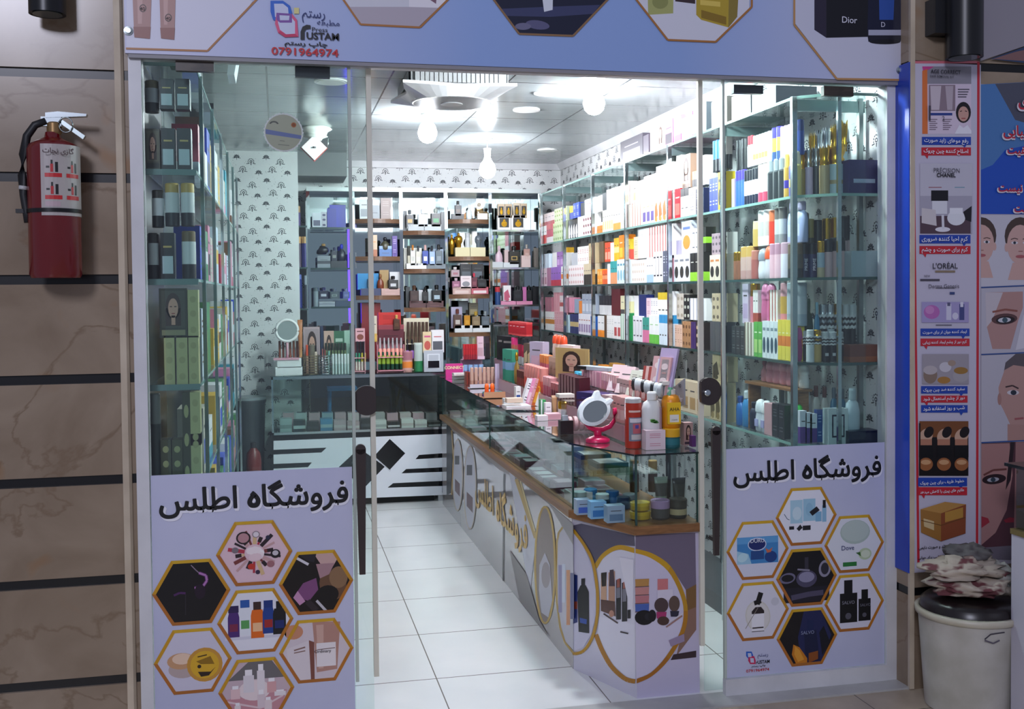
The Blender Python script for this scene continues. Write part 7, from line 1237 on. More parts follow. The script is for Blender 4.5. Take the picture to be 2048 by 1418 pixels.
# pink tiered displays of mascara, nail polish, green bottles
def stand(name, x0, x1, ytop, c, label, tiers, dy=0, d=.09):
    a, b = at_y(x0, 744, BY + .04 + dy), at_y(x1, 744, BY + .04 + dy); Y0 = BY + .04 + dy
    s = empty(name, ((a.x + b.x) / 2, Y0, zt0), label, 'display stand'); h = at_y(x0, ytop, Y0).z - zt0
    MB().box(a.x, b.x, Y0 + d, Y0 + d + .006, zt0, zt0 + h, M_(c)).build('back_card', s)
    for x in (a.x, b.x - .004): MB().box(x, x + .004, Y0, Y0 + d, zt0, zt0 + h * .75, M_(c)).build('side_card', s)
    for t in tiers: MB().box(a.x, b.x, Y0, Y0 + d, zt0 + t - .008, zt0 + t - .002, M_(c)).build('shelf_tier', s)
    return s
stand('display_stand', 708, 731, 664, '#e0a4ac', 'pink cardboard mascara stand beside the door edge', [.02, .125])
tab('box', 711, 730, 657, 676, 'pink lash box on top of the mascara stand', .03, .245, c='#e2a8b0', style='oval', c2='#8a4a3c', c3='#6a3a3c', dd=.05)
for i in range(3): tab('stick', 713 + i * 6, 718 + i * 6, 683, 702, 'black mascara tube in the pink stand', .02, .127, c='#26222c', cap='#1c1820', group='black mascaras in the pink stand')
for i, c in enumerate(('#3c8a74', '#2f9a6a', '#c9c03c', '#d9c84a')): tab('stick', 711 + i * 5.6, 715.5 + i * 5.6, 706, 736, ['teal', 'green', 'lime yellow', 'yellow'][i] + ' gloss tube at foot of the pink mascara stand', .02, .022, c='#d9d6c8', cap=c)
stand('display_stand', 755, 809, 671, '#e6a0ac', 'pink two-tier stand of nail polish and green bottles', [.02, .125])
for i in range(6): tab('polish', 757 + i * 8.4, 764.5 + i * 8.4, 676, 700, 'peach nail polish with grey cap in pink stand', .015, .127, c='#e8a090', cap='#b0b0b2', group='peach nail polishes in the pink stand')
for i in range(6): tab('slim', 755 + i * 8.8, 763 + i * 8.8, 704, 732, 'dark green oil bottle with lime label in pink stand', .015, .022, c='#123c2c', cap='#14503c', style='band', c2='#8aa838', frac=.8, group='dark green oil bottles in the pink stand')
tab('box', 757, 808, 650, 668, 'dark maroon open box on top of the pink stand', .05, .245, c='#5c2430', style='top', c2='#8a3a44', c3='#2a1418', dd=.06); tab('box', 757, 802, 625, 649, 'bright red gift box above the maroon box', .07, .335, c='#b82a26', style='lines', c2='#8c1c1c', dd=.05); tab('perf', 787, 800, 630, 650, 'brown perfume bottle with gold neck before red box', .035, .335, c='#4a2c1c', cap='#c9a25c', c2='#5a3a24'); tab('box', 744, 754, 632, 660, 'white gold perfume box left of red gift box', .05, .24, c='#cfc4b0', style='base', c2='#d0a850', dd=.05)
MB().box(at_y(742, 668, 4.4).x, at_y(811, 668, 4.4).x, 4.38, 4.47, zt0 + .238, zt0 + .244, ACRY).build('acrylic_riser.001'); o = REG[-1]
o = bpy.data.objects['acrylic_riser.001']; tag(o, 'clear acrylic riser over the pink nail polish stand', 'riser')
for xx in (743, 810): a = at_y(xx, 668, 4.4); MB().box(a.x - .003, a.x + .003, 4.46, 4.47, zt0, zt0 + .238, ACRY).build('leg', o)
stand('display_stand', 811, 862, 637, '#d9d0b8', 'cream display of tall brown mascaras with gold edge', [.02, .225], .03)
for i in range(6): tab('stick', 814 + i * 7.4, 820 + i * 7.4, 644, 672, 'brown ridged mascara tube in the cream display', .05, .227, c='#5c463a', cap='#4a382e', frac=.3, group='brown mascaras in the cream display')
for i in range(2): tab('polish', 811 + i * 9.5, 819.5 + i * 9.5, 680, 700, 'round purple nail polish with black cap', .02, .1, c='#9a6ac0', cap='#1c1a20', group='purple nail polishes'); REG[-1].location.z = zt0 + .105
tab('jar', 805, 827, 703, 736, 'pink jar with orange fruit print', -.015, 0, c='#d9a8a0', cap='#a8707a', style='band', c2='#e8883c'); tab('slim', 829, 847, 686, 738, 'green tall tin with white hand print', -.015, 0, c='#2c7a4c', cap='#d0dcd4', style='band', c2='#b9c6c0', frac=.93)
tab('box', 846, 864, 664, 699, 'yellow pink carton with red circle', .0, .149, c='#e0c9a0', style='oval', c2='#c05a50', c3='#d05a8a', dd=.05); tab('box', 863, 888, 660, 698, 'white carton with grey cloth picture', .0, .149, c='#e9e6e8', style='pic', c2='#5a5c64', c3='#c05a60', dd=.05)
cs = tab('box', 848, 887, 701, 738, 'silver framed vanity case with black window', -.01, 0, c='#b9bdc6', style='rect', c2='#dfe2e8', dd=.12); cs.name = 'vanity_case'
f_ = cs.location; MB().box(f_.x - .045, f_.x + .045, f_.y - .0625, f_.y - .06, zt0 + .03, zt0 + .085, mat('#1c1e24', .1)).build('window', cs)
# palettes inside the back cabinet's glass case
rnd = random.Random(11)
cases = [('#a9b4b6', '#8a9496', 'grey white'), ('#2c2e32', '#c0c6c8', 'black white'), ('#26282c', '#3c3e42', 'black gold'), ('#4a86b0', '#9ab0bc', 'blue grey'), ('#c9a8b0', '#d9bcc4', 'pink'), ('#c6a2a8', '#e0cccf', 'rose'), ('#26262a', '#4a4a50', 'black'), ('#d6d2d0', '#b0acac', 'white'), ('#2c2a2e', '#d0c4c8', 'black pink'), ('#d8d4d2', '#c8b8b8', 'ivory'), ('#cfc9c4', '#b8a8a8', 'cream'), ('#33302f', '#8a8488', 'charcoal')]
for i, (c, c2, d) in enumerate(cases):
    put_px('box', 560 + i * 27, 584 + i * 27, 838 + (i % 3) * 3, 858 - i * .6, '%s makeup case in the front row inside the back cabinet' % d, Y=BY + .03, zb=.577, c=c, style='mid', c2=c2, c3=c, dd=.1)
    put_px('palette', 566 + i * 26, 588 + i * 26, 826, 836, '%s palette in the rear row inside the back cabinet' % d, Y=BY + .18, zb=.577, c=c2 if i % 2 else '#c9a6ae', c2=c, dd=.1)

# ------------------------------------------------------------------ clutter on the long glass counter
ZN, ZF = .9927, 1.0001
def on(kind, x0, x1, yt, yb, label, lift=0, **k):
    far = at_z((x0 + x1) / 2, yb, ZF + lift).y > YJ - .06; k.setdefault('dd', .06)
    nm = k.pop('name', None); tilt = k.pop('tilt', 0)
    o = put_px(kind, x0, x1, yt, yb, label, Z=(ZF if far else ZN) + lift, **k)
    if nm: o.name = nm
    o.rotation_euler.x = tilt
    return o
def rowon(kind, x0, x1, n, yt, yb0, yb1, label, lift=0, group=None, **k):
    for i in range(n):
        a, b = x0 + (x1 - x0) * i / n, x0 + (x1 - x0) * (i + .92) / n; yb = yb0 + (yb1 - yb0) * i / max(n - 1, 1)
        on(kind, a, b, yt + (yb - yb0), yb, label, lift, group=group or label, **k)
# far end
mg = on('box', 892, 926, 728, 758, 'magenta box with white and yellow letters at the far counter end', c='#d4388c', dd=.05, name='lettered_box')
text_on('CONNECT', mat('#f2e6b0', .4), mg, mg.location + Vector((-.075, -.026, .075)), mg.location + Vector((.075, -.026, .075)), UPZ, 'lettering', .02, .001)
for i in range(3): on('box', 908, 934, 757 - i * 5, 763 - i * 6, ['lowest', 'middle', 'topmost'][i] + ' white flat box stacked by the magenta box', i * .026, c='#e6e0dc', style='mid', c2='#c9b8b4', c3='#c9b8b4', dd=.09)
on('box', 911, 930, 752, 757, 'flat red packet before the white flat boxes', 0, c='#c0302c', dd=.03, rz=.2)
def ctray(name, x0, x1, yb, label, c, hs, d=.11, back=0, lift=0):
    p, q = at_z((x0 + x1) / 2, yb, ZF + lift), None; Y0 = p.y; a, b = at_y(x0, yb, Y0), at_y(x1, yb, Y0); z0 = ZF + lift if Y0 > YJ - .06 else ZN + lift
    t = empty(name, ((a.x + b.x) / 2, Y0, z0), label, 'display stand')
    for z, h in hs:
        MB().box(a.x, b.x, Y0, Y0 + d, z0 + z, z0 + z + .004, M_(c)).build('tray_floor', t); MB().box(a.x, b.x, Y0, Y0 + .004, z0 + z, z0 + z + h, M_(c)).build('tray_lip', t)
    if back: 
        MB().box(a.x, b.x, Y0 + d, Y0 + d + .005, z0, z0 + back, M_(c)).build('back_card', t)
        for x in (a.x, b.x - .004): MB().box(x, x + .004, Y0, Y0 + d, z0, z0 + back * .55, M_(c)).build('side_card', t)
    return t, Y0 + .008, z0, a.x, b.x
def fill(tr, n, kind, h, label, z=0, dy=0, inset=.004, **k):
    t, Y0, z0, xa, xb = tr; w = (xb - xa - 2 * inset) / n
    for i in range(n): put(kind, (xa + inset + w * (i + .5), Y0 + dy + w / 2, z0 + z + .004), 0, label, label, w=w * .9, d=(w * .9 if kind != 'box' else k.get('dep', .03)), h=h, **{q: v for q, v in k.items() if q != 'dep'})
tr = ctray('display_stand', 926, 970, 757, 'pale pink two-tier cardboard stand at the far counter end', '#dcb8cc', [(.012, .02), (.14, .028)], .1, .14)
fill(tr, 4, 'stick', .085, 'light blue tube in the lower tier of pale pink stand', .014, c='#6a9ad8', cap='#9abce8')
fill((tr[0], tr[1], tr[2], tr[3], tr[3] + (tr[4] - tr[3]) * .68), 6, 'box', .115, 'red lipstick carton on top tier of pale pink stand', .14, c='#b01c24', style='base', c2='#8c1a2a', c3='#6a1018', dep=.05)
put('box', (tr[4] - .028, tr[1] + .03, tr[2] + .145), 0, 'tall blush pink carton at right of red lipstick cartons', w=.05, d=.03, h=.17, c='#dcbcc8', style='pic', c2='#c09aa4', c3='#b08a94')
tr = ctray('lipgloss_tray', 940, 992, 777, 'low pale tray of nude lip glosses by the counter edge', '#cfc4d0', [(0, .03)], .1)
fill(tr, 6, 'stick', .135, 'nude beige lip gloss in the low pale tray', .002, c='#b98a78', cap='#c9a090', frac=.35)
rowon('box', 932, 954, 4, 744, 770, 772, 'brick red carton behind the nude lip glosses', c='#9c4438', style='stripe', c2='#5a2a26', dd=.07)
on('box', 991, 999, 728, 778, 'thin lilac upright card beside nude lip glosses', c='#c8b4cc', dd=.015)
tr = ctray('tester_tray', 968, 1011, 797, 'wedge-sided tester tray with orange bottles at counter edge', '#c08a68', [(0, .04)], .1)
put('roll', (tr[3] + .025, tr[1] + .03, tr[2] + .005), 0, 'first glossy orange capped bottle in tester tray', 'orange capped bottles in the tester tray', w=.028, h=.085, c='#e8541c', cap='#f0641c'); put('roll', (tr[3] + .06, tr[1] + .03, tr[2] + .005), 0, 'second glossy orange capped bottle in tester tray', 'orange capped bottles in the tester tray', w=.028, h=.085, c='#e8541c', cap='#f0641c')
fill(tr, 4, 'jar', .03, 'tiny violet teal pot in tester tray', .002, .05, c='#8a5a9c', cap='#3c8a8c')
tr = ctray('brush_tray', 1010, 1044, 782, 'mint edged holder of black makeup tools', '#9ad4c0', [(0, .02), (.075, .012)], .07)
fill(tr, 7, 'stick', .1, 'black tool with mint tip in the mint holder', .0, c='#1c2022', cap='#8ad0b8', frac=.72)
# leaning cartons, flat boxes near the top joint
on('box', 1032, 1042, 774, 806, 'white carton with blue face leaning among pink ones', c='#ece8e4', style='pic', c2='#3a5a9c', dd=.05)
for i, (x, c, c2, d, st) in enumerate(((1046, '#f0eef0', '#2a2a2e', 'white black lettered leaning carton', 'lines'), (1053, '#e294b8', '#f0c8d8', 'bright pink leaning carton', 'pic'), (1060, '#d8a0a8', '#b06a74', 'dusty pink leaning carton', 'lines'), (1066, '#c8642c', '#e0a03c', 'orange leaning carton', 'pic'), (1073, '#e8d83c', '#f4f4f0', 'yellow white leaning carton', 'split'))):
    o = on('box', x - 3, x + 6, 756, 812, d + ' in the fan by the counter joint', c=c, style=st, c2=c2, c3=c2, dd=.05); o.rotation_euler = (0, .3, 0)
on('box', 1013, 1062, 812, 819, 'white pink flat box lowest in the pile at the counter joint', 0, c='#f0e0e0', style='top', c2='#f6f2f2', dd=.12); on('box', 1014, 1046, 797, 806, 'cream flat box on the white pink flat box', .042, c='#e8cdb8', dd=.06); on('box', 1008, 1040, 797, 802, 'thin white leaflet box beside cream flat box', 0, c='#e6e8ea', dd=.05)
on('box', 1082, 1092, 800, 834, 'green and white carton standing before pink flat boxes', c='#2f9450', style='stripe', c2='#e8ece8', dd=.05); on('box', 1091, 1103, 806, 836, 'small white carton beside the green carton', c='#e9e4e6', style='pic', c2='#d0c4cc', dd=.04)
on('box', 1075, 1096, 832, 842, 'white pink flat carton by the counter edge', c='#efdfe2', dd=.06); on('box', 1094, 1122, 828, 840, 'rose pink flat carton by the counter edge', c='#e0a4ae', style='ends', c2='#eabcc4', c3='#e0a4ae', dd=.07)
on('tube', 1106, 1118, 792, 832, 'wooden paddle brush head standing by gold-lid jar', c='#b98a64', cap='#c89a74')
gj = on('jar', 1119, 1148, 804, 838, 'frosted jar with gold lid in a white box', .0, c='#c9c6c2', cap='gold'); on('box', 1119, 1149, 789, 796, 'white box lid on the gold-lid jar', .155, c='#e6dcd0', dd=.07)
on('box', 1117, 1142, 819, 834, 'brown striped small carton under the jar', -.0, c='#8a6048', style='stripe', c2='#c9a890', dd=.03)
hb = on('box', 1121, 1147, 842, 869, 'black card holder with white cards at the counter edge', c='#17171a', dd=.04, name='card_holder'); MB().box(-.016, .01, -.008, .008, .05, .085, mat('#b9c4cc', .4)).build('cards', hb).matrix_parent_inverse = Matrix.Identity(4)
on('box', 1083, 1092, 783, 800, 'black small carton by the purple white tube box', .0, c='#22242a', style='pic', c2='#5a6270', dd=.04); on('box', 1097, 1113, 765, 812, 'white purple tall carton', c='#d4d2de', style='base', c2='#3a2c72', c3='#7a5ab0', dd=.05)
ac = MB().box(-.085, .085, -.0, .10, 0, .15, ACRY).build('acrylic_case'); p = at_z(1180, 872, ZN); ac.location = (p.x, p.y + .08, ZN + .0008); tag(ac, 'clear acrylic case behind the cat-ear mirror', 'case')
for i in range(6): put('compact', (p.x - .06 + i * .026, p.y + .13, ZN + .004), 0, 'upright pink compact inside the acrylic case', 'pink compacts in the acrylic case', w=.07, h=.018, c='#d9b0b0', c2='#e8d0d0'); REG[-1].rotation_euler = (PI / 2, 0, PI / 2); REG[-1].location.z = ZN + .042; REG[-1].location.x -= .009
# cat-ear mirror
pm = at_z(1198, 886, ZN); Ym = pm.y + .03; PK = mat('#d81f5c', .3); WP = mat('#e6eef0', .35)
def cm(x, y, dY=0): return at_y(x, y, Ym + dY)
cat = empty('vanity_mirror', (cm(1196, 888).x, Ym, ZN + .0008), 'white cat-ear vanity mirror on a hot pink stand by the counter edge', 'mirror')
a, b = cm(1172, 885), cm(1219, 885); mb = MB(); xm = (a.x + b.x) / 2; rx = (b.x - a.x) / 2
mb.lathe([(1, 0), (1, .012), (.75, .02), (.2, .03)], PK, 24, (xm, Ym, ZN + .001), sx=rx, sy=.045, smooth=True); mb.v = [v for v in mb.v]; mb.build('base', cat)
MB().tube([(xm, Ym, ZN + .02), (xm, Ym, cm(1196, 856).z)], .017, PK, 10).build('stem', cat)
mb = MB(); mb.tube([cm(*q) for q in ((1169, 836), (1171, 846), (1178, 855), (1190, 859), (1205, 859), (1220, 853), (1228, 842), (1230, 826), (1229, 816))], [.009, .01, .01, .011, .011, .011, .01, .01, .009], PK, 8); mb.build('fork', cat)
c1 = cm(1188, 822); ux_ = (cm(1221, 812) - cm(1159, 828)) / 2; uy_ = Vector((0, .3, 1)).normalized()
rimp = []; 
for k in range(40):
    t = 2 * PI * k / 40; r = 1.0; u, v = math.cos(t), math.sin(t); e = 0
    if abs(t - PI * .42) < .25: e = (1 - abs(t - PI * .42) / .25) * .55
    if abs(t - PI * .12) < .22: e = (1 - abs(t - PI * .12) / .22) * .55
    rimp.append((u * (1 + e * .8), v * (1 + e)))
rh = .062
P3d = lambda u, v, d=0: c1 + ux_ * u + uy_ * (v * rh) + Vector((0, d, 0))
inn = [(.78 * math.cos(2 * PI * k / 40), .74 * math.sin(2 * PI * k / 40)) for k in range(40)]
mb = MB()
for k in range(40):
    j = (k + 1) % 40
    mb.face([P3d(*rimp[k], -.012), P3d(*rimp[j], -.012), P3d(*inn[j], -.016), P3d(*inn[k], -.016)], WP); mb.face([P3d(*rimp[k], -.012), P3d(*rimp[k], .02), P3d(*rimp[j], .02), P3d(*rimp[j], -.012)], WP)
mb.face([P3d(*q, .02) for q in rimp], WP); mb.build('cat_ear_frame', cat)
mb = MB(); mb.face([P3d(*q, -.0155) for q in inn], mat('#c4cdc8', .04, 1)); mb.build('mirror_glass', cat)
# the big foreground bottles
fg = lambda kind, x0, x1, yt, yb, lab, lift=0, **k: on(kind, x0, x1, yt, yb, lab, lift, dd=None, **k)
tb_ = fg('slim', 1256, 1288, 797, 898, 'red tub of wipes with silver lid and picture label', c='#b8321f', cap='#c4c4c4', frac=.9)
r_ = tb_.dimensions.x / 2 if tb_.dimensions.x else .03
w_ = at_y(1288, 898, tb_.location.y).x - at_y(1256, 898, tb_.location.y).x
hh = at_y(1272, 797, tb_.location.y - .03).z - ZN
mb = MB()
def wrap(mb, r, z0, z1, a0, a1, h):
    n = 6
    for i in range(n):
        t0, t1 = math.radians(a0 + (a1 - a0) * i / n), math.radians(a0 + (a1 - a0) * (i + 1) / n); mb.face([(math.sin(t0) * r, -math.cos(t0) * r, z0), (math.sin(t1) * r, -math.cos(t1) * r, z0), (math.sin(t1) * r, -math.cos(t1) * r, z1), (math.sin(t0) * r, -math.cos(t0) * r, z1)], M_(h))
rr_ = w_ / 2
wrap(mb, rr_ + .0008, hh * .15, hh * .62, -48, 60, '#7f8494'); wrap(mb, rr_ + .0012, hh * .3, hh * .5, -20, 40, '#c0626a'); wrap(mb, rr_ + .0012, hh * .52, hh * .6, -40, 55, '#d9d4d8'); wrap(mb, rr_ + .0012, hh * .18, hh * .28, -30, 50, '#c9c0bc'); wrap(mb, rr_ + .0012, hh * .4, hh * .47, -5, 20, '#3a4aa0'); wrap(mb, rr_ + .0008, hh * .72, hh * .76, -48, 40, '#e6c4b8')
mb.build('label', tb_).parent_type = 'OBJECT'; bpy.data.objects[-1] if False else None
for o in COL.objects:
    if o.parent is tb_ and o.name.startswith('label'): o.matrix_parent_inverse = Matrix.Identity(4)
fg('box', 1292, 1331, 861, 900, 'pink white soap box under the white aloe lotion', c='#ead4da', style='lines', c2='#d08a9c')
lo_ = fg('shampoo', 1291, 1332, 783, 899, 'white aloe lotion bottle with green leaf print', c='#e4e6e4', cap='#eceeec'); lo_.location.z = ZN + .0008 + .077; lo_.scale.z = .655
mb = MB(); wrap(mb, .0, 0, 0, 0, 1, '#4a8a3c'); mb = MB()
for (u, z, ru, rz_, c) in ((0, .055, .016, .009, '#4a8a3c'), (-.006, .064, .011, .007, '#6aa850'), (.008, .048, .012, .006, '#3c7430')):
    mb.prism([(u + ru * math.cos(k * PI / 6), z + rz_ * math.sin(k * PI / 6)) for k in range(12)], -.0275 - u * 0, -.02, M_(c), 'y')
o = mb.build('leaf_print'); o.parent = lo_
fg('jar', 1332, 1366, 858, 899, 'teal jar with yellow lid under the pump bottle', c='#1f5a60', cap='#e0a81c', style='band', c2='#2a7078')
ah = fg('pump', 1331, 1367, 760, 898, 'amber pump bottle with yellow AHA label', c='#d98a14', cap='#e9e4da', c2='#eebf1e', c3='#e6e2dc'); ah.location.z = ZN + .0008 + .083; ah.scale.z = .68
me = text_mesh('AHA', mat('#26221c', .5)); 
for v in me.vertices: v.co = Vector(((v.co.x - 1.0) * .021, min(q.co.y for q in ah.data.vertices) - .001, v.co.y * .021 / .68 + .108))
t = bpy.data.objects.new('lettering', me); COL.objects.link(t); t.parent = ah
me = text_mesh('3 DAYS', mat('#26221c', .5))
for v in me.vertices: v.co = Vector(((v.co.x - 1.6) * .008, min(q.co.y for q in ah.data.vertices) - .001, v.co.y * .008 / .68 + .05))
t = bpy.data.objects.new('lettering', me); COL.objects.link(t); t.parent = ah
# two-step acrylic riser carrying the displays along the back of the counter
XS = (1.435, 1.535, 1.655); ZS = (1.075, 1.17)
rs2 = empty('acrylic_riser', (1.55, 1.6, ZN), 'long two-step clear acrylic riser under the displays on the counter', 'riser')
for i in (0, 1):
    MB().box(XS[i], XS[i + 1], (.34, .16)[i], 3.6, ZS[i] - .006, ZS[i], ACRY).build('step', rs2)
    MB().box(XS[i], XS[i] + .004, (.34, .16)[i], 3.6, ZF if i == 0 else ZS[0], ZS[i] - .006, mat(['#b98f95', '#a8848c'][i], .35)).build('riser_front', rs2)
def stepx(px, t): return at_x(px, (815, 790)[t] , XS[t] + .02).y
def st(t, x0, x1, yt, kind, label, n=1, h=None, lift=0, group=None, **k):
    ya, yb = stepx(x0, t), stepx(x1, t); X = XS[t] + .008; tilt = k.pop('tilt', 0); nm = k.pop('name', None)
    sh_ = max(0, (.40 if t == 0 else .2) - (yb + abs(ya - yb) / n / 2))
    for i in range(n):
        yc = ya + (yb - ya) * (i + .5) / n + sh_; w = abs(ya - yb) / n * .94; hh = h or max(at_x((x0 + x1) / 2, yt, X).z - ZS[t] - lift, .03)
        if kind != 'box': w = min(w, .05)
        d = k.get('d', .05 if kind == 'box' else w); kk = dict(k); kk['d'] = d
        kk.setdefault('name', 'makeup_box' if kind == 'box' else None)
        o = put(kind, (X + d / 2, yc, ZS[t] + lift), -PI / 2 * .75, label, group or (label if n > 1 else None), w=w * (.85 if kind == 'box' else 1), h=hh, **kk); o.rotation_euler.x = tilt
        if nm: o.name = nm
# lower step, from the far end to the near end
st(0, 1012, 1024, 700, 'box', 'green blue small cartons among far displays', 2, c='#3c8a70', style='mid', c2='#7aa0c0')
st(0, 1025, 1036, 706, 'round', 'gold perfume tester among far displays', 1, c='#8a6a2c', cap='gold')
st(0, 1036, 1050, 716, 'stick', 'red brown lipstick in the far display row', 4, .09, c='#8c3a2c', cap='#5c2a22')
st(0, 1050, 1087, 700, 'stick', 'coral lip tube with black print in slanted holder', 7, .14, c='#d0584a', cap='#d88a80', frac=.45)
st(0, 1088, 1104, 708, 'stick', 'rose lipstick next to the coral lip tubes', 3, .1, c='#b85a6a', cap='#c88a8c')
st(0, 1104, 1122, 735, 'stick', 'wine lip pencil before the maroon palettes', 4, .08, c='#7a2c3a', cap='#a85a5c')
st(0, 1122, 1158, 742, 'box', 'dark maroon palette leaning in a fan', 6, .14, c='#4a1c26', style='stripe', c2='#8a6a68', tilt=.0, d=.07)
st(0, 1166, 1196, 776, 'box', 'dark purple lettered box on the lower step', 1, .085, c='#2e2160', style='pic', c2='#8a7ab8', c3='#5a4a98', d=.09)
st(0, 1210, 1238, 785, 'box', 'pale pink palette pack with window', 2, .1, c='#d8b4b4', style='pic', c2='#e8d4d4', c3='#c08a8c', d=.06)
st(0, 1240, 1262, 792, 'box', 'salmon pink palette pack', 3, .11, c='#cf9a94', style='pic', c2='#e0bcb6', d=.06)
# upper step
st(1, 1003, 1024, 662, 'box', 'black perfume carton above the far displays', 2, .17, c='#1d2024', style='oval', c2='#0c0d0f', c3='#8a8480')
st(1, 1024, 1036, 665, 'slim', 'white spray with hot pink cap', 2, .17, c='#e4d8d4', cap='#e83c84', style='band', c2='#c86a5a', frac=.72)
st(1, 1036, 1052, 665, 'slim', 'white spray with black cap and red mark', 2, .175, c='#d9d4d4', cap='#26242a', style='band', c2='#b02a4a', frac=.76)
st(1, 1024, 1052, 640, 'box', 'red lip kit box atop the capped sprays', 4, .09, .19, c='#a82028', style='ends', c2='#c84a4a', c3='#e6e0e0')
st(1, 1054, 1068, 655, 'box', 'beige brown carton with light chevron', 2, .15, c='#5c4c40', style='tri', c2='#d0b48c', c3='#5c4c40')
st(1, 1069, 1082, 655, 'box', 'clear lilac blister pack', 1, .17, c='#b0a4b8', style='pic', c2='#c8a0b0')
st(1, 1082, 1098, 700, 'stick', 'pink and orange lip balm in the back row', 4, .1, c='#d06a7c', cap='#e08a4c')
st(1, 1105, 1128, 690, 'roll', 'cream bottle with orange red cap behind foundations', 3, .13, .1, c='#e8d0c0', cap='#e0502c')
st(1, 1104, 1124, 712, 'box', 'kraft foundation carton, left half of the stack', 3, .1, c='#a08474', style='top', c2='#b89a88', c3='#8a6a5c')
st(1, 1126, 1150, 712, 'box', 'kraft foundation carton, right half of the stack', 4, .1, c='#947462', style='top', c2='#a88a76', c3='#7a5a4c')
st(1, 1128, 1146, 680, 'box', 'pale pink flip-top carton on kraft foundations', 2, .08, .102, c='#ecd4d2')
st(1, 1130, 1166, 692, 'box', 'sand card with blonde woman portrait', 1, .17, .0, c='#b89a64', style='face', c2='#b4945e', c3='#8a6c40', d=.01)
st(1, 1150, 1166, 712, 'jar', 'bright turquoise pot beside the portrait card', 2, .05, c='#2ca8d8', cap='#5cc4e8')
st(1, 1168, 1200, 745, 'box', 'pink striped carton in the block beneath a powder brush', 6, .075, c='#c88c9c', style='stripe', c2='#e0b4bc', d=.06)
st(1, 1170, 1206, 738, 'box', 'white black flat lid on the pink striped cartons', 1, .018, .077, c='#b0b8c0', style='stripe', c2='#1a181c', d=.07)
st(1, 1206, 1236, 752, 'stick', 'pink lip gloss in the olive open tray', 7, .08, c='#d08c94', cap='#e0b0b0')
st(1, 1238, 1262, 745, 'box', 'mushroom pink eyeshadow pack', 4, .07, c='#b89a98', style='pic', c2='#dcc8c6', d=.05)
st(1, 1222, 1256, 722, 'box', 'blush pink flip-open palette card', 2, .13, c='#ecd0d2', style='pic', c2='#f4e4e4', d=.02, tilt=-.35)
st(1, 1258, 1284, 730, 'box', 'ivory green flip-open palette card', 2, .12, c='#d6d8c8', style='lines', c2='#8a8a7c', d=.02, tilt=-.35)
st(1, 1264, 1300, 756, 'box', 'coral pink gloss display block', 3, .075, c='#d4948c', style='pic', c2='#e8c4bc', d=.06)
st(1, 1286, 1308, 715, 'box', 'red edged pale card', 2, .15, .0, c='#e6c0b8', style='stripe', c2='#a84a44', d=.012, tilt=-.2)
st(1, 1308, 1334, 700, 'box', 'white powder card with dark square', 3, .19, c='#eceaea', style='pic', c2='#5a646c', c3='#c09a94', d=.012, tilt=-.2)
st(1, 1336, 1366, 700, 'box', 'pink blister powder card', 2, .2, c='#dcaeae', style='dots', c2='#f0dcda', d=.012, tilt=-.2)
st(1, 1368, 1392, 690, 'box', 'lilac card with green foot behind the door lock', 1, .24, c='#b8a8cc', style='base', c2='#7ac09a', c3='#d0d8e8', d=.012, tilt=-.25)
tray_y = (stepx(1306, 1), stepx(1372, 1))
st(1, 1308, 1372, 742, 'compact', 'clear and black compact in the upright row', 9, .014, .0, c='#b9c0c2', c2='#d0d4d4', group='upright compacts in a row')
for o in REG[-9:]:
    o.data = prod('compact', w=.05, d=.05, h=.014, c=['#b9c0c2', '#1c1e22'][REG.index(o) % 3 == 0], c2='#d0d4d4')[0]; o.rotation_euler = (PI / 2, 0, 0.9); o.location.z = ZS[1] + .062; o.location.x -= .02
    o.scale = (1.2, 1.2, 1.25)
pb = MB(); ya, yb = .4, .165; XB = 1.64; pb.prism([(ya, ZS[1] + .001), (yb, ZS[1] + .001), (yb, ZS[1] + .11), (ya, ZS[1] + .02)], XB, XB + .006, mat('#9a9ca4', .4), 'x')
pb = pb.build('powder_display'); tag(pb, 'grey wedge display board lettered HD Powder beside the pump bottle', 'display board')
text_on('HD Powder', mat('#e9e9ee', .4), pb, (XB, ya - .05, ZS[1] + .012), (XB, yb + .015, ZS[1] + .012), UPZ, 'lettering', .01, .001); text_on('HD', mat('#33333a', .4), pb, (XB, yb + .06, ZS[1] + .07), (XB, yb + .03, ZS[1] + .07), UPZ, 'lettering', .01, .001)
put_px('box', 1368, 1386, 846, 891, 'tall carton with a woman face by the counter end', Z=ZN, c='#b08c88', style='face', c2='#b8948c', c3='#4a3a44', dd=.04)
put_px('box', 1384, 1392, 872, 894, 'purple small carton at the counter end', Z=ZN, c='#5a2a6a', dd=.03)
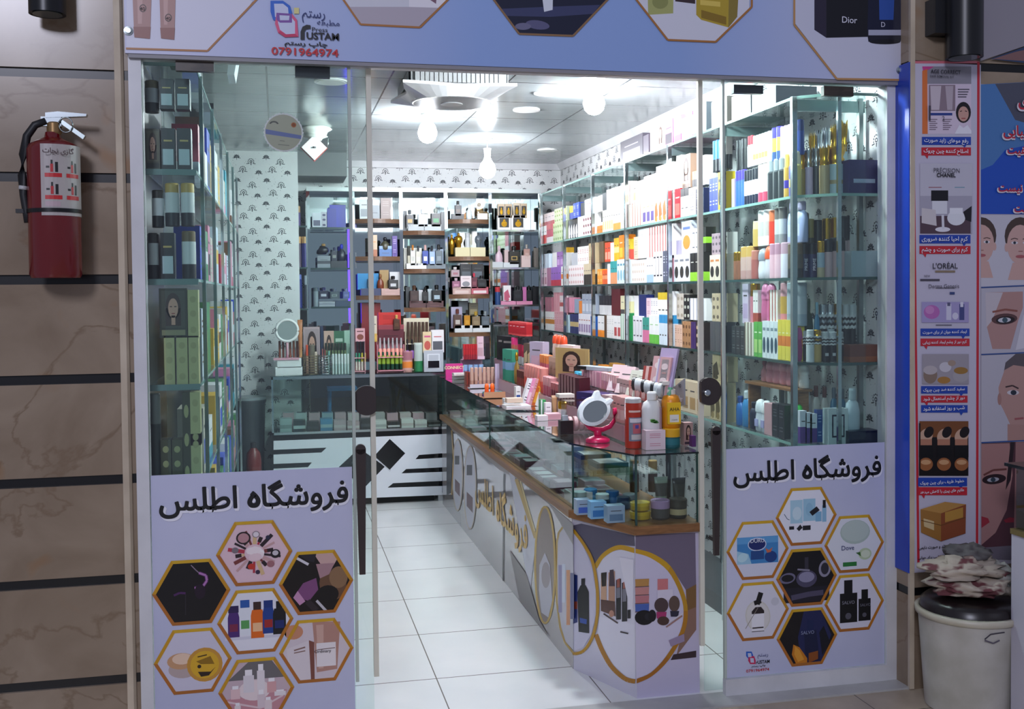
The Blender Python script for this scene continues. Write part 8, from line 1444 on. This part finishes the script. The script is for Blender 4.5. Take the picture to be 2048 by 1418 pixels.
# ------------------------------------------------------------------ inside the glass counter
CZ = .7025
def inc(kind, x0, x1, yt, yb, label, lift=0, **k): return put_px(kind, x0, x1, yt, yb, label, Z=CZ + lift, **k)
for a in ((1154, 1181, 1000, 1030, 'white blue carton leftmost in the counter corner case', '#9ab0c4', '#4a6ac0'), (1182, 1213, 1004, 1038, 'light blue carton in the counter corner case', '#7fb4d8', '#3c7ab8'), (1215, 1250, 1012, 1046, 'steel blue carton in the counter corner case', '#8aa6b8', '#5a7a94')): inc('box', a[0], a[1], a[2], a[3], a[4], c=a[5], style='pic', c2=a[6], dd=.05)
for i, (x, y, c, cap) in enumerate(((1150, 985, '#2c6a9c', '#b9c4c8'), (1172, 980, '#3c86b8', '#3a7ab0'), (1196, 990, '#1b3050', '#c0c8cc'), (1216, 984, '#2a5a94', '#2c64a0'), (1238, 996, '#182c48', '#1c3458'), (1250, 990, '#6a7a84', '#8a949c'))): inc('jar', x, x + 26, y, y + 24, ['teal blue jar with grey lid', 'bright blue jar', 'navy jar with pale lid', 'royal blue jar', 'dark navy jar', 'grey blue jar'][i] + ' behind the counter corner cartons', c=c, cap=cap)
inc('jar', 1267, 1308, 1024, 1042, 'lower yellow cream jar in the counter front case', c='#c9a018', cap='#d9b020'); inc('jar', 1268, 1306, 1024, 1042, 'upper yellow cream jar in the counter front case', 0, c='#c9a018', cap='#dcb622'); REG[-1].location = REG[-2].location + Vector((0, 0, .037)); REG[-1].scale = REG[-2].scale = (1, 1, .9)
inc('jar', 1309, 1346, 1003, 1041, 'clear jar with lilac lid in the counter front case', c='#4a4444', cap='#b08ab4'); inc('jar', 1345, 1380, 1000, 1039, 'black gold banded jar in the counter front case', c='#26221e', cap='#3a342c', style='band', c2='#c0a880')
inc('tube', 1314, 1341, 956, 1029, 'pale green tube with a woman face print', .0, c='#8a9484', cap='#b8b4a8', style='band', c2='#4a4440'); inc('tube', 1350, 1376, 958, 1029, 'black tube with pale numeral seven', .0, c='#14161a', cap='#1c1c20', style='band', c2='#33332e')
for x, c in ((1263, '#5a3c28'), (1300, '#4a3424')): inc('slim', x, x + 18, 922, 985, ('left' if x == 1263 else 'right') + ' brown gold-capped bottle deep in the counter front case', c=c, cap='#a88850')
rnd = random.Random(5); PAL = ['#c9a0ac', '#d6b8c0', '#5a2a3a', '#2a2c32', '#b8c4c8', '#d9d4d4', '#7a4a5c', '#8a949c']; PN = ['dusty pink', 'pale pink', 'wine', 'black', 'silver', 'white', 'plum', 'grey']
for i in range(26):
    y = .62 + i * .13; c = rnd.randrange(8)
    for X, t in ((1.31, 'front'), (1.45, 'rear')):
        c = rnd.randrange(8); put('palette', (X, y, CZ), -PI / 2, '%s makeup palette in the %s row inside the long counter' % (PN[c], t), 'makeup palettes inside the long counter', w=.115, d=.1, h=rnd.choice((.018, .03, .045)), c=PAL[c], c2=PAL[(c + 3) % 8])
    if i % 2 == 0 and i < 24: c = rnd.randrange(8); put('palette', (1.47, y + .06, .844), -PI / 2, '%s palette on the glass shelf inside the long counter' % PN[c], 'palettes on the inner glass shelf', w=.15, d=.15, h=.022, c=PAL[c], c2=PAL[(c + 2) % 8])
# things leaning beyond the counter's near end
for i, (x, yt, yb, c, d) in enumerate(((1396, 874, 935, '#dc8aa8', 'pink dotted tall carton'), (1394, 935, 970, '#d98a34', 'orange carton'))):
    pass
# ------------------------------------------------------------------ left wall shelving: cartons facing the street and the aisle
def le(x0, x1, yt, iz, kind, label, lift=0, Y=.1, **k):
    if kind == 'box': k['name'] = 'hair_dye_box'
    put_px(kind, x0, x1, yt, 700, label, Y=Y, zb=LZ[iz] + lift, **k)
DK = dict(c='#15171b', style='pic', c2='#b4c6cc', c3='#c0a860', dd=.06)
le(330, 358, 257, 1, 'box', 'black hair dye carton, lower left of four', **DK); le(362, 390, 257, 1, 'box', 'black hair dye carton, lower right of four', **DK)
l2 = .222; le(329, 357, 158, 1, 'box', 'black hair dye carton, upper left of four', l2, **DK); le(361, 389, 158, 1, 'box', 'black hair dye carton, upper right of four', l2, **DK)
le(299, 328, 258, 1, 'box', 'carton with a blonde woman portrait by the left jamb', c='#4a4638', style='face', c2='#5c5844', c3='#22231f', dd=.05); le(298, 327, 160, 1, 'slim', 'black banded tin with olive lid above the blonde carton', .21, c='#23262a', cap='#55503a', style='band', c2='#8a9094', frac=.75)
GT = dict(cap='#b89c58', style='band', c2='#c9d0d2', frac=.78, c='#1b1d22')
le(334, 364, 366, 2, 'slim', 'first black tin with gold lid, upper pair', .195, **GT); le(366, 394, 366, 2, 'slim', 'second black tin with gold lid, upper pair', .195, **GT); le(366, 395, 462, 2, 'slim', 'black tin with bronze lid, lower row', **dict(GT, cap='#6a5a40'))
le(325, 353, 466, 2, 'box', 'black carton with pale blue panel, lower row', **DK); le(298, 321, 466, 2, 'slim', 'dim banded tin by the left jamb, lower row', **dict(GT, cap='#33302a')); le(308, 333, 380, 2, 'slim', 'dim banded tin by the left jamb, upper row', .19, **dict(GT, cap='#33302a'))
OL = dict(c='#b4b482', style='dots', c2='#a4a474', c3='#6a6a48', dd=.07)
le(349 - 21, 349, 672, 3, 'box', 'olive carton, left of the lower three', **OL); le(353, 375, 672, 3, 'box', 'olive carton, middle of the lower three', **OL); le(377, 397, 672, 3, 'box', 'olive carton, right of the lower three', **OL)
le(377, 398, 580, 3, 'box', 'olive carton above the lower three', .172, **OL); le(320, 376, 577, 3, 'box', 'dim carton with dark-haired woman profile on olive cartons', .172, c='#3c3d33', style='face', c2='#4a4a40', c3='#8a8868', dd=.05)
le(317, 338, 880, 4, 'box', 'dark olive carton, first of the lowest row', **dict(OL, c='#4c4d38')); le(340, 361, 880, 4, 'box', 'dark olive carton, second of the lowest row', **dict(OL, c='#4c4d38')); le(362, 378, 785, 4, 'box', 'tall shadowed olive carton', **dict(OL, c='#3c3e2c')); le(378, 398, 868, 4, 'box', 'olive carton by the post, lower of two', **OL); le(378, 398, 785, 4, 'box', 'olive carton by the post, upper of two', .155, **OL); le(296, 318, 788, 4, 'slim', 'clear glass tumbler-like canister by the left jamb', .0, c='#4a5452', cap='#8a9490')  # shadowed one: olive darkened to carry the shade in its colour
rnd = random.Random(21)
LP = [('#e6e6ea', 'white'), ('#2c4ac0', 'blue'), ('#d98aa8', 'pink'), ('#3c9ab0', 'teal'), ('#d9b03c', 'yellow'), ('#6a4a34', 'brown'), ('#1c1e24', 'black'), ('#c8d6e4', 'pale blue'), ('#b02c4a', 'crimson'), ('#4a8a54', 'green'), ('#c9c2b4', 'cream')]
for iz, nm in ((1, 'top'), (2, 'second'), (3, 'third'), (4, 'fourth'), (5, 'lowest')):
    y = .42
    while y < 3.95:
        w = rnd.uniform(.12, .22); c, d = LP[rnd.choice((0, 0, 0, 1, 2, 3, 4, 5, 6, 7, 7, 8, 9, 10))]; h = rnd.uniform(.16, .3)
        if not any(abs(y + w / 2 - q) < .02 for q in (.36, 1.1, 1.85, 2.6, 3.35, 4.03)):
            put('box', (XLF - .012 - .05, y + w / 2, LZ[iz]), PI / 2, '%s carton along the aisle side, %s shelf of left wall' % (d, nm), 'cartons on the left wall shelves', w=w, d=.1, h=h, c=c, style=rnd.choice(('pic', 'lines', 'base', 'mid', 'plain')), c2=rnd.choice(LP)[0], name='product_box')
        y += w + rnd.uniform(.005, .03)
put('box', (-.37, 1.9, 2.5), PI / 2, 'black carton on top of the left wall shelving', w=.3, d=.12, h=.14, c='#1c1e20', style='pic', c2='#b09a4a'); put('box', (-.37, .8, 2.5), PI / 2, 'white carton on top of the left wall shelving', w=.25, d=.12, h=.16, c='#d0d4d6', style='pic', c2='#5a8ac0')
put_px('box', 340, 357, 120, 140, 'green carton high on the left shelving behind the clamp', Y=.2, zb=2.5, c='#2f8a5c', dd=.06); put_px('box', 364, 380, 130, 145, 'pink carton high on the left shelving behind the clamp', Y=.2, zb=2.5, c='#c87aa0', dd=.06)
for o in REG:      # shorten row labels of the shelving to sixteen words
    l = o['label']
    if len(l.replace('-', ' ').split()) > 12: o['label'] = l.replace('behind the door strip', 'by door strip').replace('upper row of ', 'upper row, ')
# ------------------------------------------------------------------ labels: look-alikes are told apart by their order from the left
from collections import defaultdict
bpy.context.view_layer.update()
by = defaultdict(list)
for o in REG: by[o['label']].append(o)
for lab, os_ in by.items():
    if len(os_) < 2: continue
    os_.sort(key=lambda o: scr(o.location)[0])
    for i, o in enumerate(os_):
        o['label'] = '%s, %s from left' % (lab, ORD[i])
        if 'group' not in o: o['group'] = lab
gs = defaultdict(int)
for o in REG:
    if 'group' in o: gs[o['group']] += 1
for o in REG:
    if 'group' in o and gs[o['group']] < 2: del o['group']
